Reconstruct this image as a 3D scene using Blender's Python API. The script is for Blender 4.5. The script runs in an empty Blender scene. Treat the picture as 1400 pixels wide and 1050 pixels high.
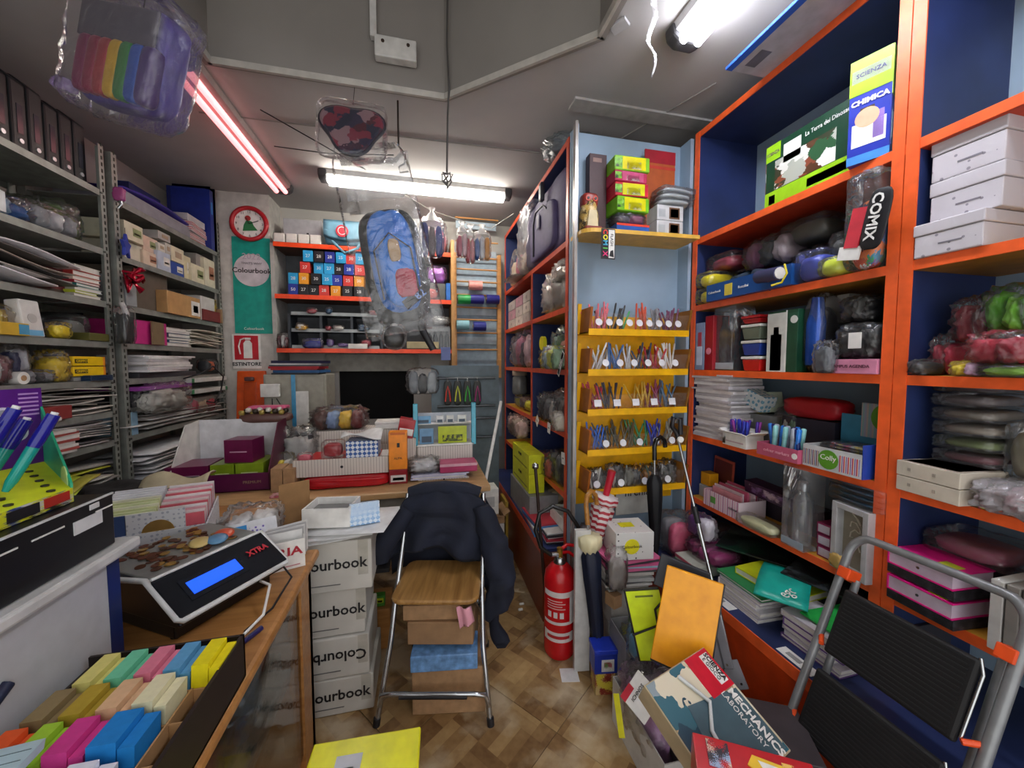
import bpy, math, random
from mathutils import Matrix, Vector, noise, Euler
R=random.Random(7)
SC=bpy.context.scene
# ---------------- camera, world, exposure ----------------
F=520.0; PSI=math.radians(13.2); TH=math.radians(3.19); CZ=1.5
cd=bpy.data.cameras.new('camera'); cam=bpy.data.objects.new('camera',cd); SC.collection.objects.link(cam)
cd.sensor_width=36; cd.lens=F/1400*36; cd.clip_start=.02
cam.location=(0,0,CZ); cam.rotation_euler=(math.pi/2-TH,0,-PSI); SC.camera=cam
w=bpy.data.worlds.new('world'); SC.world=w; w.use_nodes=True
w.node_tree.nodes['Background'].inputs[0].default_value=(.95,.94,.93,1)
w.node_tree.nodes['Background'].inputs[1].default_value=.8
SC.view_settings.view_transform='Standard'; SC.view_settings.look='None'
SC.view_settings.gamma=1; SC.view_settings.use_curve_mapping=False
SC.view_settings.exposure=1.2
TUBE=19.0
FW=Vector((math.sin(PSI)*math.cos(TH),math.cos(PSI)*math.cos(TH),-math.sin(TH)))
RT=Vector((math.cos(PSI),-math.sin(PSI),0)); UP=RT.cross(FW)
def P(px,py,X=None,Y=None,Z=None):
    d=FW*F+RT*(px-700)-UP*(py-525); c=Vector((0,0,CZ))
    t=X/d.x if X is not None else Y/d.y if Y is not None else (Z-CZ)/d.z
    return c+d*t
def row(p):
    v=Vector(p)-Vector((0,0,CZ)); return 525-F*v.dot(UP)/v.dot(FW)
# ---------------- materials ----------------
MC={}
def lin(h):
    h=h.lstrip('#'); o=[]
    for i in (0,2,4):
        c=int(h[i:i+2],16)/255; o.append(c/12.92 if c<=.04045 else ((c+.055)/1.055)**2.4)
    return (*o,1)
def base(name,rough=.5,metal=0,spec=.5):
    m=bpy.data.materials.new(name); m.use_nodes=True; b=m.node_tree.nodes['Principled BSDF']
    b.inputs['Roughness'].default_value=rough; b.inputs['Metallic'].default_value=metal
    b.inputs['Specular IOR Level'].default_value=spec
    return m,m.node_tree,b
def nd(t,k,**kw):
    n=t.nodes.new(k)
    for a,v in kw.items(): setattr(n,a,v)
    return n
def ramp(t,fac,stops,const=False):
    r=nd(t,'ShaderNodeValToRGB'); e=r.color_ramp.elements
    if const: r.color_ramp.interpolation='CONSTANT'
    while len(e)<len(stops): e.new(.5)
    for q,(p,c) in zip(e,stops): q.position=p; q.color=lin(c) if isinstance(c,str) else c
    t.links.new(fac,r.inputs[0]); return r.outputs[0]
def coords(t,scale=(1,1,1),rot=(0,0,0)):
    c=nd(t,'ShaderNodeTexCoord'); m=nd(t,'ShaderNodeMapping'); m.inputs['Scale'].default_value=scale; m.inputs['Rotation'].default_value=rot
    t.links.new(c.outputs['Object'],m.inputs[0]); return m.outputs[0]
def c(h,r=.5,m=0,n=.10,s=18,bump=0):
    """flat colour with faint procedural variation"""
    k=(h,r,m,n,s,bump)
    if k in MC: return MC[k]
    mt,t,b=base('paint_'+h,r,m)
    co=coords(t); no=nd(t,'ShaderNodeTexNoise'); no.inputs['Scale'].default_value=s; no.inputs['Detail'].default_value=3
    t.links.new(co,no.inputs[0]); L=lin(h)
    lo=tuple(v*(1-n*1.6) for v in L[:3])+(1,); hi=tuple(min(1,v*(1+n)) for v in L[:3])+(1,)
    t.links.new(ramp(t,no.outputs[0],[(.3,lo),(.7,hi)]),b.inputs['Base Color'])
    if bump:
        bp=nd(t,'ShaderNodeBump'); bp.inputs['Strength'].default_value=bump; bp.inputs['Distance'].default_value=.01
        t.links.new(no.outputs[0],bp.inputs['Height']); t.links.new(bp.outputs[0],b.inputs['Normal'])
    MC[k]=mt; return mt
def pal(key,cols,scale=60,r=.35,feat='cells'):
    """busy printed packaging: patches of a palette"""
    k=('pal',key)
    if k in MC: return MC[k]
    mt,t,b=base('print_'+key,r); co=coords(t)
    no=nd(t,'ShaderNodeTexNoise'); no.inputs['Scale'].default_value=scale*.5; no.inputs['Detail'].default_value=2
    vo=nd(t,'ShaderNodeTexVoronoi'); vo.inputs['Scale'].default_value=scale
    if feat=='cells':
        mx=nd(t,'ShaderNodeMixRGB'); mx.inputs[0].default_value=.04; t.links.new(co,mx.inputs[1]); t.links.new(no.outputs['Color'],mx.inputs[2])
        t.links.new(mx.outputs[0],vo.inputs[0]); f=nd(t,'ShaderNodeSeparateColor'); t.links.new(vo.outputs['Color'],f.inputs[0]); fac=f.outputs[0]
    else: t.links.new(co,no.inputs[0]); fac=no.outputs[0]
    N=len(cols); st=[(i/N if feat=='cells' else .3+.4*i/N,q) for i,q in enumerate(cols)]
    t.links.new(ramp(t,fac,st,True),b.inputs['Base Color']); MC[k]=mt; return mt
def stripes(key,cols,period=.02,axis=0,r=.5,duty=None):
    k=('st',key)
    if k in MC: return MC[k]
    mt,t,b=base('stripe_'+key,r); co=coords(t); s=nd(t,'ShaderNodeSeparateXYZ'); t.links.new(co,s.inputs[0])
    a=nd(t,'ShaderNodeMath',operation='MULTIPLY'); a.inputs[1].default_value=1/period; t.links.new(s.outputs[axis],a.inputs[0])
    q=nd(t,'ShaderNodeMath',operation='FRACT'); t.links.new(a.outputs[0],q.inputs[0])
    N=len(cols); d=duty or [i/N for i in range(N)]
    t.links.new(ramp(t,q.outputs[0],list(zip(d,cols)),True),b.inputs['Base Color']); MC[k]=mt; return mt
def dots(key,bg,fg,scale=40,size=.25,r=.45):
    k=('dot',key)
    if k in MC: return MC[k]
    mt,t,b=base('dots_'+key,r); co=coords(t); vo=nd(t,'ShaderNodeTexVoronoi'); vo.inputs['Scale'].default_value=scale; vo.inputs['Randomness'].default_value=.35
    t.links.new(co,vo.inputs[0]); t.links.new(ramp(t,vo.outputs['Distance'],[(0,fg),(size,bg)],True),b.inputs['Base Color']); MC[k]=mt; return mt
def checks(key,a_,b_,scale=60):
    k=('chk',key)
    if k in MC: return MC[k]
    mt,t,b=base('check_'+key,.5); co=coords(t,(1,1,1),(0,.785,.0)); ch=nd(t,'ShaderNodeTexChecker'); ch.inputs['Scale'].default_value=scale
    ch.inputs[1].default_value=lin(a_); ch.inputs[2].default_value=lin(b_); t.links.new(co,ch.inputs[0]); t.links.new(ch.outputs[0],b.inputs['Base Color']); MC[k]=mt; return mt
def wood(key,a_,b_,r=.4,axis=(1,10,10)):
    k=('wood',key)
    if k in MC: return MC[k]
    mt,t,b=base('wood_'+key,r); co=coords(t,axis); no=nd(t,'ShaderNodeTexNoise'); no.inputs['Scale'].default_value=4; no.inputs['Detail'].default_value=6; no.inputs['Distortion'].default_value=.6
    t.links.new(co,no.inputs[0]); t.links.new(ramp(t,no.outputs[0],[(.3,a_),(.7,b_)]),b.inputs['Base Color']); MC[k]=mt; return mt
def emit(h,s,key):
    k=('em',key)
    if k in MC: return MC[k]
    mt,t,b=base('glow_'+key,.4); b.inputs['Base Color'].default_value=(.8,.8,.8,1) if s>1 else (.02,.02,.05,1); b.inputs['Emission Color'].default_value=lin(h); b.inputs['Emission Strength'].default_value=s; MC[k]=mt; return mt
def film(key='clear',tint='e8e8ec',op=.03,r=.10,sc=16):
    """thin crinkled plastic film"""
    k=('film',key)
    if k in MC: return MC[k]
    mt,t,b=base('film_'+key,r); b.inputs['Base Color'].default_value=lin(tint); b.inputs['Specular IOR Level'].default_value=1
    co=coords(t); no=nd(t,'ShaderNodeTexNoise'); no.inputs['Scale'].default_value=sc; no.inputs['Detail'].default_value=4; no.inputs['Distortion'].default_value=1.2; t.links.new(co,no.inputs[0])
    bp=nd(t,'ShaderNodeBump'); bp.inputs['Strength'].default_value=.9; bp.inputs['Distance'].default_value=.02; t.links.new(no.outputs[0],bp.inputs['Height'])
    gl=nd(t,'ShaderNodeBsdfGlossy'); gl.inputs['Roughness'].default_value=r; gl.inputs['Color'].default_value=(1,1,1,1); t.links.new(bp.outputs[0],gl.inputs['Normal'])
    tr=nd(t,'ShaderNodeBsdfTransparent'); fr=nd(t,'ShaderNodeFresnel'); fr.inputs[0].default_value=1.42
    m1=nd(t,'ShaderNodeMixShader'); m1.inputs[0].default_value=op; t.links.new(tr.outputs[0],m1.inputs[1]); t.links.new(b.outputs[0],m1.inputs[2])
    ad=nd(t,'ShaderNodeMath',operation='MULTIPLY_ADD'); ad.use_clamp=True; ad.inputs[1].default_value=.75; ad.inputs[2].default_value=.015; t.links.new(fr.outputs[0],ad.inputs[0])
    m2=nd(t,'ShaderNodeMixShader'); t.links.new(ad.outputs[0],m2.inputs[0]); t.links.new(m1.outputs[0],m2.inputs[1]); t.links.new(gl.outputs[0],m2.inputs[2])
    t.links.new(m2.outputs[0],t.nodes['Material Output'].inputs[0]); MC[k]=mt; return mt
WHT=c('e9e8e4',.5); GRYW=c('cfcfcb',.5); BLK=c('121215',.35); ORG=c('f0622a',.4); OCH=c('c8902a',.5); DBL=c('22305f',.5,n=.18,s=5); PBL=c('8fa6bb',.6,n=.08,s=4)
KRAFT=c('a98560',.8,n=.12,s=30); STEEL=c('b9bdbf',.25,1); RACK=c('8d908a',.45,.3,n=.15); PAPER=c('dcdad4',.7); YEL=c('f0b400',.45)
CLR=film(); INK=c('17171c',.5,n=0)
# ---------------- mesh helpers ----------------
class MB:
    def __init__(s): s.v=[]; s.f=[]; s.sm=[]; s.mi=[]; s.m=0; s.M=Matrix.Identity(4)
    def add(s,vs,fs,sm=False):
        o=len(s.v); s.v+= [s.M@Vector(p) for p in vs]
        for f in fs: s.f.append([i+o for i in f]); s.sm.append(sm); s.mi.append(s.m)
        return s
    def box(s,x0,x1,y0,y1,z0,z1):
        return s.add([(x,y,z) for z in(z0,z1) for y in(y0,y1) for x in(x0,x1)],[(0,2,3,1),(4,5,7,6),(0,1,5,4),(2,6,7,3),(0,4,6,2),(1,3,7,5)])
    def cyl(s,p0,p1,r0,r1=None,n=12):
        r1=r0 if r1 is None else r1; return s.tube([p0,p1],[r0,r1],n)
    def tube(s,pts,r,n=8,cap=True):
        pts=[Vector(p) for p in pts]; rs=r if isinstance(r,(list,tuple)) else [r]*len(pts); vs=[]; fs=[]; pu=None
        for i,p in enumerate(pts):
            d=(pts[min(i+1,len(pts)-1)]-pts[max(i-1,0)]).normalized()
            a=pu if pu is not None else (Vector((0,0,1)) if abs(d.z)<.9 else Vector((1,0,0)))
            a=(a-d*a.dot(d)).normalized(); pu=a; b=d.cross(a)
            vs+=[p+(a*math.cos(6.28318*k/n)+b*math.sin(6.28318*k/n))*rs[i] for k in range(n)]
        for i in range(len(pts)-1):
            for k in range(n): q=(k+1)%n; fs.append((i*n+k,i*n+q,(i+1)*n+q,(i+1)*n+k))
        s.add(vs,fs,True)
        if cap: o=(len(pts)-1)*n; s.add(vs,[tuple(range(n))[::-1],tuple(range(o,o+n))])
        return s
    def lathe(s,prof,n=16,cx=0,cy=0):
        vs=[(cx+r*math.cos(6.28318*k/n),cy+r*math.sin(6.28318*k/n),z) for r,z in prof for k in range(n)]
        fs=[(i*n+k,i*n+(k+1)%n,(i+1)*n+(k+1)%n,(i+1)*n+k) for i in range(len(prof)-1) for k in range(n)]
        s.add(vs,fs,True); o=(len(prof)-1)*n; return s.add(vs,[tuple(range(n))[::-1],tuple(range(o,o+n))])
    def prism(s,poly,a,b,ax='z'):
        n=len(poly); g={'z':lambda p,h:(p[0],p[1],h),'y':lambda p,h:(p[0],h,p[1]),'x':lambda p,h:(h,p[0],p[1])}[ax]
        return s.add([g(p,a) for p in poly]+[g(p,b) for p in poly],[tuple(range(n))[::-1],tuple(range(n,2*n))]+[(i,(i+1)%n,n+(i+1)%n,n+i) for i in range(n)])
    def crum(s,w,d,h,amp=.12,n=9,seed=0,pw=5,cx=0,cy=None,cz=0,fr=3.0):
        """crumpled rounded lump, base at z=cz, y from 0 to d"""
        cy=d/2 if cy is None else cy; vs=[];fs=[];ix={}
        for ax in range(3):
            for sg in(-1,1):
                g=[]
                for i in range(n+1):
                    for j in range(n+1):
                        a=2*i/n-1;b=2*j/n-1;p=[0,0,0];p[ax]=sg;p[(ax+1)%3]=a;p[(ax+2)%3]=b
                        L=sum(abs(q)**pw for q in p)**(1/pw); q=Vector(p)/L
                        k=tuple(round(t,4) for t in q)
                        if k not in ix:
                            nn=1+amp*(noise.noise(q*fr+Vector((seed*3.1,seed,0)))+.5*noise.noise(q*fr*2.7+Vector((seed,0,seed*2))))
                            r=q*nn; ix[k]=len(vs); vs.append((cx+r.x*w/2,cy+r.y*d/2,cz+max(0,h/2+r.z*h/2)))
                        g.append(ix[k])
                m=n+1
                for i in range(n):
                    for j in range(n):
                        f=(g[i*m+j],g[(i+1)*m+j],g[(i+1)*m+j+1],g[i*m+j+1])
                        if len(set(f))>2: fs.append(f if sg>0 else f[::-1])
        return s.add(vs,fs,True)
    def sheet(s,w,d,fn,t=.002,nx=8,ny=8):
        """thin bent sheet with thickness; fn(u,v)->z, base corner (−w/2,0)"""
        V=[];m=nx+1
        for top in(0,1):
            for j in range(ny+1):
                for i in range(nx+1):
                    u=i/nx;v=j/ny;q=fn(u,v)
                    if not isinstance(q,tuple): q=((u-.5)*w,v*d,q)
                    V.append((q[0],q[1],q[2]+(t if top else 0)))
        o=m*(ny+1);fs=[]
        for j in range(ny):
            for i in range(nx):
                a=j*m+i; fs.append((a,a+m,a+m+1,a+1)); fs.append((o+a,o+a+1,o+a+m+1,o+a+m))
        for i in range(nx): fs.append((i,i+1,o+i+1,o+i)); k=ny*m+i; fs.append((k+1,k,o+k,o+k+1))
        for j in range(ny): a=j*m; fs.append((a+m,a,o+a,o+a+m)); b=a+nx; fs.append((b,b+m,o+b+m,o+b))
        return s.add(V,fs,True)
COL=SC.collection
def mesh(name,mb,mats,parent=None,loc=(0,0,0),rot=(0,0,0),bev=0,smooth=None):
    me=bpy.data.meshes.new(name); me.from_pydata([tuple(v) for v in mb.v],[],mb.f)
    for m in (mats if isinstance(mats,(list,tuple)) else [mats]): me.materials.append(m)
    me.polygons.foreach_set('use_smooth',mb.sm); me.polygons.foreach_set('material_index',mb.mi); me.update()
    o=bpy.data.objects.new(name,me); COL.objects.link(o); o.location=loc; o.rotation_euler=rot
    if parent: o.parent=parent
    if bev:
        b=o.modifiers.new('bevel','BEVEL'); b.width=bev; b.segments=2; b.limit_method='ANGLE'
    return o
def tag(o,label,cat,group=None,kind=None):
    if len(label.split())>16: print('LONG',len(label.split()),label)
    o['label']=label; o['category']=cat
    if group: o['group']=group
    if kind: o['kind']=kind
    return o
def thing(name,label,cat,loc=(0,0,0),rz=0,group=None,rot=None):
    o=bpy.data.objects.new(name,None); COL.objects.link(o); o.location=loc; o.rotation_euler=rot if rot else (0,0,rz); o.empty_display_size=.05
    return tag(o,label,cat,group)
def struct(name,mb,mat,parent=None,bev=0,loc=(0,0,0)):
    o=mesh(name,mb,mat,parent,loc=loc,bev=bev)
    if not parent: o['kind']='structure'
    return o
def box(x0,x1,y0,y1,z0,z1): return MB().box(x0,x1,y0,y1,z0,z1)
def text(s,size,mat,parent,loc,rot=(math.pi/2,0,0),ext=.0006,name='lettering',sx=1,bold=0):
    cu=bpy.data.curves.new('t','FONT'); cu.body=s; cu.size=size; cu.extrude=ext; cu.align_x='CENTER'; cu.align_y='CENTER'; cu.resolution_u=2; cu.offset=bold
    tmp=bpy.data.objects.new('t',cu); COL.objects.link(tmp); dg=bpy.context.evaluated_depsgraph_get(); dg.update()
    me=bpy.data.meshes.new_from_object(tmp.evaluated_get(dg)); me.name=name; me.materials.clear(); me.materials.append(mat)
    bpy.data.objects.remove(tmp); bpy.data.curves.remove(cu)
    o=bpy.data.objects.new(name,me); COL.objects.link(o); o.location=loc; o.rotation_euler=rot; o.scale=(sx,1,1); o.parent=parent; return o
def dup(r,loc,rot=None,label=None,parent=None):
    q=r.copy(); COL.objects.link(q); q.location=loc
    if rot is not None: q.rotation_euler=rot
    if label: q['label']=label
    if parent: q.parent=parent
    for ch in r.children:
        k=ch.copy(); COL.objects.link(k); k.parent=q
        for g in ch.children: g2=g.copy(); COL.objects.link(g2); g2.parent=k
    return q
# ---------------- slots: where an item stands in a shelf plane ----------------
H=math.pi/2
XR=1.5; XS=.8; XL=-1.6; YB=3.58
PL={'R':('X',XR,-H),'S':('X',XS,-H),'L':('X',XL,H),'B':('Y',YB,0)}
SH=[2.19,1.82,1.46,1.095,.735]
class Slot: pass
def slot(pl,p0,p1,zb,pt,ins=.02):
    """front face spans p0..p1 in the shelf plane set back by ins; stands at zb and reaches up to row pt (or a height in m if <3)"""
    ax,v,rz=PL[pl] if isinstance(pl,str) else ('Y',pl,0)
    v=v+(-ins if pl=='L' else ins); o=Slot(); e=[]
    for px in(p0,p1):
        y=496
        for _ in range(3): q=P(px,y,X=v) if ax=='X' else P(px,y,Y=v); y=row((q.x,q.y,zb+.05))
        if ax=='X':
            lo,hi=(1.965,9) if pl=='S' else ((.968,1.862) if pl=='R' and max(p0,p1)<1232 else (-.3,.886)) if pl=='R' else ((1.36,2.43) if max(p0,p1)<163 else (2.56,3.58))
            if pl=='S': lo=2.072
            q.y=min(max(q.y,lo),hi)
        e.append(q)
    a,b=e; m=(a+b)/2; o.w=abs(a.y-b.y) if ax=='X' else abs(a.x-b.x)
    o.loc=Vector((m.x,m.y,zb)); o.rz=rz
    if pt<3: o.h=pt
    else:
        pm=(p0+p1)/2; q=P(pm,pt,X=v) if ax=='X' else P(pm,pt,Y=v); o.h=max(.01,q.z-zb)
    return o
def D(x,y,z,w,h,rz=0):
    o=Slot(); o.loc=Vector((x,y,z)); o.w=w; o.h=h; o.rz=rz; return o
def up(s,dz,h=None,dx=0,w=None):
    o=Slot(); o.rz=s.rz; o.w=w or s.w; o.h=h or s.h; o.loc=s.loc+Vector((math.cos(s.rz)*dx,math.sin(s.rz)*dx,dz)); return o
def decals(root,w,d,h,de):
    for q in de:
        k=q[0]
        if k=='P': _,u0,u1,v0,v1,m=q[:6]; mesh(q[6] if len(q)>6 else 'printed_panel',box((u0-.5)*w,(u1-.5)*w,-.0012,.0005,v0*h,v1*h),m,root)
        elif k=='T': _,s,u,v,sz,m=q[:6]; text(s,sz*h,m,root,((u-.5)*w,-.002,v*h),sx=q[6] if len(q)>6 else 1,bold=q[7] if len(q)>7 else 0)
        elif k=='D': _,u,v,r,m=q; b=MB(); b.cyl(((u-.5)*w,-.0014,v*h),((u-.5)*w,.0006,v*h),r,n=20); mesh('printed_disc',b,m,root)
        elif k=='TP': _,u0,u1,v0,v1,m=q; mesh('printed_panel',box((u0-.5)*w,(u1-.5)*w,v0*d,v1*d,h-.0005,h+.0012),m,root)
        elif k=='TT': _,s,u,v,sz,m=q; text(s,sz*d,m,root,((u-.5)*w,v*d,h+.0018),(0,0,0))
        elif k=='SP': _,u0,u1,v0,v1,m=q; mesh('printed_panel',box(-w/2-.0012,-w/2+.0005,u0*d,u1*d,v0*h,v1*h),m,root)
        elif k=='RP': _,u0,u1,v0,v1,m=q; mesh('printed_panel',box(w/2-.0005,w/2+.0012,u0*d,u1*d,v0*h,v1*h),m,root)
def bx(name,label,cat,s,d,mat,de=(),group=None,rx=0,ry=0,dz=0,lid=None,lidmat=None,bev=.002):
    """closed box; lid = height of a lid part"""
    rot=(rx,ry,s.rz+dz)
    g=box(-s.w/2,s.w/2,0,d,0,s.h if not lid else s.h-lid)
    if not de and not lid:
        o=mesh(name,g,mat,loc=s.loc,rot=rot,bev=bev); return tag(o,label,cat,group)
    r=thing(name,label,cat,s.loc,group=group,rot=rot); mesh('box_body',g,mat,r,bev=bev)
    if lid: mesh('lid',box(-s.w/2-.003,s.w/2+.003,-.003,d+.003,s.h-lid+.001,s.h),lidmat or mat,r,bev=bev)
    decals(r,s.w,d,s.h,de); return r
def obx(name,label,cat,s,d,mat,inner=None,flaps=0,group=None,dz=0,de=(),flapmat=None,t=.004,fa=.6):
    """open carton with walls and flaps"""
    r=thing(name,label,cat,s.loc,s.rz+dz,group); w,h=s.w,s.h; b=MB()
    b.box(-w/2,w/2,0,d,0,t); b.box(-w/2,w/2,0,t,t,h); b.box(-w/2,w/2,d-t,d,t,h); b.box(-w/2,-w/2+t,t,d-t,t,h); b.box(w/2-t,w/2,t,d-t,t,h)
    mesh('carton',b,mat,r)
    if flaps:
        fm=flapmat or mat
        for k in (0,1,2,3):
            L=flaps
            if k==0: mesh('flap',box(-w/2,w/2,-L,0,-t/2,t/2),fm,r,loc=(0,0,h),rot=(-fa+.2,0,0))
            if k==1: mesh('flap',box(-w/2,w/2,0,L,-t/2,t/2),fm,r,loc=(0,d,h),rot=(fa,0,0))
            if k==2: mesh('flap',box(-L,0,0,d,-t/2,t/2),fm,r,loc=(-w/2,0,h),rot=(0,fa*.8,0))
            if k==3: mesh('flap',box(0,L,0,d,-t/2,t/2),fm,r,loc=(w/2,0,h),rot=(0,-fa,0))
    decals(r,w,d,h,de); return r
_bx=bx;_obx=obx
CATS={'book':'book','box':'box','carton':'box','case':'case','folder':'folder','board':'card','tray':'tray','pack':'packet','tub':'tub','notebook':'notebook','wad':'paper','binder':'binder','cube':'box','tin':'tin','card':'card','pad':'pad'}
def _cat(n):
    for k in (n.split('_')[-1],n.split('_')[0]):
        if k in CATS: return CATS[k]
    return n.replace('_',' ')
def bx(name,label,*a,cat=None,**k):
    if isinstance(a[0],str): cat,a=a[0],a[1:]
    return _bx(name,label,cat or _cat(name),*a,**k)
def obx(name,label,*a,cat=None,**k):
    if isinstance(a[0],str): cat,a=a[0],a[1:]
    return _obx(name,label,cat or _cat(name),*a,**k)
def bk(name,label,s,d,cover,pages=None,group=None,rx=0,ry=0,dz=0,spine=False,cat='book',de=()):
    """book lying flat; its front shows the page block (or the spine)"""
    r=thing(name,label,cat,s.loc,group=group,rot=(rx,ry,s.rz+dz)); w,h=s.w,s.h; t=min(.004,h*.18); b=MB()
    b.box(-w/2,w/2,0,d,0,t); b.box(-w/2,w/2,0,d,h-t,h)
    if spine: b.box(-w/2,w/2,0,t,t,h-t)
    else: b.box(-w/2,-w/2+t,0,d,t,h-t)
    mesh('cover',b,cover,r); mesh('pages',box(-w/2+t,w/2-.003,.003 if not spine else t,d-.003,t,h-t),pages or PAPER,r)
    decals(r,w,d,h,de); return r
OR=['first','second','third','fourth','fifth','sixth','seventh','eighth','ninth','tenth','eleventh','twelfth','thirteenth','fourteenth','fifteenth','sixteenth','seventeenth','eighteenth','nineteenth','twentieth']+['twenty-'+q for q in ('first','second','third','fourth','fifth','sixth','seventh')]
def ordw(i,n): return 'lowest' if i==0 else 'topmost' if i==n-1 else OR[i]+' from bottom'
def stack(name,label,cat,s,d,n,mats,group,jit=.05,book=False,seed=1,pages=None,slip=.012):
    """n flat pads or books, each its own object, in one pile as high as the slot"""
    q=random.Random(seed); th=[q.uniform(.6,1.4) for _ in range(n)]; k=s.h/sum(th); z=0; out=[]
    for i,t in enumerate(th):
        t*=k; w=s.w*q.uniform(.86,1); dd=d*q.uniform(.9,1); j=up(s,z,t*.96,q.uniform(-slip,slip),w); m=mats[i%len(mats)] if isinstance(mats,list) else mats
        if book: out.append(bk(name,ordw(i,n)+' '+label,j,dd,m,pages,group,dz=q.uniform(-jit,jit),cat=cat))
        else: out.append(bx(name,ordw(i,n)+' '+label,cat,j,dd,m,group=group,dz=q.uniform(-jit,jit),bev=0))
        z+=t
    return out
def sheets(name,label,cat,s,d,n,mats,group,seed=1,curl=.02,over=0):
    """loose bent sheets/folders lying in a rack, each its own object"""
    q=random.Random(seed)
    for i in range(n):
        z=s.h*i/n; w=s.w*q.uniform(.75,1); a=q.uniform(.3,1)*curl; ph=q.uniform(0,3); b=MB()
        b.sheet(w,d*q.uniform(.85,1),lambda u,v:a*(math.sin(u*3.1+ph)*.5+.5)*(1-v*.5),t=min(.006,s.h/n*.55),nx=6,ny=3)
        o=mesh(name,b,mats[i%len(mats)],loc=s.loc+Vector((math.cos(s.rz)*q.uniform(-.1,.1)*s.w,math.sin(s.rz)*q.uniform(-.1,.1)*s.w,z+.001)),rot=(0,0,s.rz+q.uniform(-.06,.06)))
        tag(o,ordw(i,n)+' '+label,cat,group)
def bag(name,label,s,d,inner,cat='plastic bag',group=None,amp=.16,seed=1,f=None,neck=0,dz=0,cont='contents',pw=4,ns=3):
    """clear crumpled bag round lumps of stuff"""
    r=thing(name,label,cat,s.loc,s.rz+dz,group); w,h=s.w,s.h; q=random.Random(seed); inn=inner if isinstance(inner,list) else [inner]
    for i in range(ns if len(inn)>1 else 1):
        n=ns if len(inn)>1 else 1; b=MB(); cw=w*.86/n; b.crum(cw,d*.84,h*q.uniform(.7,.88),amp*1.1,8,seed+i,3,cx=-w*.43+cw*(i+.5),cy=d/2,cz=.003); mesh(cont,b,inn[i%len(inn)],r)
    b=MB(); b.crum(w,d,h,amp,12,seed+9,pw,fr=5)
    if neck: b.tube([(0,d/2,h*.9),(0.01,d/2,h+neck*.4),(0,d/2,h+neck)],[w*.16,.006,w*.09],8,False)
    mesh('plastic_film',b,f or CLR,r); return r
def bottle(name,label,loc,h,r,mat,capmat,cat='bottle',group=None,n=16):
    o=thing(name,label,cat,loc,0,group); b=MB(); b.lathe([(r*.9,0),(r,.01),(r,h*.72),(r*.55,h*.82),(r*.5,h*.86)],n); mesh('bottle_body',b,mat,o)
    b=MB(); b.lathe([(r*.58,h*.86),(r*.6,h*.98),(r*.45,h)],n); mesh('cap',b,capmat,o); return o
# ================= SETTING =================
def worn(key,a_,b_,sc=2,r=.8,dirt=None):
    mt,t,b=base('surface_'+key,r); co=coords(t); no=nd(t,'ShaderNodeTexNoise'); no.inputs['Scale'].default_value=sc; no.inputs['Detail'].default_value=8; t.links.new(co,no.inputs[0])
    t.links.new(ramp(t,no.outputs[0],[(.35,a_),(.65,b_)]),b.inputs['Base Color']); return mt
CEIL=worn('ceiling','a3a09f','b3b0ae',1.6); FASC=worn('fascia','827d78','8f8a84',1.2); WALL=worn('wall','b5b2ac','c3c0ba',2)
# tiles: printed parquet of short planks on every tile
mt,t,b=base('parquet_print_tile',.5,spec=.3); co=coords(t,(1,1,1)); TILE=mt
def bw(scale):
    s=nd(t,'ShaderNodeSeparateXYZ'); t.links.new(co,s.inputs[0]); return s
def mth(op,a,b_=None,v=None):
    m=nd(t,'ShaderNodeMath',operation=op); t.links.new(a,m.inputs[0])
    if b_ is not None: t.links.new(b_,m.inputs[1])
    if v is not None: m.inputs[1].default_value=v
    return m.outputs[0]
s=bw(1); cell=1/.15
fx=mth('FLOOR',mth('MULTIPLY',s.outputs[0],v=cell)); fy=mth('FLOOR',mth('MULTIPLY',s.outputs[1],v=cell))
par=mth('ABSOLUTE',mth('MODULO',mth('ADD',fx,fy),v=2))
sx=mth('MULTIPLY',s.outputs[0],v=cell*3); sy=mth('MULTIPLY',s.outputs[1],v=cell*3)
mixv=nd(t,'ShaderNodeMix'); t.links.new(par,mixv.inputs[0]); t.links.new(sx,mixv.inputs[2]); t.links.new(sy,mixv.inputs[3]); st=mixv.outputs[0]
cmb=nd(t,'ShaderNodeCombineXYZ'); t.links.new(fx,cmb.inputs[0]); t.links.new(fy,cmb.inputs[1]); t.links.new(mth('FLOOR',st),cmb.inputs[2])
oi=nd(t,'ShaderNodeObjectInfo'); va=nd(t,'ShaderNodeVectorMath',operation='ADD'); t.links.new(cmb.outputs[0],va.inputs[0]); t.links.new(oi.outputs['Location'],va.inputs[1])
wn=nd(t,'ShaderNodeTexWhiteNoise'); t.links.new(va.outputs[0],wn.inputs[0])
no=nd(t,'ShaderNodeTexNoise'); no.inputs['Scale'].default_value=30; no.inputs['Detail'].default_value=6; t.links.new(co,no.inputs[0])
a1=mth('MULTIPLY_ADD',no.outputs[0],v=.5); a1.node.inputs[2].default_value=-.1
val=mth('ADD',mth('MULTIPLY',wn.outputs[0],v=.55),a1)
base_c=ramp(t,val,[(.1,'6e5030'),(.4,'8f7048'),(.65,'a5875a'),(.9,'b89c70')])
n2=nd(t,'ShaderNodeTexNoise'); n2.inputs['Scale'].default_value=3.5; n2.inputs['Detail'].default_value=6; cc=nd(t,'ShaderNodeNewGeometry'); t.links.new(cc.outputs['Position'],n2.inputs[0])
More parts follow.
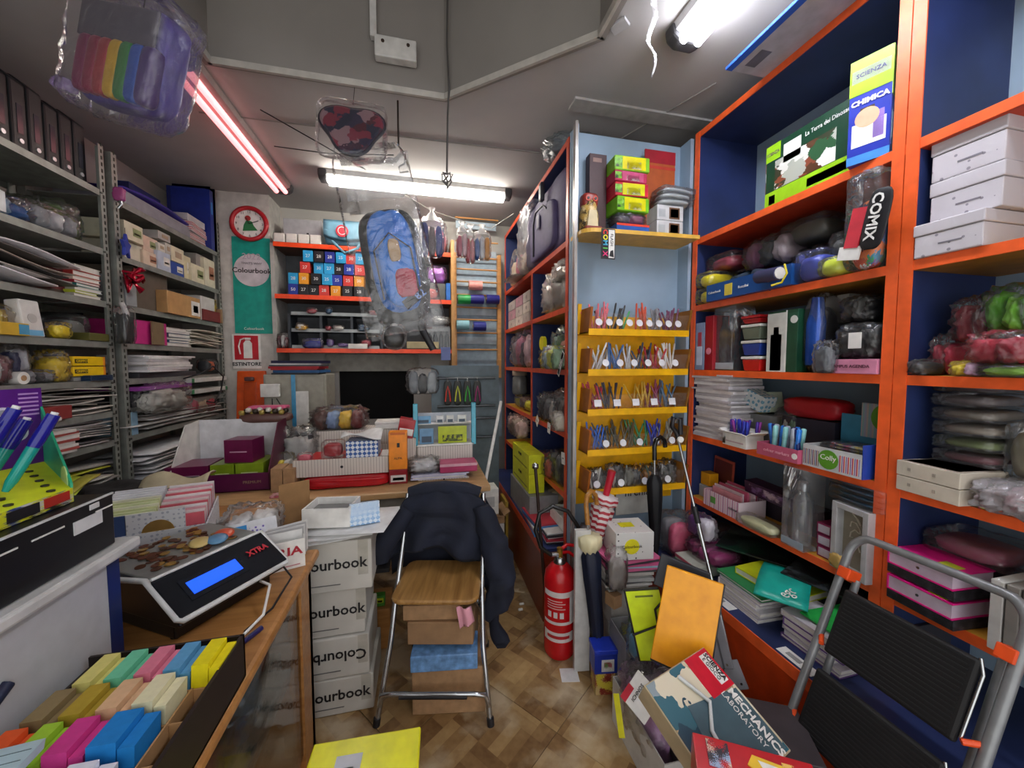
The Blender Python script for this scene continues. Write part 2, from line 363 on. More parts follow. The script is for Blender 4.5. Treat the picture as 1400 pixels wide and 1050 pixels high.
wr=ramp(t,n2.outputs[0],[(.5,(0,0,0,1)),(.62,(.8,.8,.8,1))]); mx=nd(t,'ShaderNodeMixRGB'); mx.inputs[2].default_value=lin('c4b497'); t.links.new(wr,mx.inputs[0]); t.links.new(base_c,mx.inputs[1]); t.links.new(mx.outputs[0],b.inputs['Base Color'])
fl=struct('floor',box(-2.1,2.0,-1.2,4.0,-.06,-.004),c('6b5a48',.9))
tm=MB(); tm.box(-.224,.224,-.224,.224,-.004,0); T0=None; ca=math.cos(math.radians(38)); sa=math.sin(math.radians(38))
for i in range(-9,10):
    for j in range(-9,10):
        x=i*.45*ca-j*.45*sa+.55; y=i*.45*sa+j*.45*ca+1.7
        if -1.6<x<1.5 and .35<y<3.9:
            if T0 is None: T0=mesh('tile',tm,TILE,fl,loc=(x,y,0),rot=(0,0,math.radians(38)),bev=.0015)
            else:
                q=T0.copy(); COL.objects.link(q); q.parent=fl; q.location=(x,y,R.uniform(-.0008,.0008))
struct('wall_left',box(-2.12,-2.03,-1.2,4.0,0,3.6),WALL); struct('wall_right',box(1.9,2.0,-1.2,4.0,0,3.6),WALL)
wb=MB()
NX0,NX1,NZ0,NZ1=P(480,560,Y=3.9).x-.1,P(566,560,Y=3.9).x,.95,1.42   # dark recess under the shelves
wb.box(-2.1,NX0,3.9,4.0,0,3.6).box(NX1,2.0,3.9,4.0,0,3.6).box(NX0,NX1,3.9,4.0,0,NZ0).box(NX0,NX1,3.9,4.0,NZ1,3.6)
wb.box(NX0-.04,NX0,4,4.5,.9,1.5).box(NX1,NX1+.04,4,4.5,.9,1.5).box(NX0,NX1,4,4.5,.9,NZ0).box(NX0,NX1,4,4.5,NZ1,1.5).box(NX0,NX1,4.5,4.54,.9,1.5)
struct('wall_back',wb,WALL); struct('trim_7',MB().box(NX0,NX1,3.93,3.94,NZ0,NZ1),c('050506',.9)); struct('trim_1',box(NX0-.1,NX1+.05,3.85,3.9,NZ1,NZ1+.16),c('9a978f',.8))  # near-black sheet across the recess mouth paints in the hollow's shade; lintel follows
struct('wall_column',box(-1.66,-1.235,3.64,3.9,0,2.9),c('c9c6c0',.7))
# lowered ceiling round a raised well
struct('ceiling',MB().box(-2.1,2,-1.2,4,3.6,3.68),c('77746f',.9))
lc=MB(); z0,z1=2.9,2.95
lc.box(-2.03,-.97,-1.2,2.13,z0,z1).box(-2.03,1.9,2.13,3.9,z0,z1).box(.78,1.9,-1.2,2.13,z0,z1).prism([(.13,2.13),(.78,1.57),(.78,2.13)],z0,z1)
struct('ceiling_lower',lc,CEIL)
fa=MB(); fa.box(-.97,.14,2.10,2.13,2.885,3.6).box(-.97,-.94,-1.2,2.10,2.885,3.6).box(.75,.78,-1.2,1.58,2.885,3.6).prism([(.13,2.10),(.755,1.56),(.78,1.58),(.14,2.13)],2.885,3.6)
struct('trim_2',fa,FASC)
tr=MB(); tr.box(-.94,.13,2.085,2.10,2.87,2.9).box(-.94,-.925,-1.2,2.1,2.87,2.9).prism([(.125,2.085),(.74,1.55),(.75,1.56),(.13,2.10)],2.87,2.9).box(.735,.75,-1.2,1.56,2.87,2.9)
struct('trim_3',tr,c('b3aea6',.7))
for k,(a_,b_) in enumerate([((-1.2,2.55),(1.3,2.5)),((1.45,1.7),(.95,2.9))]):
    sb=MB(); sb.tube([(*a_,2.9),(*b_,2.9)],.006,4); struct('trim_%d'%(4+k),sb,c('8f8b86',.8))
# ceiling panel seam strips right
struct('trim_6',box(.8,1.9,1.95,2.05,2.888,2.9),c('b0adab',.8))
# conduit on the fascia
cb=thing('cable_trunking','white cable trunking with square junction box on the dropped ceiling face','cable trunking',(-.2,2.09,3.0))
mesh('trunking',MB().box(-.03,.0,-.03,0,.10,.6),c('c4c2bf',.5),cb); mesh('junction_box',MB().box(-.01,.19,-.05,0,.0,.10),c('c9c7c3',.5),cb,bev=.006)
for x in(.03,.15): q=MB(); q.cyl((x,-.054,.07),(x,-.049,.07),.008); mesh('screw',q,c('3a2a22'),cb)
# ================= LAMPS =================
def lamp(label,cx,cy,L,along,mat,housemat,z=2.9,hm=.075):
    r=thing('fluorescent_lamp',label,'ceiling lamp',(cx,cy,z),0 if along=='x' else H); b=MB()
    pr=[(-hm,-.0),(hm,0),(hm*.9,-.03),(hm*.5,-.045),(-hm*.5,-.045),(-hm*.9,-.03)]
    b.prism([(y,zz) for y,zz in pr],-L/2,L/2,'x'); mesh('housing',b,housemat,r)
    for s_ in(-1,1):
        e=MB(); e.prism([(y*1.12,zz*1.5-.0) for y,zz in pr],s_*L/2-.03,s_*L/2+.03,'x'); mesh('end_cap',e,c('3b3a3c',.5),r,bev=.01)
        t_=MB(); t_.cyl((-L/2+.03,s_*hm*.45,-.065),(L/2-.03,s_*hm*.45,-.065),.017,n=12); mesh('tube',t_,mat,r)
    return r
lamp('twin-tube white fluorescent ceiling lamp nearest the camera, above the right shelving',1.1,.85,1.25,'y',emit('f4f6ff',TUBE,'white'),c('d9dade',.4))
lamp('white fluorescent ceiling lamp at the back, running across behind the hanging rucksack',0.0,3.12,1.38,'x',emit('fff9ee',TUBE,'warm'),c('c9c8c4',.4),hm=.06)
lamp('dim pink fluorescent ceiling lamp on the left side',-1.06,2.75,1.32,'y',emit('ff8a8c',1.1,'pink'),c('8f7a78',.4),hm=.07)
# ================= RIGHT AND MIDDLE SHELVING =================
def unit(name,label,X,Y0,Y1,dep,heads,uprights,zt,base_x,shelves=SH,zlow=0.42,zs=None,red=ORG,basemat=None,backz=0):
    r=thing(name,label,'shelving',(X,Y0,0))
    L=Y1-Y0
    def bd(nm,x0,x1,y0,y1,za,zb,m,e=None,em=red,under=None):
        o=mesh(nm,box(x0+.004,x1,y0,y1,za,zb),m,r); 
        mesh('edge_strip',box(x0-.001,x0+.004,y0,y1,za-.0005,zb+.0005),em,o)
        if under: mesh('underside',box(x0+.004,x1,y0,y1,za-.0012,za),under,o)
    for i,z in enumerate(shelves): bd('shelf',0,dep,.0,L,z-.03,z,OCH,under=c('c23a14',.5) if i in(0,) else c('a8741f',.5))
    bd('top_board',0,dep,0,L,zt-.03,zt,DBL,under=DBL)
    for y in uprights:
        bd('upright',-.002,dep,y-Y0-.017,y-Y0+.017,zlow,zt if abs(y-2.76)>.01 else 2.16,DBL)
    mesh('back_panel',box(dep,dep+.012,0,L,zlow,zt),PBL,r)
    bxm=basemat or c('b23c12',.4)
    mesh('base_cabinet',box(base_x-X,dep,0,L,.0,zlow-.02),bxm,r); mesh('base_top',box(base_x-X,dep,0,L,zlow-.02,zlow),DBL,r)
    mesh('edge_strip',box(base_x-X-.004,base_x-X,0,L,zlow-.045,zlow+.001),red,r)
    return r
unit('wall_shelving','tall orange-edged dark blue wall shelving filling the right side of the shop',XR,-.35,1.9,.38,0,[1.885,.945,.908],2.77,1.24,basemat=c('c2400f',.38),zlow=.45)
unit('side_shelving','orange-edged blue shelving with a low red-brown base cabinet, left of the yellow pen rack',XS,2.03,3.72,.38,0,[2.05,2.76,3.70],2.74,.66,basemat=c('7c2c16',.3),zlow=.43,red=c('cf4a26',.4))
# niche between them
nb=MB(); nb.box(.80,1.495,2.0,2.02,0.0,2.75).box(.802,.815,1.93,2.0,0,2.75)
nb.box(1.475,1.495,1.91,2.0,0,2.75)
n_=thing('niche_panel','pale blue panelled niche with a yellow rounded shelf, behind the pen rack','wall panel',(0,0,0))
mesh('panel',nb,PBL,n_); mesh('corner_strip',box(.785,.80,1.905,1.935,.0,2.75),c('b8b4b0',.25,.6),n_)
sp=[(.80,2.0)]+[(.80+.08*(1-math.cos(a)),1.88-.06*math.sin(a)) for a in [k*H/6 for k in range(7)]]+[(1.46,1.80),(1.46,2.0)]
q=MB(); q.prism([(x,y) for x,y in sp][::-1],2.165,2.185); mesh('rounded_shelf',q,c('e0b04a',.4),n_)
# ================= LEFT METAL RACKS =================
LZ=[2.39,2.09,1.82,1.61,1.41,1.245,1.09,.80,.45]
def rack(Y0,Y1,label,extra=()):
    r=thing('metal_rack',label,'shelving',(XL,Y0,0)); L=Y1-Y0
    for y in(0,L-.0):
        for x in(0,-.37):
            p=MB(); p.box(x-.035,x,y-.003,y,0,2.62).box(x-.003,x,y-.035 if y else y,y+(.035 if not y else 0),0,2.62); po=mesh('post',p,RACK,r)
            if x==0:
                sl=MB()
                for k in range(62):
                    z=.6+k*.033; yy=(y-.017) if y else (y+.017); sl.box(-.001,.0015,yy-.004,yy+.004,z,z+.018)
                sl=mesh('slots',sl,c('26261f',.8),po); sl['kind']='stuff'
    for z in LZ:
        s_=MB(); s_.box(-.39,-.004,.004,L-.004,z-.004,z).box(-.008,-.0035,.004,L-.004,z-.032,z-.003).box(-.39,-.386,.004,L-.004,z-.032,z-.003); mesh('shelf',s_,RACK,r)
        for y in(.03,L-.03): g=MB(); g.cyl((-.004,y,z-.016),(.003,y,z-.016),.006,n=8); mesh('bolt',g,c('555550',.4,.6),r)
    return r
rack(1.32,2.47,'perforated grey metal rack nearer the camera on the left wall, topped by black cases')
rack(2.52,3.62,'perforated grey metal rack further back on the left wall, next to the clock')
# ================= BACK WALL SHELVES =================
ZB=[P(495,338,Y=YB).z,P(495,406,Y=YB).z,P(495,477,Y=YB).z]
BX0,BX1=P(376,420,Y=YB).x,P(617,420,Y=YB).x
r=thing('back_shelving','three orange-edged shelves on the back wall left of the slatted rack','shelving',(0,YB,0))
for z in ZB:
    o=mesh('shelf',box(BX0,BX1,.005,.32,z-.035,z),c('5a3420',.5),r); mesh('edge_strip',box(BX0,BX1,0,.005,z-.036,z+.001),c('f04a1c',.35),o)
mesh('side_panel',box(BX1,BX1+.03,-.01,.32,.75,2.62),c('b98a52',.5),r); mesh('side_panel',box(BX0-.03,BX0,.02,.32,1.3,2.5),c('a9a8a4',.6),r)
mesh('back_board',box(BX0,BX1,.30,.315,ZB[2],ZB[0]),c('55585c',.7),r)
# slatted ribbon rack
r=thing('slatted_rack','wooden framed rack of horizontal rods holding ribbon rolls on the back wall','display rack',(0,3.72,0))
SX0,SX1=P(622,420,Y=3.7).x,P(683,420,Y=3.7).x
mesh('panel',box(BX1+.05,XS-.02,.06,.12,.75,2.55),c('8fa3b3',.6),r)
for x in(SX0,SX1): mesh('upright',box(x-.018,x+.018,-.02,.05,1.35,2.55),wood('pine','b07a3e','c9945a'),r,bev=.003)
for y in(318,350,372,388,405,423,440,457,475,498): 
    z=P(650,y-20,Y=3.7).z; g=MB(); g.cyl((SX0+.01,.0,z),(SX1-.01,.0,z),.008,n=8); mesh('rod',g,wood('pine','b07a3e','c9945a'),r)
for y in(300,340,380,420,460,500):
    z=P(650,y,Y=3.7).z; mesh('slat',box(SX0+.02,SX1-.02,.045,.06,z-.07,z),c('a9bac6',.5),r)
# pen rack
r=thing('pen_rack','bright yellow wall rack of five sloping trays full of pens','display rack',(0,1.968,0))
TX0,TX1=.835,1.43; TZ=[1.655,1.445,1.235,1.02,.805]; PT=film('acrylic','f4f4f4',.06,.05,3)
mesh('back_board',box(TX0-.02,TX1+.02,.01,.025,.70,1.76),YEL,r)
for z in TZ:
    b=MB(); b.prism([(-.135,z-.004),(-.135,z+.006),(.01,z+.006),(.01,z-.004)],TX0,TX1,'x'); b.box(TX0,TX1,-.14,-.133,z-.012,z+.022); tr_=mesh('tray',b,YEL,r)
    for x in(TX0,TX1-.012):
        e=MB(); e.prism([(-.135,z),(-.165,z+.13),(-.02,z+.13),(.008,z)],x,x+.012,'x'); mesh('tray_side',e,c('a05a12',.5) if x==TX0 else c('8a5a1a',.5),tr_)
    e=MB(); e.prism([(-.02,z+.0),(-.05,z+.16),(-.04,z+.16),(.008,z)],TX0-.02,TX0,'x'); mesh('side_cheek',e,YEL,r)
    e=MB(); e.add([(TX0+.014,-.130,z+.022),(TX1-.014,-.130,z+.022),(TX1-.014,-.155,z+.10),(TX0+.014,-.155,z+.10)],[(0,1,2,3)]); mesh('clear_front',e,PT,r)
# ================= COUNTERS =================
OAK=wood('oak','a06c38','c08a50',.3)
r=thing('shop_counter','light oak glass-fronted shop counter in the left foreground under the scale','counter',(0,0,0))
mesh('counter_top',box(-1.25,-.40,-.3,1.58,.745,.78),OAK,r,bev=.012)
mesh('counter_top',box(-1.35,-.66,1.58,2.165,.745,.78),OAK,r,bev=.004); mesh('leg',box(-.74,-.68,2.08,2.14,0,.745),OAK,r)
mesh('end_panel',box(-1.2,-.43,1.53,1.56,0,.745),OAK,r); mesh('end_post',box(-.50,-.43,1.44,1.56,0,.745),OAK,r); mesh('kick_board',box(-1.2,-.45,-.3,1.53,0,.08),OAK,r)
mesh('inner_shelf',box(-1.2,-.46,-.3,1.53,.40,.415),c('a9b5b0',.2),r); mesh('back_panel',box(-1.22,-1.2,-.3,1.56,0,.745),OAK,r)
mesh('glass_front',box(-.444,-.438,-.3,1.44,.08,.745),film('glass','182020',.05,.03,1),r)
r=thing('back_counter','light wood back counter crowded with boxes in front of the dark wall recess','counter',(0,0,0))
mesh('counter_top',box(-1.35,.38,2.17,2.8,.745,.78),wood('beech','b08a5c','c9a273',.4),r,bev=.006)
mesh('front_panel',box(-1.3,.33,2.23,2.245,.5,.745),c('8f8a80',.6),r)
for x in(-1.28,-.45,.30): mesh('leg',box(x-.03,x+.03,2.25,2.7,0,.745),c('7a5a38',.5),r)
# ================= LEFT WALL: CLOCK, POSTER, SIGN =================
CY=3.638
def onwall(px,py,y=CY): return P(px,py,Y=y)
p=onwall(342,307); rc=(onwall(368,307).x-p.x)
r=thing('wall_clock','round red-rimmed wall clock with a green and red bird drawing','clock',(p.x,CY,p.z))
b=MB(); 
for a0 in range(24):
    pass
b.tube([(rc*.9*math.cos(a*H/9),-.02,rc*.9*math.sin(a*H/9)) for a in range(37)],.018,8,False); mesh('rim',b,c('b5202a',.35),r)
b=MB(); b.cyl((0,-.014,0),(0,0,0),rc*.88,n=32); mesh('dial',b,WHT,r)
for k in range(12):
    a=math.radians(90-30*(k+1)); text(str(k+1),.028,INK,r,(.68*rc*math.cos(a),-.016,.68*rc*math.sin(a)),name='numeral')
b=MB(); b.prism([(-.05,-.06),(.06,-.05),(.03,-.01),(.02,.02),(-.02,.03),(-.04,-.01)],-.017,-.014,'y'); mesh('bird_body_print',b,c('2f7a48'),r)
b=MB(); b.cyl((-.01,-.018,.045),(-.01,-.0145,.045),.022,n=14); mesh('bird_head_print',b,c('b03030'),r)
for a,L in((2.0,.055),(.4,.075)): b=MB(); b.cyl((0,-.02,0),(math.cos(a)*L,-.02,math.sin(a)*L),.003,n=6); mesh('hand',b,INK,r)
x0,x1=onwall(319,380).x,onwall(371,380).x; zt,zb_=onwall(345,325).z,onwall(345,456).z; cx=(x0+x1)/2; w_=x1-x0
r=thing('wall_poster','tall teal calendar poster with a pale disc, hanging below the clock','poster',(cx,CY,zb_)); h_=zt-zb_
mesh('poster_sheet',box(-w_/2,w_/2,-.006,0,0,h_),c('12998a',.4),r)
b=MB(); b.cyl((0,-.0085,h_*.66),(0,-.005,h_*.66),w_*.47,n=32); mesh('pale_disc',b,c('ccc5cc',.4),r)
text('Colourbook',.058,INK,r,(0,-.0095,h_*.655),bold=.0008); text('2022',.07,c('b7a5b4'),r,(0,-.0095,h_*.80)); text("THAT'S WHY",.026,c('55505a'),r,(0,-.0095,h_*.73)); text('Colourbook',.03,WHT,r,(0,-.0075,h_*.05))
x0,x1=onwall(318,480).x,onwall(357,480).x; zt,zb_=onwall(338,457).z,onwall(338,504).z; w_=x1-x0; h_=zt-zb_
r=thing('extinguisher_sign','red and white fire extinguisher sign under the teal poster','sign',((x0+x1)/2,CY-.002,zb_))
mesh('sign_plate',box(-w_/2,w_/2,-.004,0,0,h_),WHT,r,bev=.003); mesh('red_field',box(-w_*.42,w_*.42,-.0055,-.003,h_*.26,h_*.96),c('c0182a',.4),r)
b=MB(); b.prism([(-.1*w_,.30*h_),(.2*w_,.30*h_),(.2*w_,.74*h_),(.12*w_,.82*h_),(-.02*w_,.82*h_),(-.1*w_,.74*h_)],-.007,-.005,'y').box(-.04*w_,.16*w_,-.007,-.005,.84*h_,.9*h_); b.tube([(-.05*w_,-.006,.88*h_),(-.2*w_,-.006,.84*h_),(-.27*w_,-.006,.65*h_),(-.22*w_,-.006,.42*h_)],.006,6); mesh('extinguisher_pictogram',b,WHT,r)
text('ESTINTORE',.042,INK,r,(0,-.006,h_*.13),bold=.001)
x0,x1=onwall(328,540).x,onwall(366,540).x; zt,zb_=onwall(346,507).z,onwall(346,574).z; w_=x1-x0; h_=zt-zb_
r=thing('wall_dispenser','translucent orange wall-mounted holder under the extinguisher sign','wall holder',((x0+x1)/2,CY,zb_))
b=MB(); b.prism([(-.09,0),(0,0),(0,h_),(-.04,h_)],-w_/2,w_/2,'x'); mesh('holder_body',b,c('d8551e',.25),r,bev=.008)
b=MB(); b.prism([(-.095,.05*h_),(-.08,.05*h_),(-.05,.78*h_),(-.062,.78*h_)],-w_*.22,w_*.22,'x'); mesh('front_rib',b,c('c24a16',.25),r,bev=.004)
b=MB(); b.crum(.07,.03,.035,.1,5,3,cy=-.075,cz=.8*h_); mesh('dark_clip',b,c('5a3a38',.3),r)
# ================= LEFT RACK NEAR BAY =================
# black cases on top
k0=None
for i in range(11):
    y=1.66+i*.074; hh=.36+.012*math.sin(i*2.1)-.003*i; m=c('0c0e14',.5)
    s=D(XL-.05,y,2.391,.068,hh,H); q=thing('document_case','%s black document case from the rack post in the row on the left rack'%OR[10-i],'document case',s.loc,s.rz,'black document cases on the top of the left rack')
    b=MB(); b.prism([(0,0),(.3,0),(.3,hh),(.06,hh),(0,hh*.86)],-.034,.034,'x'); mesh('case_body',b,m,q,bev=.008)
    mesh('label_window',box(-.012,.012,-.002,.001,.08,.20),c('3a3d46',.2),q)
    b=MB(); b.cyl((0,-.004,.05),(0,.001,.05),.010,n=10); mesh('finger_ring',b,c('c9ccd0',.3,.5),q)
s=slot('L',-40,148,2.09,.1,.03)
bag('clothing_bag','clear bag of blue rolls at the left end under the black cases',slot('L',-30,62,2.091,262,.01),.3,[c('3a7fc0'),c('8fb0cc'),c('2a67b0')],seed=3)
bag('clothing_bag','clear bag holding olive green cloth beside the rack post under the black cases',slot('L',84,148,2.091,282,.06),.28,[c('6f8f3c'),c('59703a')],seed=8)
bag('clothing_bag','clear crinkled bag of grey things between the blue rolls and green cloth',slot('L',50,118,2.091,284,.0),.12,[c('8b9096'),c('b9bcc0')],seed=5)
bx('small_box','white flat box lying on the blue rolls at the left frame edge',D(XL-.12,1.98,2.30,.22,.03,H),.15,c('c6cac6',.5)); 
bx('small_box','short white card box standing in front of the blue rolls at the left edge',slot('L',-14,8,2.091,258,-.01),.008,c('dfe2e4'))
# z 1.82
stack('exercise_book','thin coloured book beside the post on the upper left rack','book',slot('L',100,158,1.821,.155,.02),.26,8,[c('cfc9bd'),c('c8d438'),c('b8bdb6'),c('3f8f88'),c('b02c3c'),c('e0c9b8'),c('a8332f'),c('d9d6cc')],'coloured books beside the post on the left rack',book=True,seed=4)
stack('exercise_book','brown and maroon album in the long pile on the left rack','album',slot('L',20,104,1.821,.13,.06),.27,7,[c('4b3a36'),c('6e2730'),c('8a8278'),c('3b3533'),c('77706a')],'albums in the long pile on the left rack',seed=6)
sheets('paper_folder','bent folder poking out of the left rack above the yellow packs','folder',D(XL+.03,1.95,1.83,.5,.12,H),.30,7,[c('d8d6dc'),c('4a4743'),c('b5b0aa'),c('2a2826'),c('8f8378')],'folders poking out of the left rack',3,.07)
# z 1.61
bag('craft_pack','bag of yellow foam pieces at the left edge above the long shelf',slot('L',-20,36,1.611,412,.03),.25,[c('c9a51c'),c('d9b81e')],seed=12)
bx('craft_pack','white hanging pack with a rounded top and blue foot beside yellow bags',slot('L',34,62,1.611,410,.0),.05,c('d5d2ce'),[('P',.1,.9,.03,.18,c('6fb4dd')),('D',.5,.5,.02,c('bdb9b5'))],rx=-.12,bev=.006)
bx('craft_pack','flat yellow and blue pack lying in front of the foam pieces',slot('L',0,40,1.611,441,-.01),.06,c('d9b035'),[('P',.62,.98,.1,.9,c('4f9cc4'))])
bag('craft_pack','little bright yellow blister pack near the middle of the rack shelf',slot('L',80,102,1.611,440,.0),.06,c('f2d80c'),seed=13)
bag('plastic_dome','grey ribbed see-through tub left of the rack post',slot('L',100,130,1.611,428,.05),.18,c('63645f'),seed=14,cat='tub',amp=.05)
bx('small_box','dark maroon box at the post on the yellow pack shelf',slot('L',132,152,1.611,432,.1),.18,c('4a1a20')); bx('small_box','olive flat case lying next to the rack post',slot('L',122,152,1.611,456,-.005),.1,c('5d5a28'))
# z 1.41
for i,lb in enumerate(['lower','upper']):
    s=slot('L',100,151,1.435+.05*i,.046,.02); bx('glue_box','yellow oblong box with black lettering, %s of two stacked near the post'%lb,s,.12,c('f0c814',.3),[('P',.04,.42,.3,.72,INK),('T','GRIPPO',.23,.5,.4,c('f0c814')),('P',.93,1,.0,1,c('e8902a'))],bev=.004)
bx('small_box','grey support box beneath the two yellow oblong boxes',slot('L',100,150,1.411,.022,.03),.11,c('8f8f8c'))
bag('craft_pack','bag of crumpled yellow netting left of the oblong boxes',slot('L',78,101,1.411,480,.02),.1,c('e0c020'),seed=21,amp=.3)
for k in range(3): bx('pencil_case',ordw(k,3)+' slim navy case in the small pile at the rack post',slot('L',124,156,1.411+.009*k,.0085,-.012),.12,c('13304f',.3),group='slim navy cases on the left rack')
bag('rolled_film','crumpled silver roll lying across the left rack shelf',slot('L',40,80,1.411,505,.01),.1,[c('8f9094',.3),c('55565a')],seed=22,cat='roll',amp=.25)
bag('craft_pack','maroon and white net bag at the far left shelf end',slot('L',-10,24,1.411,484,.0),.2,[c('8b5a60'),c('b9b4b0')],seed=23)
r=thing('tape_roll','white paper roll lying end-on in the net of the left rack','roll',slot('L',26,38,1.411,515,.0).loc+Vector((.0,0,.026)),0); b=MB(); b.cyl((-.12,0,0),(.0,0,0),.026,n=16); mesh('roll_body',b,WHT,r); b=MB(); b.cyl((-.004,0,0),(.001,0,0),.012,n=12); mesh('core',b,KRAFT,r)
bag('craft_pack','navy and white crumpled packet standing on the left rack shelf',slot('L',22,46,1.44,472,.05),.08,[c('1c2350'),c('c5c5cc')],seed=25,ns=2)
# paper shelves
sheets('paper_sheet','loose sheet or magazine in the messy paper shelf with the red folder','paper',slot('L',40,160,1.246,.13,.0),.33,12,[c('b8b4ac'),c('5a5652'),c('cfcbc4'),c('9c9890'),c('3f3d3b')],'papers on the shelf above the striped leaflets',11,.03)
sheets('paper_sheet','loose sheet on the lower shelf of the near left rack','paper',slot('L',40,160,1.091,.12,.0),.33,10,[c('a9a6a4'),c('4c4a4c'),c('c8c4c0'),c('84807c')],'papers on the lower shelf of the left rack',12,.025)
bx('paper_folder','dull red card folder among loose magazines on the left rack',slot('L',56,98,1.246,556,-.02),.3,c('8c3130'),rx=.04)
stack('leaflet','leaflet in the red edged pile on the low left rack','leaflet',slot('L',64,108,1.091,589,-.03),.2,9,[c('c9c4bf'),c('a34a44'),c('d8d4cf')],'red edged leaflets on the left rack',.08,seed=5)
bx('paper_wad','wad of white paper leaning out between grey magazines left of the purple display',slot('L',62,84,1.246,572,-.05),.1,c('cfcac6'))
sheets('paper_sheet','magazine lying low behind the purple display','magazine',slot('L',60,160,.801,.2,-.02),.33,9,[c('8c8a86'),c('c0bdb6'),c('3a3a38'),c('a8b02c')],'magazines low behind the purple display',14,.03)
# hanging things on the post
pp=P(182,375,X=XL+.03)
r=thing('gift_bow','shiny crimson gift bow ribbon hanging from the rack post','gift bow',pp); 
for i in range(9):
    a=i*2.4; b=MB(); b.tube([(0,0,0),(.035*math.cos(a),.035*math.sin(a),.03*math.cos(i)),(.045*math.cos(a+.5),.045*math.sin(a+.5),.045*math.cos(i*1.3)-.01),(0,0,.002*i)],[.004,.014,.012,.004],6); mesh('loop',b,c('b01030',.12,.5),r,loc=(0,0,-.05*(i%2)))
r=thing('star_ornament','blue felt star hanging above the crimson bow on the rack post','ornament',P(172,337,X=XL+.03),H+.3)
b=MB(); b.prism([(.07*(1 if k%2==0 else .5)*math.sin(k*math.pi/5),.07*(1 if k%2==0 else .5)*math.cos(k*math.pi/5)) for k in range(10)],-.008,.008,'y'); mesh('star',b,c('2f3fa0',.7),r,bev=.004); b=MB(); b.cyl((0,0,.06),(0,0,.10),.0015,n=5); mesh('thread',b,INK,r)
r=thing('hanging_pouch','small pink topped clip hanging on the rack post above the star','clip',P(163,272,X=XL+.02)); b=MB(); b.crum(.05,.03,.07,.2,6,2,cx=0,cy=0,cz=-.01); mesh('pouch',b,c('a04a80',.4),r); b=MB(); b.tube([(0,0,0),(.01,0,-.03),(-.005,0,-.05)],.008,8); mesh('metal_clip',b,STEEL,r)
r=thing('key_bunch','black and silver hanging blister pack beside the post below the bow','hanging pack',P(172,455,X=XL+.04)); b=MB(); b.crum(.05,.07,.16,.2,7,5,cx=0,cy=0,cz=-.06); mesh('black_contents',b,c('1a1c1c',.3),r); b=MB(); b.crum(.06,.09,.2,.12,9,5,cx=0,cy=0,cz=-.06); mesh('plastic_film',b,CLR,r)
b=MB(); b.tube([(0,.02,.02),(.01,0,.10),(0,-.02,.16)],.012,8); mesh('white_handle',b,c('b5b0b0'),r)
# ================= LEFT RACK FAR BAY =================
# purple lid tub
s=slot('L',168,262,2.391,.12,.02)
r=thing('storage_tub','long clear flat tub with a purple lid on top of the far rack bay','storage tub',s.loc,s.rz)
b=MB(); b.box(-s.w/2+.01,s.w/2-.01,.0,.33,0,.085); mesh('tub',b,c('8d8f9a',.3),r,bev=.012); b=MB(); b.sheet(s.w,.35,lambda u,v:.085+.03*math.sin(u*3.14),t=.012,nx=10,ny=2); mesh('lid',b,c('3a2a8c',.3),r)
for i in range(4): bx('striped_box',ordw(i,4)+' red striped box in the pile on the far rack bay',slot('L',258,288,2.391+.032*i,.031,.04 if i<2 else .02),.2,stripes('rs',['d8d0d0','b04850'],.012,2),group='red striped boxes on top of the far rack bay',dz=.05*i)
bx('small_box','white box with a window resting on the red striped pile',slot('L',256,280,2.525,.05,.03),.15,c('c5c6ca'))
for i in range(5):
    s=slot('L',284+i*5.2,288.6+i*5.2,2.391,262+i*1.2,.0 if i%2 else .03); bx('ring_binder','%s blue ring binder from the left in the upright row next to the clock'%OR[i],s,.26,c(['1c2c74','1c2f86','1668b8'][i%3],.35),[('P',.3,.7,.6,.8,c('3f8fd8'))],group='blue ring binders next to the clock')
bx('folder_box','big dark blue upright folder box at the back behind the binders',D(XL-.20,3.12,2.391,.30,.26,H),.15,c('1d2a66'))
# z 2.09 cream boxes
cb=[(170,196,.10,'d2cdb4','upper cream box above the gap at the post'),(196,216,.09,'d8c4ae','lower of the peach labelled pair'),(196,216,.19,'dcc3b0','upper of the peach labelled pair'),(216,234,.12,'b9c3d4','pale blue box with purple print beneath small white ones'),(234,252,.09,'2c4a9c','blue box with a white label under cream ones'),(252,262,.17,'d6cfaa','narrow yellowish box beside the blue one'),(262,280,.13,'dcd5b8','short cream box with a ribbon print'),(280,298,.22,'dedac2','tall cream box near the rack end'),(298,313,.16,'16304e','dark navy box pile at the end of the cream row')]
for i,(a,b_,h_,col,lb) in enumerate(cb):
    z=2.091; hh=h_
    if 'upper of the peach' in lb: z=2.091+.094; hh=.09
    if 'upper cream' in lb: z=2.20
    s=slot('L',a,b_-.5,z,hh,.015+.01*(i%3)); 
    dc=[('P',.45,.9,.3,.75,c('e4e2dc') if 'blue' in lb or 'navy' in lb else c('a9795f' if i%2 else '8f9a6a')),('P',.5,.85,.42,.5,c('6a5a50'))]
    bx('stationery_box',lb if len(lb.split())>=4 else lb,s,.2,c(col,.6),dc)
bx('stationery_box','cream carton lying under the upper cream box by the post',slot('L',170,195,2.091,.105,.04),.2,c('cfc9b6'))
for i,(a,b_,z0,h_) in enumerate([(216,226,2.213,.05),(226,234,2.213,.07),(234,252,2.183,.10),(216,233,2.29,.05)]): bx('stationery_box',['tiny white box left on the pale blue box','tiny grey box right on the pale blue box','square cream box stacked on the blue labelled box','flat grey-white box topping the pale blue pile'][i],slot('L',a,b_-.4,z0,h_,.02),.15,c(['d8d6cc','c2c0b8','ddd6bb','b5b3b0'][i]),[('P',.3,.8,.3,.7,c('b09a80'))])
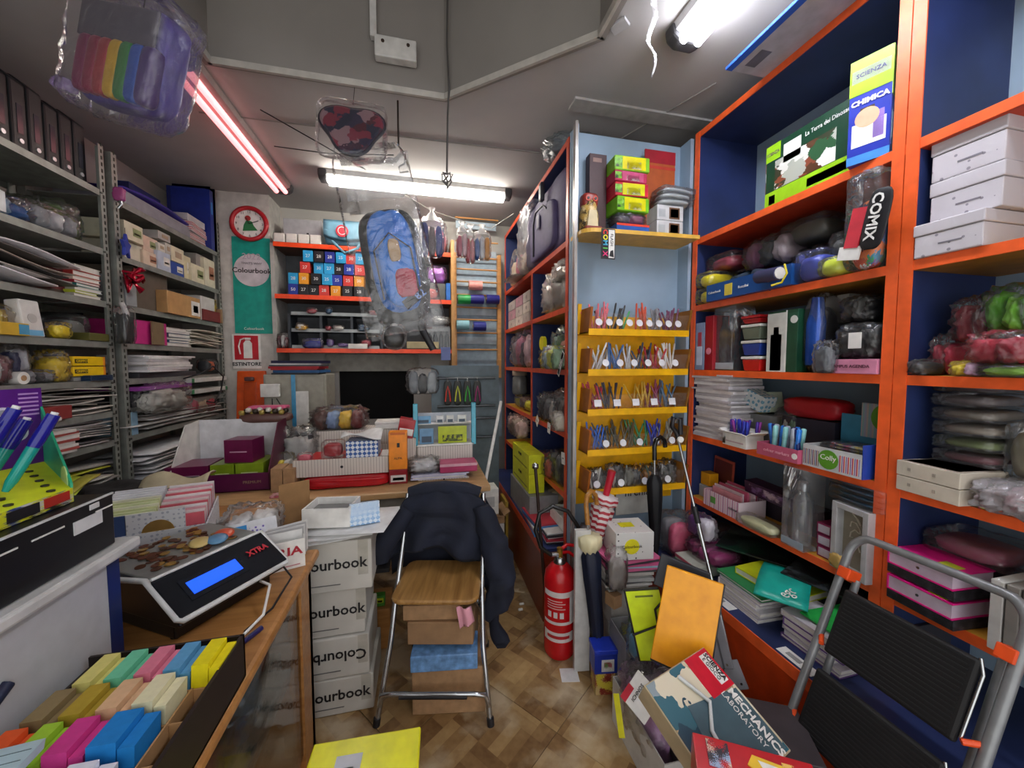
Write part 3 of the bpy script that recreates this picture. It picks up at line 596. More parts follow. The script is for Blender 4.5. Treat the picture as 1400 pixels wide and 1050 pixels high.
bx('stationery_box','tall open grey carton flap behind the tall cream box',slot('L',268,284,2.225,.10,.05),.2,c('9c9a94'))
# z 1.82
obx('open_carton','dark open brown carton on the third shelf next to the rack post',slot('L',184,230,1.821,372,.04),.3,c('5e5348',.8))
obx('open_carton','grey upright card box right against the rack post',slot('L',172,187,1.821,378,.0),.3,c('8f9294',.7))
bx('kraft_box','kraft box with a white barcode label in the middle of the third shelf',slot('L',229,274,1.821,403,-.02),.2,c('b98f5c',.6),[('P',.7,.98,.1,.8,WHT),('P',.76,.92,.25,.6,c('3a3a3a'))])
bx('small_box','clear lid tray leaning behind the kraft box',slot('L',246,284,1.90,.07,.05),.15,c('a9a9a8',.3))
bx('small_box','white box with a grey slant right of the kraft box',slot('L',275,294,1.821,407,.0),.18,c('d0cecb'))
bag('small_toys','mixed bright bits of red blue and yellow at the end of the third shelf',slot('L',288,316,1.87,410,.01),.15,[c('2a4aa0'),c('c8283c'),c('e8cf2a')],seed=31)
bx('small_box','dark red low box under the bright bits',slot('L',278,302,1.821,425,-.01),.12,c('7c2a2c')); bx('small_box','brown low box at the extreme end under the bright bits',slot('L',303,318,1.821,425,-.02),.12,c('9a7a58'))
# z 1.61
b=slot('L',184,228,1.611,440,.0); obx('open_folder','magenta lined brown folder gaping open on the fourth shelf',b,.25,c('c02a7c',.5),flaps=0)
bx('brown_board','brown card flap sticking out of the magenta folder',slot('L',206,228,1.611,441,-.012),.01,c('7d6a4c'),dz=.15)
stack('magazine','white or blue paperback in the low pile right of the magenta folder','book',slot('L',228,262,1.611,.12,.0),.24,6,[c('d0ccc8'),c('2c4f74'),c('b8b4ae'),c('40566c'),c('c9c0c8')],'paperbacks on the fourth shelf',seed=9,book=True)
sheets('magazine','curled cream magazine in the loose pile at the fourth shelf end','magazine',slot('L',258,312,1.611,.12,-.01),.26,9,[c('d8d3c4'),c('b5b09f'),c('c9c4b4'),c('8f8b82')],'cream magazines at the fourth shelf end',8,.03)
# z 1.41
stack('envelope_pad','thick white envelope bundle in the leaning pile on the fifth shelf','envelopes',slot('L',196,266,1.445,.10,-.02),.24,7,[c('d9d6d6'),c('c4c1c4'),c('dedcda')],'white envelopes on the fifth shelf',.12,seed=3)
bx('dark_tray','dark tray under the white envelope bundles',slot('L',190,268,1.411,.03,.0),.28,c('3a3a3e'))
bag('small_gadget','dark gadget with an orange button at the fifth shelf end',slot('L',286,312,1.43,490,.01),.1,[c('22262e'),c('d0602a'),c('22262e')],seed=41,amp=.1)
bx('purple_folder','long violet folder jutting out under the envelopes',slot('L',182,262,1.34,.022,-.05),.3,c('8a3a94',.35))
bx('black_carton','black card box with a white label hanging under the violet folder',slot('L',180,226,1.246,.09,.0),.3,c('26262c'),[('P',.32,.45,.2,.85,WHT),('P',.62,.75,.3,.8,c('b9b7aa'))])
bx('green_tray','green edged letter tray with white papers right of the crinkled bag',slot('L',262,312,1.36,.03,-.03),.26,c('d4d4d0'),[('P',0,.06,0,1,c('3f8a5c'))]); bx('green_tray','white paper bundle in the lower green edged tray',slot('L',262,312,1.28,.03,-.03),.26,c('c9c9c5'),[('P',0,.06,0,1,c('3f8a5c')),('P',.94,1,0,1,c('3f8a5c'))])
bag('crinkled_bag','big crinkled clear bag spilling out below the violet folder',slot('L',208,266,1.20,524,-.09),.12,[c('b6b4ac',.3)],seed=44,amp=.3)
r=thing('cable_loop','black cable drooping in a loop from the letter trays','cable',P(290,525,X=XL+.10)); b=MB(); b.tube([(-.12,-.14,.04),(0.0,-.14,.08),(0.02,-.02,.13),(0.02,.12,.05),(0,.12,-.06),(0,.02,-.14),(0,-.08,-.12)],.005,8); mesh('cable_body',b,INK,r)
bag('hanging_doll','red and beige bits in a bag on the sixth shelf',slot('L',262,302,1.11,540,-.02),.15,[c('b04a5c'),c('c9b49a'),c('a8364a')],seed=46)
bx('blue_notebook','pale blue spiral notebook standing on the lower far shelf by the post',slot('L',178,189,1.091,563,.0),.2,c('8fb5cc')); 
sheets('paper_sheet','white paper sheet in the low far rack bay behind the beige bag','paper',slot('L',186,312,1.091,.09,-.01),.3,8,[c('bdbbb8'),c('8f8d8a'),c('d0cecb')],'papers in the low far rack bay',18,.02)
sheets('paper_sheet','white form on the shelf behind the maroon display carton','paper',slot('L',182,312,.801,.16,-.05),.36,9,[c('c8c8cc'),c('a9a9ae'),c('dadade')],'forms behind the maroon display carton',19,.02)
# ================= BACK SHELVES =================
z=ZB[0]+.001
bx('flat_carton','long grey box behind white packets on the top back shelf',slot('B',388,440,z,300,.08),.18,c('a6a7ab'),[('P',.6,.66,.4,.5,INK)])
for i in range(4): bx('paper_packet','%s small white packet from the left on the top back shelf'%OR[i],slot('B',374+i*16.5,389+i*16.5,z,318+i,.0),.07,c('d8d5cf'),group='white packets on the top back shelf',bev=.006)
s=slot('B',443,501,z,303,-.02); r=thing('messenger_bag','pale blue messenger bag with a round red badge on the top back shelf','bag',s.loc)
b=MB(); b.crum(s.w,.16,s.h,.04,9,3,6); mesh('bag_body',b,c('5f8fa6',.6),r); b=MB(); b.sheet(s.w*1.0,.06,lambda u,v:((u-.5)*s.w,-.012-.008*math.sin(v*3.1),s.h*(.97-.68*v)-.03*math.sin(u*3.1)*v),t=.01,nx=8,ny=5); mesh('flap',b,c('6b9db5',.6),r)
b=MB(); b.cyl((-.02,-.034,s.h*.55),(-.02,-.024,s.h*.55),.05,n=24); mesh('round_badge',b,c('c8283c',.4),r); b=MB(); b.cyl((-.02,-.036,s.h*.55),(-.02,-.033,s.h*.55),.034,n=20); mesh('badge_ring',b,WHT,r); b=MB(); b.cyl((-.02,-.038,s.h*.55),(-.02,-.035,s.h*.55),.028,n=20); mesh('badge_centre',b,c('c8283c',.4),r)
b=MB(); b.tube([(-s.w*.3,-.03,.02),(0,-.05,-.08),(s.w*.3,-.04,-.03),(s.w*.5,0,.12)],.012,8); mesh('strap',b,c('5f8fa6',.6),r)
bag('pink_bag','pink shiny bag at the right end of the top back shelf',slot('B',583,612,z,300,.0),.2,c('d87a94',.4),seed=51); bag('white_bag','white paper wrapped bundle beside the pink bag on the top shelf',slot('B',558,582,z,318,.02),.2,c('d0cdc8'),seed=52)
# cubes
z=ZB[1]+.001
cubes=["k  c k b c r B","   r c c k b c","c o k c b r r ","b k k r    o  "]
rows=[(393,[(402,'blue'),(415,'black'),(429,'black'),(442,'red')]),]
cube=[(394,0,'b'),(408,0,'k'),(422,0,'k'),(436,0,'r'),
(394,1,'c'),(408.5,1,'o'),(425,1,'k'),(440,1,'c'),(454,1,'b'),(469,1,'r'),(484,1,'o'),
(410,2,'r'),(429,2,'c'),(443,2,'c'),(456,2,'k'),(470,2,'b'),(485,2,'r'),
(414,3,'c'),(429,3,'k'),(444,3,'b'),(459,3,'c'),(473,3,'r'),(486,3,'c'),(486,4,'b'),(452,0,'o'),(468,0,'k'),(484,0,'k')]
CC={'b':('24389c','dark blue'),'k':('1a1b20','black'),'r':('d03a34','red'),'c':('2aa0d8','sky blue'),'o':('e89a24','orange')}
for px,lv,k in cube:
    s=slot('B',px,px+13.5,z+.095*lv,.093,.02+.01*((int(px)+lv)%3)); col,nm=CC[k]
    bx('cube_box','%s cube box, %s from left in the %s row on the middle back shelf'%(nm,OR[sorted(x for x,l_,_ in cube if l_==lv).index(px)],['bottom','second','third','fourth','top'][lv]),s,.1,c(col,.35),[('T',str(R.choice([28,50,25,27,30])),.5,.5,.4,WHT)],group='%s cube boxes on the middle back shelf'%nm)
bag('figure_pack','beige and white bagged pack right of the cube boxes',slot('B',502,520,z,365,.0),.1,[c('c9a878'),c('d8d5d0')],seed=55,ns=2)
bag('violet_bag','violet shiny bag high at the right of the middle back shelf',slot('B',584,611,z+.16,.16,.03),.16,c('b060c8',.3),seed=56)
bx('grey_box','grey box supporting the violet bag on the middle back shelf',slot('B',586,609,z,.155,.04),.15,c('5c605c')); bag('coral_bag','coral pink bag lying at the right end of the middle shelf',slot('B',560,600,z,388,-.02),.08,c('e8605a',.4),seed=57)
bx('blue_box','narrow blue upright box at the far right of the middle shelf',slot('B',610,616,z,387,.0),.1,c('2a6ab8'))
# lower back shelf: pigeonhole organiser
z=ZB[2]+.001; s=slot('B',396,522,z,432,.03)
r=thing('desk_organiser','dark two-tier compartment organiser on the lowest back shelf','organiser',s.loc)
for k in range(4): x=-s.w/2+s.w*k/3; mesh('divider',box(x-.01,x+.01,0,.2,0,s.h),c('2a3038',.4),r)
for k in range(3): zz=s.h*k/2; mesh('tier_shelf',box(-s.w/2,s.w/2,0,.2,zz,zz+.008),c('30363e',.4),r); mesh('tier_lip',box(-s.w/2+.02,s.w/2-.02,-.008,0,zz,zz+.028),c('8f9698',.3),r)
q=random.Random(5)
kinds=[('marker_box','white'),('stapler','black'),('tape_pack','red'),('gadget','grey')]
for i in range(15):
    cx=i%3; ty=(i//3)%3; a=400+cx*41+q.uniform(0,22); zz=z+.01+ty*s.h/2; col=q.choice(['d8d4cc','8a2434','2a2a30','d0a028','b9b4b0','4a2a70','1c4a6c'])
    nm={'d8d4cc':'white','8a2434':'dark red','2a2a30':'black','d0a028':'mustard','b9b4b0':'grey','4a2a70':'purple','1c4a6c':'navy'}[col]
    bag('office_item',('small %s packet in the %s %s compartment of the dark organiser' if i not in (14,13) else 'another %s packet, %s %s compartment, dark organiser')%(nm,['bottom','middle','top'][ty],['left','middle','right'][cx]),slot('B',a,a+q.uniform(9,18),zz,q.uniform(.04,.075),.0),.08,c(col,.4),seed=60+i,cat='packet',group='small %s packets on the %s organiser tier'%(nm,['bottom','middle','top'][ty]),f=CLR)
bx('pen_tin','white long tin lying at the front of the lowest back shelf',slot('B',476,502,z,470,-.012),.03,c('d5d2cc')); bag('blue_bundle','blue tangle of cords at the front of the lowest back shelf',slot('B',414,440,z,463,-.02),.04,c('24308c'),seed=80,amp=.35)
for i in range(4): bottle('ink_bottle','%s dark ink bottle from the left in the clear case'%OR[i],slot('B',585+i*8,590+i*8,z,.1).loc+Vector((0,.05,0)),.17,.022,c('1c2430',.2),c('30343c',.3),group='ink bottles by the slatted rack',n=10)
for i in range(4): pass
bx('acrylic_case','clear acrylic case enclosing four dark ink bottles',slot('B',583,616,z,446,.0),.10,film('acr2','e6eef0',.06,.05,3)); bag('crinkled_bag','small crinkled bag on the acrylic case of ink bottles',slot('B',592,615,z+.235,.07,.01),.1,c('a5a5a2'),seed=82,amp=.3)
s=slot('B',362,396,z,462,-.03); bag('canvas_shoe_pack','maroon striped rolled pouch at the left end of the lowest back shelf',slot('B',377,393,z,455,-.03),.1,[c('5a3038'),c('b5b0b0')],seed=83)
# ribbon rolls
for lb,a,b_,y,col,nm in[('pink',641,659,390,'e89a92','short pink ribbon roll, highest on the slatted rack'),('green',626,643,409,'1f9a4a','green ribbon roll left of a dark blue one'),('blue',643,661,409,'2a2a86','dark blue ribbon roll touching the green one'),('blue',665,682,409,'28287c','dark blue ribbon roll at the right end of its rod'),('cyan',624,641,444,'8fc4cf','pale cyan ribbon roll lowest at the left'),('blue',647,664,446,'2a3088','small dark blue ribbon roll beside the cyan one')]:
    p0=P(a,y,Y=3.69); p1=P(b_,y,Y=3.69); r=thing('ribbon_roll',nm,'ribbon roll',((p0.x+p1.x)/2,3.69,p0.z)); L=(p1.x-p0.x)/2
    b=MB(); b.cyl((-L,0,0),(L,0,0),.045,n=16); mesh('ribbon',b,c(col,.3),r); b=MB(); b.cyl((-L-.004,0,0),(L+.004,0,0),.016,n=10); mesh('core',b,KRAFT,r)
# ================= BACK COUNTER GOODS =================
CT=.781
# maroon display carton
s=slot(2.36,232,368,CT,655); MAR=c('5c1148',.4)
r=thing('display_carton','large open display carton, white inside with a maroon front, left of the striped boxes','display box',s.loc,0); w_=s.w;d_=.30
mesh('front_lip',box(-w_/2,w_/2,0,.006,0,.10),MAR,r); mesh('base',box(-w_/2,w_/2,0,d_,0,.004),KRAFT,r); mesh('back_wall',box(-w_/2,w_/2,d_-.005,d_,0,.37),c('dcdce0',.5),r)
for sg in(-1,1):
    b=MB(); b.prism([(0,0),(d_,0),(d_,.37),(.16,.36),(0,.11)],sg*w_/2-.003,sg*w_/2+.003,'x'); mesh('side_wall',b,c('d5d2cd',.5) if sg<0 else c('5a2038',.5),r)
text('PREMIUM',.022,c('a08a70'),r,(w_*.32,-.001,.05))
def dbox(lb,x,y,z,w,d,h,col,rz=0): bx('tea_box',lb,D(x,y,z,w,h,rz),d,c(col,.3),[('P',.2,.8,.45,.5,c('c9a0b8' if col=='6a1646' else 'd8e6a0'))],cat='box')
X0=s.loc.x
dbox('flat maroon box lying at the left inside the display carton',X0-.17,2.40,CT+.05,.2,.2,.10,'6a1646',.05)
dbox('olive green box in the middle of the display carton',X0-.005,2.41,CT+.05,.115,.2,.10,'7f9a1e'); dbox('olive green box at the right of the display carton',X0+.13,2.41,CT+.05,.14,.2,.10,'86a022')
dbox('maroon cube box on top of the olive green boxes',X0+.07,2.43,CT+.152,.15,.13,.13,'6a1646',-.12)
bx('riser','white inner tray under the boxes of the display carton',D(X0,2.40,CT+.005,w_*.9,.043),.22,WHT)
# kraft pair and yellow bag
for i,lb in enumerate(['left','right']): bx('kraft_box','%s one of two plain kraft boxes between display carton and striped box'%lb,slot(2.30,370+i*17,386+i*17,CT,641),.12,KRAFT)
bag('yellow_pack','yellow topped crinkled pack above the pair of kraft boxes',slot(2.46,372,398,CT,622),.12,[c('e0c82a'),c('c9c9c4')],seed=91,ns=2)
bag('tissue_bundle','grey crumpled tissue and film heap behind the kraft boxes',slot(2.58,378,428,CT,588),.16,[c('a7a7a5',.4)],seed=92,amp=.3)
bx('pink_strip','strip of pink flowered ribbon cards along the counter edge',slot(2.20,368,412,CT,.012),.06,pal('flw',['c85a6a','d8a0a8','7a3a40','d8c8c0'],90))
# red wrap, striped boxes
STR=stripes('pin',['cfc8c0','d8d2ca','8f857c'],.016,0,.5,[0,.5,.86])
b_=slot(2.28,412,532,CT,.062); b=MB(); b.crum(b_.w,.40,.062,.05,9,4,8); tag(mesh('red_wrapping','' or b,c('b81420',.25),loc=b_.loc),'glossy red wrapped slab under the long striped carton','parcel')
s=slot(2.33,400,531,CT+.066,627); obx('striped_carton','long open pinstriped cream carton on the glossy red slab',s,.36,STR,de=[('D',.5,.5,.008,INK)],t=.006)
zz=s.loc.z+s.h-.02
bx('inner_block','white card insert inside the long striped carton',D(s.loc.x,2.36,s.loc.z+.007,s.w-.03,s.h-.034),.30,WHT)
bx('red_tray','flat red tray lying across the long striped carton',D(s.loc.x-.0,2.36,zz,.40,.012),.24,c('c01a20',.35))
bag('red_pen_box','see-through red box of red pens on the flat red tray',D(s.loc.x-.06,2.38,zz+.013,.12,.10),.1,[c('a01020',.3)],seed=95,amp=.04,pw=9)
bx('gingham_box','blue and white checked gift box on the flat red tray',D(s.loc.x+.11,2.37,zz+.013,.18,.10),.15,checks('ging','3a62a8','dfe6ee',55),bev=.003)
b=MB(); b.sheet(.22,.2,lambda u,v:.01+.03*math.sin(u*5+v*4)*.6,t=.006,nx=10,ny=8); tag(mesh('white_wrap',b,c('e2e4e4',.4),loc=(s.loc.x+.11,2.34,zz+.13)),'crumpled white paper draped over the checked gift box','paper')
bag('pink_label_pack','pink and white card pack in the left corner of the long striped carton',D(s.loc.x-.20,2.35,zz,.08,.06),.05,[c('c84a62')],seed=96,amp=.1)
s2=slot(2.72,430,545,CT,588); bx('striped_box','closed pinstriped box standing behind the long striped carton',s2,.2,STR)
s3=D(s2.loc.x-.12,2.72,s2.loc.z+s2.h+.002,.36,.16); bag('treat_bag','big clear bag with a yellow jar and blue ball, on the rear striped box',s3,.2,[c('5a3a34'),c('7f9ac4'),c('d8b020'),c('6a2a2a')],seed=99,ns=4,amp=.2,pw=3)
bx('white_lid_box','white lidded box right of the clear treat bag',D(s2.loc.x+.20,2.73,s2.loc.z+s2.h+.001,.16,.05),.15,WHT,lid=.015,bev=.003)
# orange and red boxes
s=slot(2.30,532,557,CT,642); bx('sweets_box','dark red box with a white label under the orange box',s,.1,c('8a1420',.3),[('P',.08,.92,.15,.62,c('d8d4d0')),('P',.2,.8,.25,.45,c('4a4a4a'))])
bx('orange_box','upright orange box with black writing standing on the dark red box',up(s,s.h+.001,.22),.09,c('ee8a12',.4),[('P',.1,.9,.94,1,c('c8641a')),('T','ALPA',.5,.3,.09,INK),('P',.45,.6,.6,.72,INK)])
bx('red_box','tilted red box with a white label behind the orange box',D(s.loc.x+.03,2.50,CT+.24,.10,.12),.1,c('a82028',.3),[('P',.1,.95,.15,.5,WHT)],ry=.2); bx('grey_stand','grey carton supporting the tilted red box',D(s.loc.x+.03,2.50,CT,.14,.235),.12,STR)
# right group
s=slot(2.32,572,641,CT,656); bx('striped_box','low pinstriped box at the right end of the back counter',s,.3,STR,[('D',.5,.5,.006,INK)])
stack('paper_ream','pale lilac paper stack on the low right striped box','paper',D(s.loc.x-.02,2.33,CT+s.h+.001,.36,.03),.28,4,[c('c6c8de'),c('d6d4d0'),c('b9bed8')],'lilac papers on the right striped box',seed=7)
zz=CT+s.h+.033
bag('foil_bundle','silver and white printed foil bundle leaning beside the pink packet',D(s.loc.x-.12,2.33,zz,.18,.08),.2,[c('b5b5b8',.3)],seed=101,amp=.3); bx('pink_packet','dark pink packet in clear wrapping at the right of the back counter',D(s.loc.x+.09,2.33,zz,.23,.055),.14,c('b03a68',.4),[('P',0,1,.7,1,c('d8a8b8'))],bev=.006)
s=D(s.loc.x+.02,2.52,CT,.36,.17); bx('striped_tray','pinstriped box holding up the toy display stand',s,.2,STR,[('P',.7,.9,.3,.5,INK)])
r=thing('toy_stand','white and clear display stand with pale blue posts full of blister packs','display stand',(s.loc.x,2.53,CT+.172))
for x in(-.19,.19): mesh('post',box(x-.015,x+.015,.0,.03,0,.28),c('4fb0c8',.2),r,bev=.004)
mesh('shelf',box(-.19,.19,0,.16,0,.01),WHT,r); mesh('shelf',box(-.19,.19,.08,.16,.13,.135),WHT,r); mesh('back_panel',box(-.19,.19,.16,.165,0,.2),c('b5bcc4',.3),r)
for i,(x,h0,hh,ww,col) in enumerate([(.05,.012,.11,.19,'b8c820'),(-.12,.012,.10,.09,'6f9cc0'),(-.14,.136,.05,.1,'6fa8d0'),(-.03,.136,.05,.05,'dadada'),(.04,.136,.05,.05,'cfcfcf'),(.12,.136,.05,.06,'e0e0dc')]):
    bx('blister_card',['lime blister card with little black cars on the toy stand','pale blue blister card left of the lime one on the toy stand','sky blue card at the upper left of the toy stand','upper white card left of centre on the toy stand','upper white card in the centre of the toy stand','upper white card at the right of the toy stand'][i],D(s.loc.x+x,2.55 if h0<.1 else 2.62,CT+.172+h0,ww,hh),.02,c(col,.3),[('P',.15,.85,.1,.5,pal('cars',['1a1c1c','b8c820','1a1c1c','5a6a1a'],60) if i==0 else c('4a5a6a'))])
# rail with hair clips
r=thing('hook_rail','grey metal rails on the panel behind the toy stand','rail',(0,3.0,0)); z1=P(640,517,Y=3.0).z;z2=P(640,555,Y=3.0).z; xa,xb=P(597,517,Y=3).x,P(677,517,Y=3).x
for z in(z1,z2,P(640,572,Y=3).z,P(640,598,Y=3).z): b=MB(); b.cyl((xa,0,z),(xb,0,z),.010,n=8); mesh('rail_bar',b,c('5a5f62',.3,.7),r)
mesh('backing',box(xa-.04,xb+.04,.05,.065,0,z1+.1),c('6b7a82',.6),r)
for z in(z1,z2): 
    for x in(xa+.02,xb-.02): b=MB(); b.cyl((x,0,z),(x,.05,z),.006,n=6); mesh('bracket',b,STEEL,r)
for i,col in enumerate(['d84030','c8d040','40b040','a03070']):
    p=P(612+i*13.5,519,Y=2.985); o=thing('hair_clip','hanging hair claw with %s prongs on the upper rail'%['red','yellow','green','magenta'][i],'hair claw',p)
    b=MB(); b.crum(.06,.012,.19,.05,6,2,4,cy=.0,cz=-.2); mesh('card',b,c('22241f'),o)
    b=MB(); b.tube([(-.02,-.012,-.17),(-.012,-.015,-.10),(0,-.015,-.05),(.012,-.015,-.10),(.02,-.012,-.17)],.006,6); mesh('prongs',b,c(col,.3),o); b=MB(); b.tube([(0,.0,-.02),(0,-.005,.008),(0,.01,.012)],.003,5); mesh('hook',b,STEEL,o)
bag('hanging_bag','crinkled clear bag with a dark comb hanging left of the hair claws',slot(2.95,556,600,1.26,503),.05,[c('6a7076'),c('25282c'),c('8f9598')],seed=105,amp=.12)
bx('hang_card','small cream carton frame on top of the hanging clear bag',slot(2.97,556,600,1.61,.05),.04,c('c9b88a')); bx('file_pack','blue white packet leaning beside the cream frame',slot(2.97,603,616,1.52,.10),.03,c('6a78b0'))
# electronics corner
s=slot(3.3,368,452,0.0,512); r=thing('grey_cabinet','beige grey metal cabinet in the corner below the lowest back shelf','cabinet',s.loc)
mesh('cabinet_body',box(-s.w/2,s.w/2,0,.3,0,s.h),c('9b988c',.6),r,bev=.006); mesh('door',box(-s.w/2+.02,s.w/2-.02,-.012,0,.3,s.h-.02),c('a3a094',.6),r)
zt=s.h; X0=s.loc.x
bx('socket_box','white wall socket box on the beige cabinet',D(X0-.16,3.25,zt-.17,.13,.10),.035,WHT,bev=.004); bx('blue_ruler','long pale blue ruler standing against the beige cabinet',D(X0+.0,3.265,zt-.42,.03,.42),.006,c('4aa0d0',.3)); bx('white_sheet','white paper sheet standing beside the blue ruler',D(X0+.06,3.27,zt-.40,.09,.27),.003,WHT)
for i,(x,col) in enumerate([(-.13,'26262a'),(-.04,'26262a'),(.06,'3a3a3a')]): pass
r=thing('socket_cable','thin dark cables hanging from the white socket box','cable',(X0-.14,3.24,zt-.18)); b=MB(); b.tube([(0,0,0),(.0,-.005,-.12),(.02,0,-.26)],.004,6); b.tube([(.03,0,0),(.08,0,-.1),(.04,0,-.22)],.004,6); mesh('cable_body',b,INK,r)
stack('file_folder','red or dark folder in the messy pile on the beige cabinet','folder',D(X0,3.32,zt+.001,.38,.11),.24,7,[c('20242c'),c('2f5a8a'),c('a01c24'),c('b0202a'),c('4a4a50'),c('c9c9c9'),c('1a1a40')],'folders on the beige cabinet',.2,seed=8)
s=slot(2.85,380,430,.78,563); r=thing('printer','light grey desktop printer with a dark top in the corner of the back counter','printer',s.loc-Vector((0,0,0)))
s.loc.z=CT; mesh('printer_body',box(-s.w/2,s.w/2,-.0,.3,0,.17),c('b5b8ba',.4),r,bev=.015); mesh('top_cover',box(-s.w/2,s.w/2,.06,.3,.171,.23),c('3a3c3e',.3),r,bev=.02); mesh('paper_tray',box(-s.w/2+.02,s.w/2-.02,-.02,0,.05,.07),c('d0d2d2',.4),r); mesh('slot_line',box(-s.w/2+.03,s.w/2-.03,-.001,.003,.10,.115),INK,r)
mesh('printer_stand',box(-s.w/2,s.w/2,.02,.3,-.78,-.002),c('8f8f8c'),r)
r=thing('sweets_tin','boat shaped dish of gold wrapped sweets under a pink lid on the counter left','dish',(X0-.02,2.56,1.14))
r.location=P(360,580,Y=2.66); b=MB(); b.crum(.30,.12,.07,.05,8,2,3,cy=.06); mesh('dish',b,c('6a4a44',.4),r); 
for k in range(14): b=MB(); b.crum(.03,.03,.03,.2,4,k,3,cx=-.12+k*.0185,cy=.01+.02*(k%2),cz=.058+.008*(k%3)); mesh('sweet',b,c(['b09a50','3a3228','d8d4c8'][k%3],.3,.3),r)
mesh('lid',box(-.10,.12,.03,.12,.085,.11),c('d8608a',.35),r,bev=.01); mesh('stand',box(-.05,.05,.02,.12,-.36,.01),c('4a2a20'),r)
# ================= CENTRE: CARTONS =================
CART=c('c9c7c0',.6,n=.08,s=6); zs=[0,.162,.342,.545,.762]
for i in range(4):
    s=D(-.425+[.0,-.01,-.015,.0][i],1.67+[.0,.0,.01,-.01][i],zs[i]+.001,.40-[.0,.01,.03,-.01][i],zs[i+1]-zs[i]-.003)
    r=bx('printed_carton',['bottom white carton of the stack at the counter end','third white carton from the top, its black print upside down','second white carton from the top of the four-high stack','top white carton of the four, under loose papers'][i],s,.30,CART,bev=.006)
    o=r; R_=thing('x','','',(0,0,0)); bpy.data.objects.remove(R_)
    t_=text('Colourbook',.062,INK,None,(0,0,0),bold=.001); t_.parent=o; t_.location=(.03,-.0025,s.h*.55); t_.rotation_euler=(H,math.pi if i==1 else 0,0)
    k=mesh('small_print',box(-.05,.08,-.001,.0005,.03,.034),c('6a6a6a'),o); mesh('packing_tape',box(.15,.19,-.001,.0006,s.h*.3,s.h),c('b9b6ac',.2),o)
for i in range(3):
    b=MB(); b.sheet(.34,.28,lambda u,v:.004+.012*u*u,t=.002,nx=5,ny=3); tag(mesh('paper_sheet',b,c('dfe0e0'),loc=(-.43+.05*i,1.62,.765+.016*i),rot=(0,0,.1-.15*i)),ordw(i,3)+' loose white sheet on the top carton of the stack','paper','loose sheets on the top carton')
obx('open_box','small open white box with grey inside on top of the carton stack',D(-.40,1.68,.815,.19,.08,-.15),.15,WHT,t=.008); bx('grey_lining','grey cushion inside the small open white box',D(-.40,1.69,.825,.16,.045,-.15),.12,c('6f7070'))
bx('gingham_pack','sky blue gingham napkin pack leaning right of the open white box',D(-.245,1.68,.815,.12,.09,.2),.1,checks('gi2','5a9ad0','e6eef4',70),rx=-.3)
# napkins/green pack under counter behind the chair
for i in range(2): bx('seed_packet',['left green and yellow packet','right green and yellow packet'][i]+' standing behind the chair under the counter',slot(2.02,498+i*15,511+i*15,.22,815),.04,c('3f8a2a',.4),[('P',.15,.85,.35,.8,c('c8d028')),('P',.25,.75,.4,.6,c('2a3a20'))])
bx('wooden_crate','low wooden box base under the green packets',slot(2.0,492,534,.0,.215),.2,OAK); bag('dark_bag','dark clear bag of odds above the green packets',slot(2.05,494,530,.43,770),.12,[c('4a4a52'),c('7a4a5a'),c('3a3a40')],seed=111)
bx('black_shelf','dark support shelf between green packets and bag',slot(2.02,492,532,.40,.02),.18,c('2a2a2e'))
# ================= CHAIR =================
cz=-math.radians(13); r=thing('folding_chair','chrome tube folding chair with a wooden seat, navy jacket over its back','chair',(.03,1.55,0),cz)
CH=c('b8bcc0',.18,.9)
b=MB(); SW=.185; sp=[]
def rr(w,d0,d1,rad,n=5):
    o=[]
    for cx,cy,a0 in((w-rad,d1-rad,0),(-w+rad,d1-rad,1),(-w+rad,d0+rad,2),(w-rad,d0+rad,3)):
        for k in range(n+1): a=(a0+k/n)*H; o.append((cx+rad*math.cos(a),cy+rad*math.sin(a)))
    return o
b.prism(rr(.185,.0,.33,.05),.50,.52); mesh('seat',b,wood('seat','8a6232','b58a50',.3,(10,1,10)),r,bev=.007)
for sg in(-1,1):
    b=MB(); b.tube([(sg*.235,-.02,.012),(sg*.20,.06,.28),(sg*.19,.14,.49),(sg*.19,.25,.66),(sg*.185,.32,.86)],.0115,10); lg=mesh('leg',b,CH,r)
    f=MB(); f.cyl((sg*.237,-.022,0),(sg*.234,-.017,.03),.015,n=10); mesh('rubber_foot',f,INK,lg)
    b=MB(); b.tube([(sg*.19,.42,.012),(sg*.18,.28,.28),(sg*.165,.06,.495)],.0115,10); lg=mesh('leg',b,CH,r); f=MB(); f.cyl((sg*.19,.425,0),(sg*.19,.415,.03),.015,n=10); mesh('rubber_foot',f,INK,lg)
b=MB(); b.tube([(-.228,-.005,.07),(-.215,-.015,.125),(-.17,-.02,.135),(.17,-.02,.135),(.215,-.015,.125),(.228,-.005,.07)],.010,8); mesh('front_rung',b,CH,r)
b=MB(); b.cyl((-.14,-.026,.128),(.14,-.026,.128),.009,n=8); mesh('rung_grip',b,INK,r)
b=MB(); b.sheet(.36,.2,lambda u,v:((u-.5)*.36,.30+.03*v-.02*math.sin(u*3.14),.68+.17*v),t=.01,nx=8,ny=3); mesh('backrest',b,wood('seat','8a6232','b58a50',.3,(10,1,10)),r)
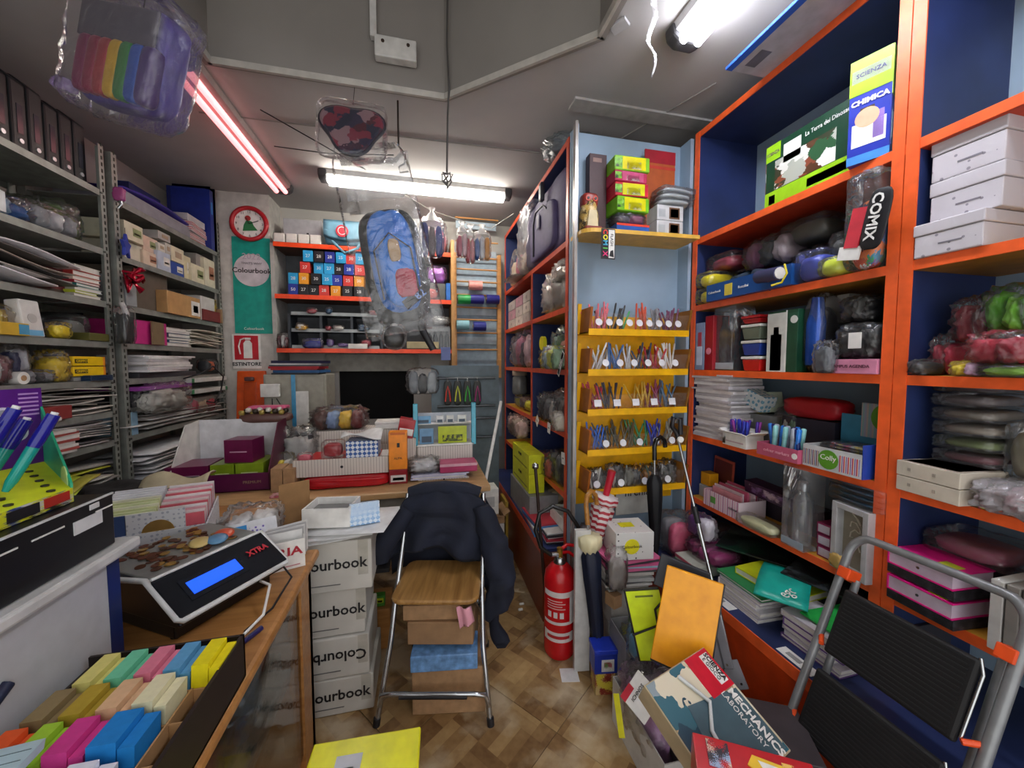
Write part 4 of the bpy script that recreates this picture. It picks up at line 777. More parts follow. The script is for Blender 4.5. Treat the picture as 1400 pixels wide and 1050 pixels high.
# jacket
JK=c('141a2c',.85,n=.2,s=10,bump=.3)
J=thing('jacket','dark navy jacket slung over the chair back, one sleeve hanging to the right','jacket',(.03,1.55,0),cz)
def jf(u,v):
    # front drape: u across, v 0 top .. 1 bottom
    w=.19+.085*min(1,v*2.2); x=(u-.5)*2*w; top=.885-.05*abs(2*u-1)**4-.018*math.sin(u*9)*.4
    bot=.55+.03*math.sin(u*6)+(.13 if .25<u<.75 else 0)*0+ .07*abs(math.sin(u*3.14)); z=top+(bot-top)*v
    y=.27-.03*v-.03*math.sin(u*17+v*3)*v*.9-.02*noise.noise(Vector((u*5,v*5,1)))-.04*(1-(2*u-1)**2)*v
    return (x,y,z)
b=MB(); b.sheet(1,1,jf,t=.01,nx=34,ny=18); mesh('front_drape',b,JK,J)
b=MB(); b.sheet(1,1,lambda u,v:((u-.5)*2*(.19+.10*min(1,v*2)),.33+.05*v+.02*math.sin(u*15)*v,.885-.05*abs(2*u-1)**4-.42*v),t=.01,nx=24,ny=10); mesh('back_drape',b,JK,J)
b=MB(); b.tube([(-.17,.30,.868),(-.1,.30,.888),(0,.30,.893),(.1,.30,.888),(.17,.30,.868)],[.03,.034,.036,.034,.03],12); mesh('shoulder_fold',b,JK,J)
b=MB(); b.tube([(-.17,.27,.80),(-.23,.24,.72),(-.29,.22,.63),(-.28,.2,.57)],[.04,.05,.055,.03],12); mesh('sleeve',b,JK,J)
def tubeN(pts,rs,amp,seed):
    b=MB(); P_=[];RS=[]
    for i in range(len(pts)-1):
        for k in range(5):
            t_=k/5; P_.append(Vector(pts[i]).lerp(Vector(pts[i+1]),t_)); RS.append(rs[i]+(rs[i+1]-rs[i])*t_)
    P_.append(Vector(pts[-1])); RS.append(rs[-1]); b.tube(P_,RS,18)
    b.v=[v+Vector((noise.noise(v*14+Vector((seed,0,0))),noise.noise(v*14+Vector((0,seed,0))),noise.noise(v*9)))*amp for v in b.v]; return b
mesh('sleeve',tubeN([(.17,.27,.80),(.235,.22,.66),(.275,.20,.52),(.26,.18,.40),(.215,.17,.33)],[.045,.062,.065,.05,.022],.03,3),JK,J)
mesh('jacket_hem',tubeN([(.23,.24,.52),(.235,.26,.36),(.245,.25,.24),(.28,.24,.16),(.255,.23,.145)],[.035,.03,.028,.035,.012],.02,7),JK,J)
# cartons under the chair
def uc(lb,x,y,z,w,h,d,mat=KRAFT,rz=0,rx=0,nm='kraft_carton'): 
    p=Matrix.Rotation(cz,4,'Z')@Vector((x,y,0))+Vector((.03,1.55,z)); return bx(nm,lb,D(p.x,p.y,p.z,w,h,cz+rz),d,mat,rx=rx,bev=.004)
uc('bottom flattened kraft carton standing between the chair legs',.055,.03,.001,.31,.205,.26,rz=.05)
b_=uc('sky blue shiny packet on the bottom kraft carton under the chair',.04,.01,.208,.28,.07,.14,c('6f9cd0',.2,n=.25,s=30),.08,nm='blue_packet')
uc('grey brown carton flap pile behind the sky blue packet',.02,.16,.208,.28,.09,.12,c('8f7a60'),nm='carton')
uc('middle kraft carton under the chair seat',.02,.04,.30,.28,.10,.24,c('9c7a58',.8)); uc('upper kraft carton directly below the chair seat',-.015,.05,.402,.25,.065,.22,rz=.04)
r=thing('pink_cloth','pink cloth corner hanging from under the chair seat','cloth',(.03,1.55,0),cz); b=MB(); b.sheet(1,1,lambda u,v:(.095+.06*u+.015*v,-.005+.01*math.sin(u*8),.492-.09*v*(1-.3*u)),t=.003,nx=6,ny=6); mesh('cloth_corner',b,c('d898a8',.7),r)
# yellow pad on carton at the very bottom
bx('white_carton','white carton standing on the floor at the bottom edge, carrying the yellow folder',D(-.165,.80,.001,.26,.49,-.05),.2,WHT)
bx('yellow_folder','bright yellow folder with a torn white label at the bottom edge',D(-.165,.76,.495,.27,.018,-.05),.26,c('e8e81e',.3),[('TP',.25,.48,.40,.82,c('c9cdd2')),('TP',.30,.42,.5,.7,c('8a8f98'))],bev=.004)
# ================= SHOP COUNTER: SCALE =================
uV=Vector((.52,.855,0)); a_=math.atan2(.855,.52)
r=thing('shop_scale','black and white electronic shop scale with a blue lit display, coins on its plate','weighing scale',(-.60,1.085,CT+.03),a_); W_=.36; r.scale=(.82,.90,.82)
# local x along the front, y to the back
BK=c('0e0f12',.3); TR=c('d6d7d6',.35)
b=MB(); b.prism([(0,.03),(.02,.02),(.34,.02),(.34,.12),(.12,.15),(.02,.06)],0,W_,'x'); mesh('scale_body',b,BK,r,bev=.006)
b=MB(); b.prism([(-.006,.052),(.11,.146),(.114,.158),(-.012,.064)],-.006,W_+.006,'x'); mesh('display_panel',b,c('15181f',.2),r,bev=.004)
sl=math.atan2(.094,.12)
def onp(u0,u1,v0,v1,t,m,n):
    b=MB(); f=lambda u,v,h:(u,-.012+.126*v-h*.6,.064+.094*v+h*.8)
    b.add([f(u0,v0,0),f(u1,v0,0),f(u1,v1,0),f(u0,v1,0),f(u0,v0,t),f(u1,v0,t),f(u1,v1,t),f(u0,v1,t)],[(0,3,2,1),(4,5,6,7),(0,1,5,4),(1,2,6,5),(2,3,7,6),(3,0,4,7)]); return mesh(n,b,m,r)
onp(.045,.235,.22,.72,.002,c('1c2028',.15),'display_bezel'); onp(.06,.22,.32,.62,.004,emit('0a50ff',.75,'lcd'),'lcd_screen')
q=text('XTRA',.03,c('c02030'),r,(.30,.055,.122),(sl,0,0),bold=.001)
b=MB(); pth=[(-.008,.36,.118),(-.008,.13,.155),(-.008,.0,.06),(-.0,-.012,.055),(W_,-.012,.055),(W_+.008,0,.06),(W_+.008,.12,.155)]; b.tube(pth,.009,8); mesh('white_trim',b,TR,r)
b=MB(); b.tube([(-.004,.11,.160),(W_+.004,.11,.160)],.005,8); mesh('white_trim',b,TR,r)
mesh('weighing_plate',box(.0,W_,.125,.39,.150,.158),c('8f9290',.35,.4),r,bev=.004)
mesh('scale_base',box(.015,W_-.015,.05,.36,-.034,.024),BK,r,bev=.006)
for x in(.03,W_-.03):
    for y in(.07,.32): b=MB(); b.cyl((x,y,-.0365),(x,y,-.03),.014,n=10); mesh('foot',b,INK,r)
Ms=Matrix.Translation(Vector((-.60,1.085,CT+.03)))@Matrix.Rotation(a_,4,'Z')@Matrix.Diagonal((.82,.90,.82,1))
cbn=MB(); cbn.lathe([(.0098,0),(.0098,.0016)],14); coin=None; q=random.Random(4)
for i in range(110):
    x,y=q.uniform(.03,.30),q.uniform(.15,.37); lv=q.choice([0,0,1,2]); p=Ms@Vector((x,y,.1585+lv*.002+.0001*i*.1)); k=i%3
    col=[c('6a3a24',.4,.5),c('a8843a',.4,.5),c('57331f',.4,.5)][k]
    if i<3:
        o=mesh('coin',cbn,col,loc=p); tag(o,'%s coin in the heap on the scale plate'%['dull copper','brassy gold','dark brown'][k],'coin','%s coins on the scale plate'%['copper','gold','brown'][k]); coin=(coin or [])+[o]
    else: o=coin[k].copy(); COL.objects.link(o); o.location=p; s_=q.uniform(.85,1.25); o.scale=(s_,s_,1); o.rotation_euler=(q.uniform(-.08,.08),q.uniform(-.08,.08),0)
for i,(x,y,col,lb) in enumerate([(.20,.20,'c9b070','cream and gold round chocolate coin resting on the scale'),(.24,.17,'5f8cb0','pale blue patterned token beside the cream coin'),(.28,.19,'d8583a','red orange token at the right end of the scale plate')]):
    p=Ms@Vector((x,y,.172)); b=MB(); b.lathe([(.026,0),(.028,.003),(.02,.007),(.0,.008)],16); tag(mesh('token',b,c(col,.3),loc=p,rot=(.2,.1,0)),lb,'token')
r=thing('scale_cable','white and black cables curling below the scale','cable',(-.47,1.20,CT)); b=MB(); b.tube([(-.05,.1,.05),(.02,.03,.06),(.03,-.05,.02),(-.0,-.12,.006)],.004,8); mesh('white_cable',b,WHT,r); b=MB(); b.tube([(0,.18,.05),(.05,.12,.03),(.035,.0,.006),(.0,-.09,.006)],.003,6); mesh('black_cable',b,INK,r)
b=MB(); b.cyl((-.485,1.0,CT+.009),(-.43,1.11,CT+.009),.007,n=10); tag(mesh('ballpoint_pen',b,c('20205a',.3)),'dark blue pen lying on the counter under the scale','pen')
# cards display
s=D(-.88,1.46,CT+.062,.30,.19,.28); r=thing('card_display','grey dotted display box of gift cards with a gold disc behind the scale','display box',s.loc,s.rz); FL=dots('floral','c9cacd','9ea2ac',70,.3)
mesh('front_panel',box(-.15,.15,0,.005,0,.10),FL,r); mesh('side_panel',MB().prism([(0,0),(.22,0),(.22,.13),(0,.10)],.145,.15,'x'),FL,r); mesh('side_panel',MB().prism([(0,0),(.22,0),(.22,.13),(0,.10)],-.15,-.145,'x'),FL,r); mesh('base',box(-.15,.15,0,.22,0,.004),FL,r)
bx('white_carton','flat white carton under the gift card display behind the scale',D(-.88,1.47,CT,.30,.06,.28),.22,c('b0b0b2'))
text("Leave me",.035,INK,r,(-.02,-.001,.035),bold=.0004)
for i in range(12):
    f=mesh('card_sleeve',box(-.14+(0 if i%2 else .0),.005 if i<5 else .0,.012+i*.017,.02+i*.017,.006,.155+.004*i),c(['c9cf9c','d8d8c0','cdd6a4'][i%3] if i<8 else 'd5d5da',.3),r)
    f=mesh('card_sleeve',box(.008,.14,.012+i*.017,.02+i*.017,.006,.14+.005*i),c(['c85a66','dcd0d0','d8a0aa','e0dede'][i%4],.3),r)
mesh('blue_panel',box(-.14,-.06,.006,.012,.05,.165),c('3a4e78',.3),r); mesh('disc_card',box(-.058,.09,.006,.012,.05,.165),FL,r); b=MB(); b.cyl((.02,.0045,.095),(.02,.006,.095),.042,n=28); mesh('gold_disc',b,c('b58f50',.3,.6),r)
text('OMMI',.04,WHT,r,(-.10,.004,.105),(H,H,0))
bag('clear_bag','crinkled clear bag with white wafers to the right of the card display',D(-.66,1.60,CT,.20,.15,.1),.16,[c('c9c9cc',.3),c('e0dedc')],seed=121,ns=2,amp=.25)
bx('blue_pack','white and bright blue packet with purple dots lying behind the scale',D(-.60,1.52,CT+.03,.16,.12,.5),.03,c('e0e2e6',.3),[('P',.0,.4,.1,.9,c('1a90d8')),('P',.45,.75,.2,.8,dots('pur','e0e0ea','6a5ab0',90,.35))],rx=-.6)
bx('brown_flap_box','open brown card box with a tall flap between counters',D(-.62,1.86,CT,.16,.06,.1),.12,c('8f6c44'),rx=0); bx('card_flap','tall brown cardboard flap standing beside the carton stack',D(-.55,1.80,CT+.0,.12,.20,.5),.004,c('9a744a',.8))
bx('dark_pack','small dark packet below the brown cardboard flap',D(-.70,1.80,CT,.08,.05),.06,c('4a3038'))
s=D(-.49,1.42,CT,.16,.10,.35); r=obx('white_logo_box','small white box with a red logo full of papers at the counter corner',s,.13,WHT,de=[('T','RIA',.7,.62,.4,c('b01830'),1.3,.001),('P',.1,.9,.1,.14,c('c08a90')),('P',.08,.4,.4,.5,INK)])
for i in range(5): bx('paper_slip','%s paper slip from the front in the small white logo box'%OR[i],D(-.49+.0*i,1.45+i*.018,CT+.01,.13,.115,.35+.05*i),.002,c(['dadad8','b5b5b5'][i%2]),group='slips in the white logo box')
bx('notepad','violet and grey notepad pile end beside the scale at the white cabinet',D(-.84,1.30,CT,.14,.06,.3),.14,c('8a5a9a')); bx('paper_pile','pile of white paper between the card display and the black cloth',D(-1.10,1.62,CT,.2,.14,.1),.2,PAPER)
# bag and cloth behind
s=D(-1.30,1.82,CT,.36,.16,.3); b=MB(); b.crum(.44,.34,.17,.22,12,3,4); o=thing('black_backpack','black soft backpack slumped on the left counter behind the card display','bag',s.loc+Vector((.08,.05,0)),.3); mesh('bag_body',b,c('1c1d1f',.7,bump=.2),o)
b=MB(); b.tube([(-.16,.0,.13),(-.05,-.02,.175),(.1,.02,.15)],.012,8); mesh('strap',b,c('26272a',.6),o)
b=MB(); b.sheet(1,1,lambda u,v:(-.14+.26*u,.05-.02*v+.14*(1-v),.19-.14*v*v+.02*math.sin(u*7)+.02*math.sin(v*5)),t=.006,nx=12,ny=8); tag(mesh('beige_cloth',b,c('b0a488',.8),loc=(-1.08,1.86,CT)),'beige cloth folded over the black backpack','cloth')
b=MB(); b.sheet(1,1,lambda u,v:(-.02+.05*u-.0*v,-.2+.42*v,.26-.22*(1-v)**1.5+.0*u),t=.006,nx=3,ny=10); tag(mesh('olive_strap',b,c('9a9430',.6),loc=(-1.32,1.66,CT)),'olive yellow strap or folder edge beside the black backpack','folder'); 
b=MB(); b.sheet(1,1,lambda u,v:(.3*u,.2*v,.02*math.sin(3*u)+.05*v),t=.004,nx=6,ny=4); tag(mesh('lime_folder',b,c('a8b820',.5),loc=(-1.55,1.6,.98),rot=(0,0,.3)),'lime green folder behind the green display wall','folder')
# ================= WHITE CABINET, BLACK BOX, MARKER DISPLAY =================
r=thing('white_cabinet','white topped small cabinet with blue edge in the left foreground carrying a black box','cabinet',(-.70,0,CT))
mesh('cabinet_body',box(-.45,0,-.1,1.02,0,.275),c('b4b6b9',.5,n=.06),r); mesh('blue_edge',box(-.45,.001,1.02,1.055,0,.275),c('18275a',.4),r); mesh('top_ledge',box(-.48,.025,-.12,1.09,.275,.30),c('c6c6c4',.4),r,bev=.006)
b=MB(); b.tube([(.003,.735,.135),(.003,.80,.172)],.010,8); mesh('dark_slot',b,c('141d3a',.6),r)
r=thing('black_box','long flat black cardboard box with white slit marks on the white cabinet','box',(-.70,0,CT+.302)); z_=.118
mesh('box_body',box(-.42,0,.05,1.05,0,z_),c('0d0e14',.4),r,bev=.003)
for y0,y1 in((.76,.835),(.86,.925),(1.0,1.045)): mesh('slit',box(-.0005,.0015,y0,y1,z_-.028,z_-.025),WHT,r)
mesh('white_edge',box(-.003,.0016,.05,1.05,z_-.002,z_+.0015),c('d0d0d2'),r); mesh('paper_label',box(-.0005,.002,.945,1.015,z_-.055,z_-.028),c('d5d7d8'),r); mesh('oval_tab',box(-.0005,.002,.985,1.01,z_-.018,z_-.006),c('c9c9c9'),r,bev=.002)
ZD=CT+.302+z_+.002
r=thing('marker_display','counter display with dotted yellow top, green side wall and purple back card','display box',(0,0,ZD))
A=(-.735,.995);B_=(-.93,1.19);C_=(-1.1,.5);D_=(-.735,.35)
YD=c('e0ea10',.4); b=MB(); b.add([(*A,.03),(*B_,.05),(*C_,.05),(*D_,.03),(*A,0),(*B_,0),(*C_,0),(*D_,0)],[(0,1,2,3),(4,7,6,5),(0,4,5,1),(1,5,6,2),(2,6,7,3),(3,7,4,0)]); mesh('display_base',b,YD,r)
for i in range(8):
    for j in range(6):
        u=(i+.5)/8; v=(j+.5)/6; x=(A[0]*(1-u)+D_[0]*u)*(1-v)+(B_[0]*(1-u)+C_[0]*u)*v; y=(A[1]*(1-u)+D_[1]*u)*(1-v)+(B_[1]*(1-u)+C_[1]*u)*v
        b=MB(); b.cyl((x,y,.028+.02*v),(x,y,.0325+.02*v),.0065,n=8); mesh('hole',b,c('2a2610'),r)
mesh('printed_front',box(A[0]+.0005,A[0]+.002,.35,A[1],.0,.03),pal('front',['cdd020','20221a','c8c8c4','cdd020','3a4a80'],45,.4),r); mesh('red_tab',box(A[0]+.001,A[0]+.0035,.93,.985,.008,.027),c('b02a20'),r); mesh('black_tab',box(A[0]+.001,A[0]+.0035,.86,.92,.006,.026),INK,r)
dx,dy=(B_[0]-A[0]),(B_[1]-A[1]); L=math.hypot(dx,dy); ga=math.atan2(dy,dx)
b=MB(); b.prism([(0,.0),(L,0),(L,.19),(L*.15,.065),(0,.04)],-.002,.002,'y'); g=mesh('green_side_wall',b,c('25a078',.4),r,loc=(*A,.0),rot=(0,0,ga)); b=MB(); b.cyl((L*.18,.003,.04),(L*.18,.001,.04),.03,n=18); mesh('pale_disc',b,c('b5d08a'),g)
dx,dy=(C_[0]-B_[0]),(C_[1]-B_[1]); L=math.hypot(dx,dy); ga=math.atan2(-dy,-dx)
g=thing('x','a','b'); bpy.data.objects.remove(g)
pc=mesh('purple_back_card',box(0,L,-.003,.0,0,.235),c('5a1c84',.35),r,loc=(*C_,.0),rot=(0,0,ga))
for x,z in((L-.075,.175),(L-.15,.165),(L-.05,.13)): 
    b=MB(); b.cyl((x,-.005,z),(x,-.003,z),.019,n=20); mesh('white_circle',b,c('cfc8dc'),pc); b=MB(); b.cyl((x,-.0065,z),(x,-.005,z),.013,n=20); b.m=0; mesh('inner_circle',b,c('9a9aa8'),pc)
mesh('title_strip',box(L-.26,L-.10,-.006,-.003,.215,.25),WHT,pc); text('CARIOCA',.036,c('c01828'),pc,(L-.18,-.008,.232),bold=.001)
for k in range(6): mesh('print_line',box(L-.045,L-.008,-.0045,-.003,.17+k*.010,.174+k*.010),c('b890d0'),pc)
for i,(x,y,l) in enumerate([(-.84,.90,.185),(-.86,.93,.16),(-.80,.94,.165),(-.84,.86,.16),(-.87,.98,.15)]):
    o=thing('marker_pen',['tallest blue to teal marker leaning in the yellow display','second marker from the purple card in the yellow display','front blue and pale teal marker nearest the green side wall','leftmost dark blue marker in the yellow display','rear violet blue marker in the yellow display'][i],'marker pen',(x,y,ZD+.045),rot=(.12,.42,.9))
    b=MB(); b.lathe([(.005,0),(.009,.02),(.010,l*.55)],12); mesh('barrel',b,c('1a9a94',.2),o); b=MB(); b.lathe([(.0105,l*.55),(.0115,l*.62),(.0105,l*.97)],12); mesh('cap',b,c('1a1c8a',.15),o); b=MB(); b.lathe([(.006,l*.97),(.006,l)],10); mesh('white_tip',b,WHT,o)
# ================= COLOURED CARD TRAY =================
r=thing('card_tray','dark sided kraft tray with compartments holding coloured paper blocks in the foreground','tray',(0,0,CT))
mesh('side_wall',box(-.412,-.405,.42,.955,0,.10),c('241a16',.5),r); mesh('side_wall',box(-.692,-.686,.42,.955,0,.08),c('241a16',.5),r); mesh('end_wall',box(-.692,-.405,.949,.955,0,.10),c('241a16',.5),r); mesh('base',box(-.692,-.405,.42,.955,0,.005),KRAFT,r)
for y in(.848,.772,.695,.60): mesh('divider',box(-.686,-.412,y-.0015,y+.0015,.005,.07),c('b98f62'),r)
mesh('divider',box(-.455,-.452,.42,.846,.005,.075),c('b98f62'),r)
rows=[(.850,.93,[('d8cf78','manila',.048),('6ac49c','mint green',.048),('dc7a92','pink',.048),('5a9cc8','light blue',.048),('e8d800','bright yellow',.05)],-.655),(.775,.845,[('8a7650','brown',.052),('ae9428','khaki',.052),('d8b088','peach',.052),('e0dab4','cream',.054)],-.672),(.70,.768,[('e85a20','orange',.05),('a0cc30','lime',.045),('d0368a','magenta',.055),('0a7cc8','strong blue',.068)],-.680),(.605,.69,[('c8d8e2','ice blue',.10),('dcdce8','lilac white',.065)],-.640)]
for y0,y1,cs,x in rows:
    for col,nm,w_ in cs:
        for k in range(2):
            hh=.150-.012*k if y0>.61 else .14-.01*k; s=D(x+w_*(.32 if k==0 else .80),y0+.001,CT+.006,w_*(.58 if k==0 else .34),hh-.04)
            b=MB(); 
            sk=.018
            b.add([(-s.w/2,0,0),(s.w/2,0,0),(s.w/2,y1-y0-.004,0),(-s.w/2,y1-y0-.004,0),(-s.w/2+sk*.3,0,s.h),(s.w/2+sk*.3,0,s.h),(s.w/2+sk*.3,y1-y0-.004,s.h),(-s.w/2+sk*.3,y1-y0-.004,s.h)],[(0,3,2,1),(4,5,6,7),(0,1,5,4),(1,2,6,5),(2,3,7,6),(3,0,4,7)])
            tag(mesh('paper_block',b,c(col,.7,n=.05,s=60),loc=s.loc),'%s %s paper block in the foreground tray'%(['thicker','thinner'][k],nm),'paper block')
        x+=w_
b=MB(); b.box(-.10,.055,0,.115,0,.014); 
o=thing('invoice_pad','pale blue printed form pad lying over the tray at the left corner','notepad',(-.600,.585,CT+.158),rot=(-.25,.1,.25)); mesh('pad_sheets',b,c('b8d4dc',.6),o)
for k in range(4): mesh('form_line',box(-.095,.05,.012+k*.026,.0135+k*.026,.0138,.0146),c('5a7078'),o)
# goods in the glass case of the shop counter
bag('blue_bag_pack','bright blue plastic pack hanging low in the glass case by the end post',D(-.50,1.22,.30,.12,.20,H),.05,[c('1a78c0',.2)],seed=131,amp=.1)
bag('pink_net_pack','crimson and clear pack hanging high in the glass case by the end post',D(-.50,1.28,.50,.16,.20,H),.05,[c('b02a50',.3),c('c8507a')],seed=132)
bx('blue_sleeve','pale blue plastic sleeve upright in the glass case',D(-.465,1.18,.50,.02,.2,H),.1,c('7fa8c8',.2)); bag('magenta_pack','magenta pencil case pack in the middle of the glass case',D(-.50,1.0,.42,.14,.16,H),.1,[c('b83a78')],seed=133); bag('green_pack','dull green and grey packs behind the glass front',D(-.60,1.05,.42,.4,.26,H),.1,[c('6a8a6a'),c('8f968a'),c('4a5a50')],seed=134,ns=3); bx('lime_sheet','lime green folder lying in the bottom of the glass case',D(-.47,.95,.42,.34,.02,H),.25,c('c0c838',.3))
# ================= SIDE SHELVING (left of the pen rack) =================
def S(a,b_,zi,pt,ins=.02): return slot('S',a,b_,SH[zi]+.001 if isinstance(zi,int) else zi,pt,ins)
s=S(716,776,0,268,.0); s.h=.48
r=thing('school_rucksack','large muted purple rucksack in crinkled film on the top shelf of the side shelving','rucksack',s.loc,s.rz)
b=MB(); b.crum(s.w,.26,.46,.04,10,3,7); mesh('bag_body',b,c('5e5478',.7),r); b=MB(); b.crum(s.w*.55,.05,.30,.04,8,5,6,cx=.06,cy=-.005,cz=.02); mesh('front_pocket',b,c('554b70',.7),r)
b=MB(); b.tube([(-.07,-.035,.05),(-.075,-.035,.27),(0.0,-.04,.325),(.14,-.035,.32),(.2,-.03,.28)],.006,6); mesh('zip',b,c('2c2838'),r); mesh('white_tag',box(.03,.08,-.045,-.036,.20,.29),c('8f8aa0'),r,bev=.003)
b=MB(); b.crum(.05,.03,.12,.1,6,4,cx=.10,cy=-.03,cz=.36); mesh('grab_handle',b,c('2c2a36'),r)
b=MB(); b.crum(s.w*.40,.30,.52,.14,14,8,5,cx=-s.w*.38,cy=.10,fr=6); mesh('plastic_film',b,film('f2','dcd8e0',.16),r)
bag('wrapped_toys','cream and pink toys in clear bags beside the purple rucksack',S(694,716,0,335,.0),.2,[c('d8c8b0'),c('b84a6a'),c('c9b8a0')],seed=201)
bag('clear_bag','clear empty bag sticking out over the rods from the second shelf',slot('S',688,700,2.2,380,-.10),.15,[c('c0b8b0')],seed=202,amp=.3)
for i in range(9):
    r_=i//3; k=i%3; bx('gift_box','little gift box, %s row, %s column from the left, rear side shelving compartment'%(['bottom','middle','top'][r_],OR[k]),slot('S',695+k*10,704+k*10,SH[1]+.001+.085*r_,.082,.02),.1,c(['c9beb4','c4929e','b5aaa4','d8ccc0'][(i*3)%4]),[('D',.5,.5,.015,c('9a8f88'))],group='little gift boxes in the rear compartment')
bag('foil_bag','silver foil bags heaped in the second compartment behind the niche corner',S(736,776,1,366,.01),.25,[c('c9c5be',.2,.5),c('5a5450'),c('b5b0a8',.2,.4)],seed=205,amp=.3,f=film('f3','f0ece4',.2)); bag('foil_bag','smaller shiny silver bag topping the heap behind the niche corner',S(752,778,SH[1]+.16,372,-.02) if 0 else slot('S',752,776,SH[1]+.17,.12,-.01),.15,[c('d0ccc4',.2,.5)],seed=206,amp=.3)
bag('doll_bag','white and pink bagged dolls in the rear third compartment',S(695,722,2,452,.0),.2,[c('9a94a0'),c('c87a98'),c('5a4a5a'),c('d8b8c0')],seed=208,ns=4,amp=.25)
for i,(a,b_,h_,cols,lb) in enumerate([(734,752,.16,['e0cf20','c05a7a'],'yellow disc and pink plush toys'),(750,778,.26,['8fb8a8','5a8a6a','d88a6a','4a5a7a'],'mint green and peach plush bundle'),(738,766,.14,['a8c0d0','d8e06a','7a9a7a'],'pale blue and lime soft toys in front')]):
    bag('plush_bag',lb+' on the third side shelf',slot('S',a,b_,SH[2]+.001,h_,.02 if i<2 else -.07),.12,[c(q) for q in cols],seed=210+i,ns=len(cols),amp=.25)
r=thing('yellow_disc_toy','round yellow toy face standing in the third side compartment','toy',slot('S',738,747,SH[2]+.13,.1,-.02).loc); b=MB(); b.cyl((-.012,0,.04),(.012,0,.04),.045,n=20); mesh('disc',b,c('d8d020',.4),r,bev=.004); b=MB(); b.cyl((.0,0,-.13),(0,0,.0),.006,n=6); mesh('stem',b,c('8a8a30'),r)
r=thing('jar','clear jar with a brown lid in the rear fourth compartment','jar',slot('S',702,720,SH[3]+.12,.2,.06).loc); b=MB(); b.lathe([(.06,0),(.07,.02),(.065,.15),(.05,.17)],14); mesh('jar_body',b,c('6a6a6a',.2),r); b=MB(); b.lathe([(.068,.17),(.068,.21),(.06,.215)],14); mesh('lid',b,c('8a7a6a'),r)
bag('toy_bag','yellow and brown bagged bits under the jar',slot('S',700,722,SH[3]+.001,.115,.02),.15,[c('c9c020'),c('6a4a3a')],seed=215); 
for i,(a,b_,h_,cols,lb) in enumerate([(732,756,.2,['3a3c40','6a6e74','c9c9c9'],'black and silver toy packs at the left'),(754,779,.24,['4a4a4e','8a8680','5a3a3a'],'grey soft packs at the right'),(752,766,.12,['d0c8c0','b8b0a0'],'beige plush bag lying at the edge')]):
    bag('toy_bag',lb+' of the fourth side shelf',slot('S',a,b_,SH[3]+.001,h_,.0 if i<2 else -.06),.14,[c(q) for q in cols],seed=220+i,ns=len(cols),amp=.25)
for i,(a,b_,h_,cols) in enumerate([(728,748,.14,['9a3a30','3a3a3e','c05a40']),(746,770,.2,['3a3a3e','5a5e64','2a2a2e'])]):
    bag('toy_bag',['red toy car pack overhanging the fifth side shelf','dark toy packs stacked on the fifth side shelf'][i],slot('S',a,b_,SH[4]+.001,h_,-.03+.03*i),.14,[c(q) for q in cols],seed=230+i,ns=3,amp=.2)
for i,(x,y,lb) in enumerate([(731,470,'upper left'),(752,500,'middle'),(775,470,'small')]): pass
for i,(px,py) in enumerate([(733,574),(750,586),(770,628)]):
    p=P(px,py,X=.785); bx('price_card',['diamond shaped white price card hanging from the fourth side shelf','narrow white price card hanging right of the diamond card','white price card clipped near the niche corner'][i],D(p.x,p.y,p.z-.03,.055,.07,-H),.0015,WHT,[('P',.3,.7,.45,.55,c('6a6a6a'))],ry=[.7,.1,-.1][i])
p=P(768,500,X=.75); bx('banner_tag','black and white lettered tag hanging slanted at the niche corner',D(p.x,p.y,p.z,.16,.04,-H),.002,INK,[('P',.02,.98,.1,.9,WHT),('P',.05,.95,.16,.84,INK),('T','LINEA',.5,.5,.6,WHT)],ry=-1.0)
# base top, side unit
obx('yellow_green_bag','green jar and cane lying among packs on the low side cabinet',slot('S',700,722,.431,.09,-.10),.2,c('7a9a5a')) if 0 else bag('green_tub','green topped tub on the low side cabinet',slot('S',716,732,.431,.12,-.08),.12,[c('5a7a3a'),c('8f9a7a')],seed=240,amp=.1)
for i,lb in enumerate(['yellow packet of cockades, upper one on the low side cabinet','yellow packet of cockades, lower one on the low side cabinet']):
    s=slot('S',701,723,.618+.131*(1-i),.13,-.115); bx('rosette_packet',lb,s,.11,c('d8dc28',.35),[('T','COCCARDE',.5,.7,.2,INK,.62),('P',.1,.9,.2,.28,c('8a9030'))],bev=.003)
bx('grey_case','grey cube carton supporting the yellow packets',slot('S',698,724,.431,.185,-.125),.2,c('8f8f90')); bag('clear_bag','bag of beige plush left of the yellow packets',slot('S',692,706,.9,.16,-.10),.12,[c('c9a8a0'),c('b5a090')],seed=243,amp=.3)
stack('magazine','magazine in the pile at the near end of the side cabinet','magazine',slot('S',734,754,.431,.06,-.10),.24,7,[c('2a2a30'),c('d8d8d8'),c('b03040'),c('e0e0e0'),c('3a3a40')],'magazines at the near end of the low side cabinet',.1,seed=12)
stack('activity_book','activity book in the blue and red pile on the side cabinet','book',slot('S',714,734,.431,.07,-.135),.2,6,[c('3a8ac8'),c('c83a4a'),c('e0e0e0'),c('2a5aa0')],'activity books on the low side cabinet',.1,seed=13)
obx('paper_tray','white box of envelopes below the fifth side shelf',slot('S',752,776,.50,.07,.0),.2,WHT); bag('bead_bag','cream rope coils in a clear bag on the low side cabinet',slot('S',732,752,.52,.13,.02),.16,[c('c9ba94'),c('b8a880')],seed=246,amp=.3)
bx('grey_box','flat grey box raising the white box below the fifth shelf',slot('S',732,777,.431,.066,.03),.2,c('6a6a6e'))
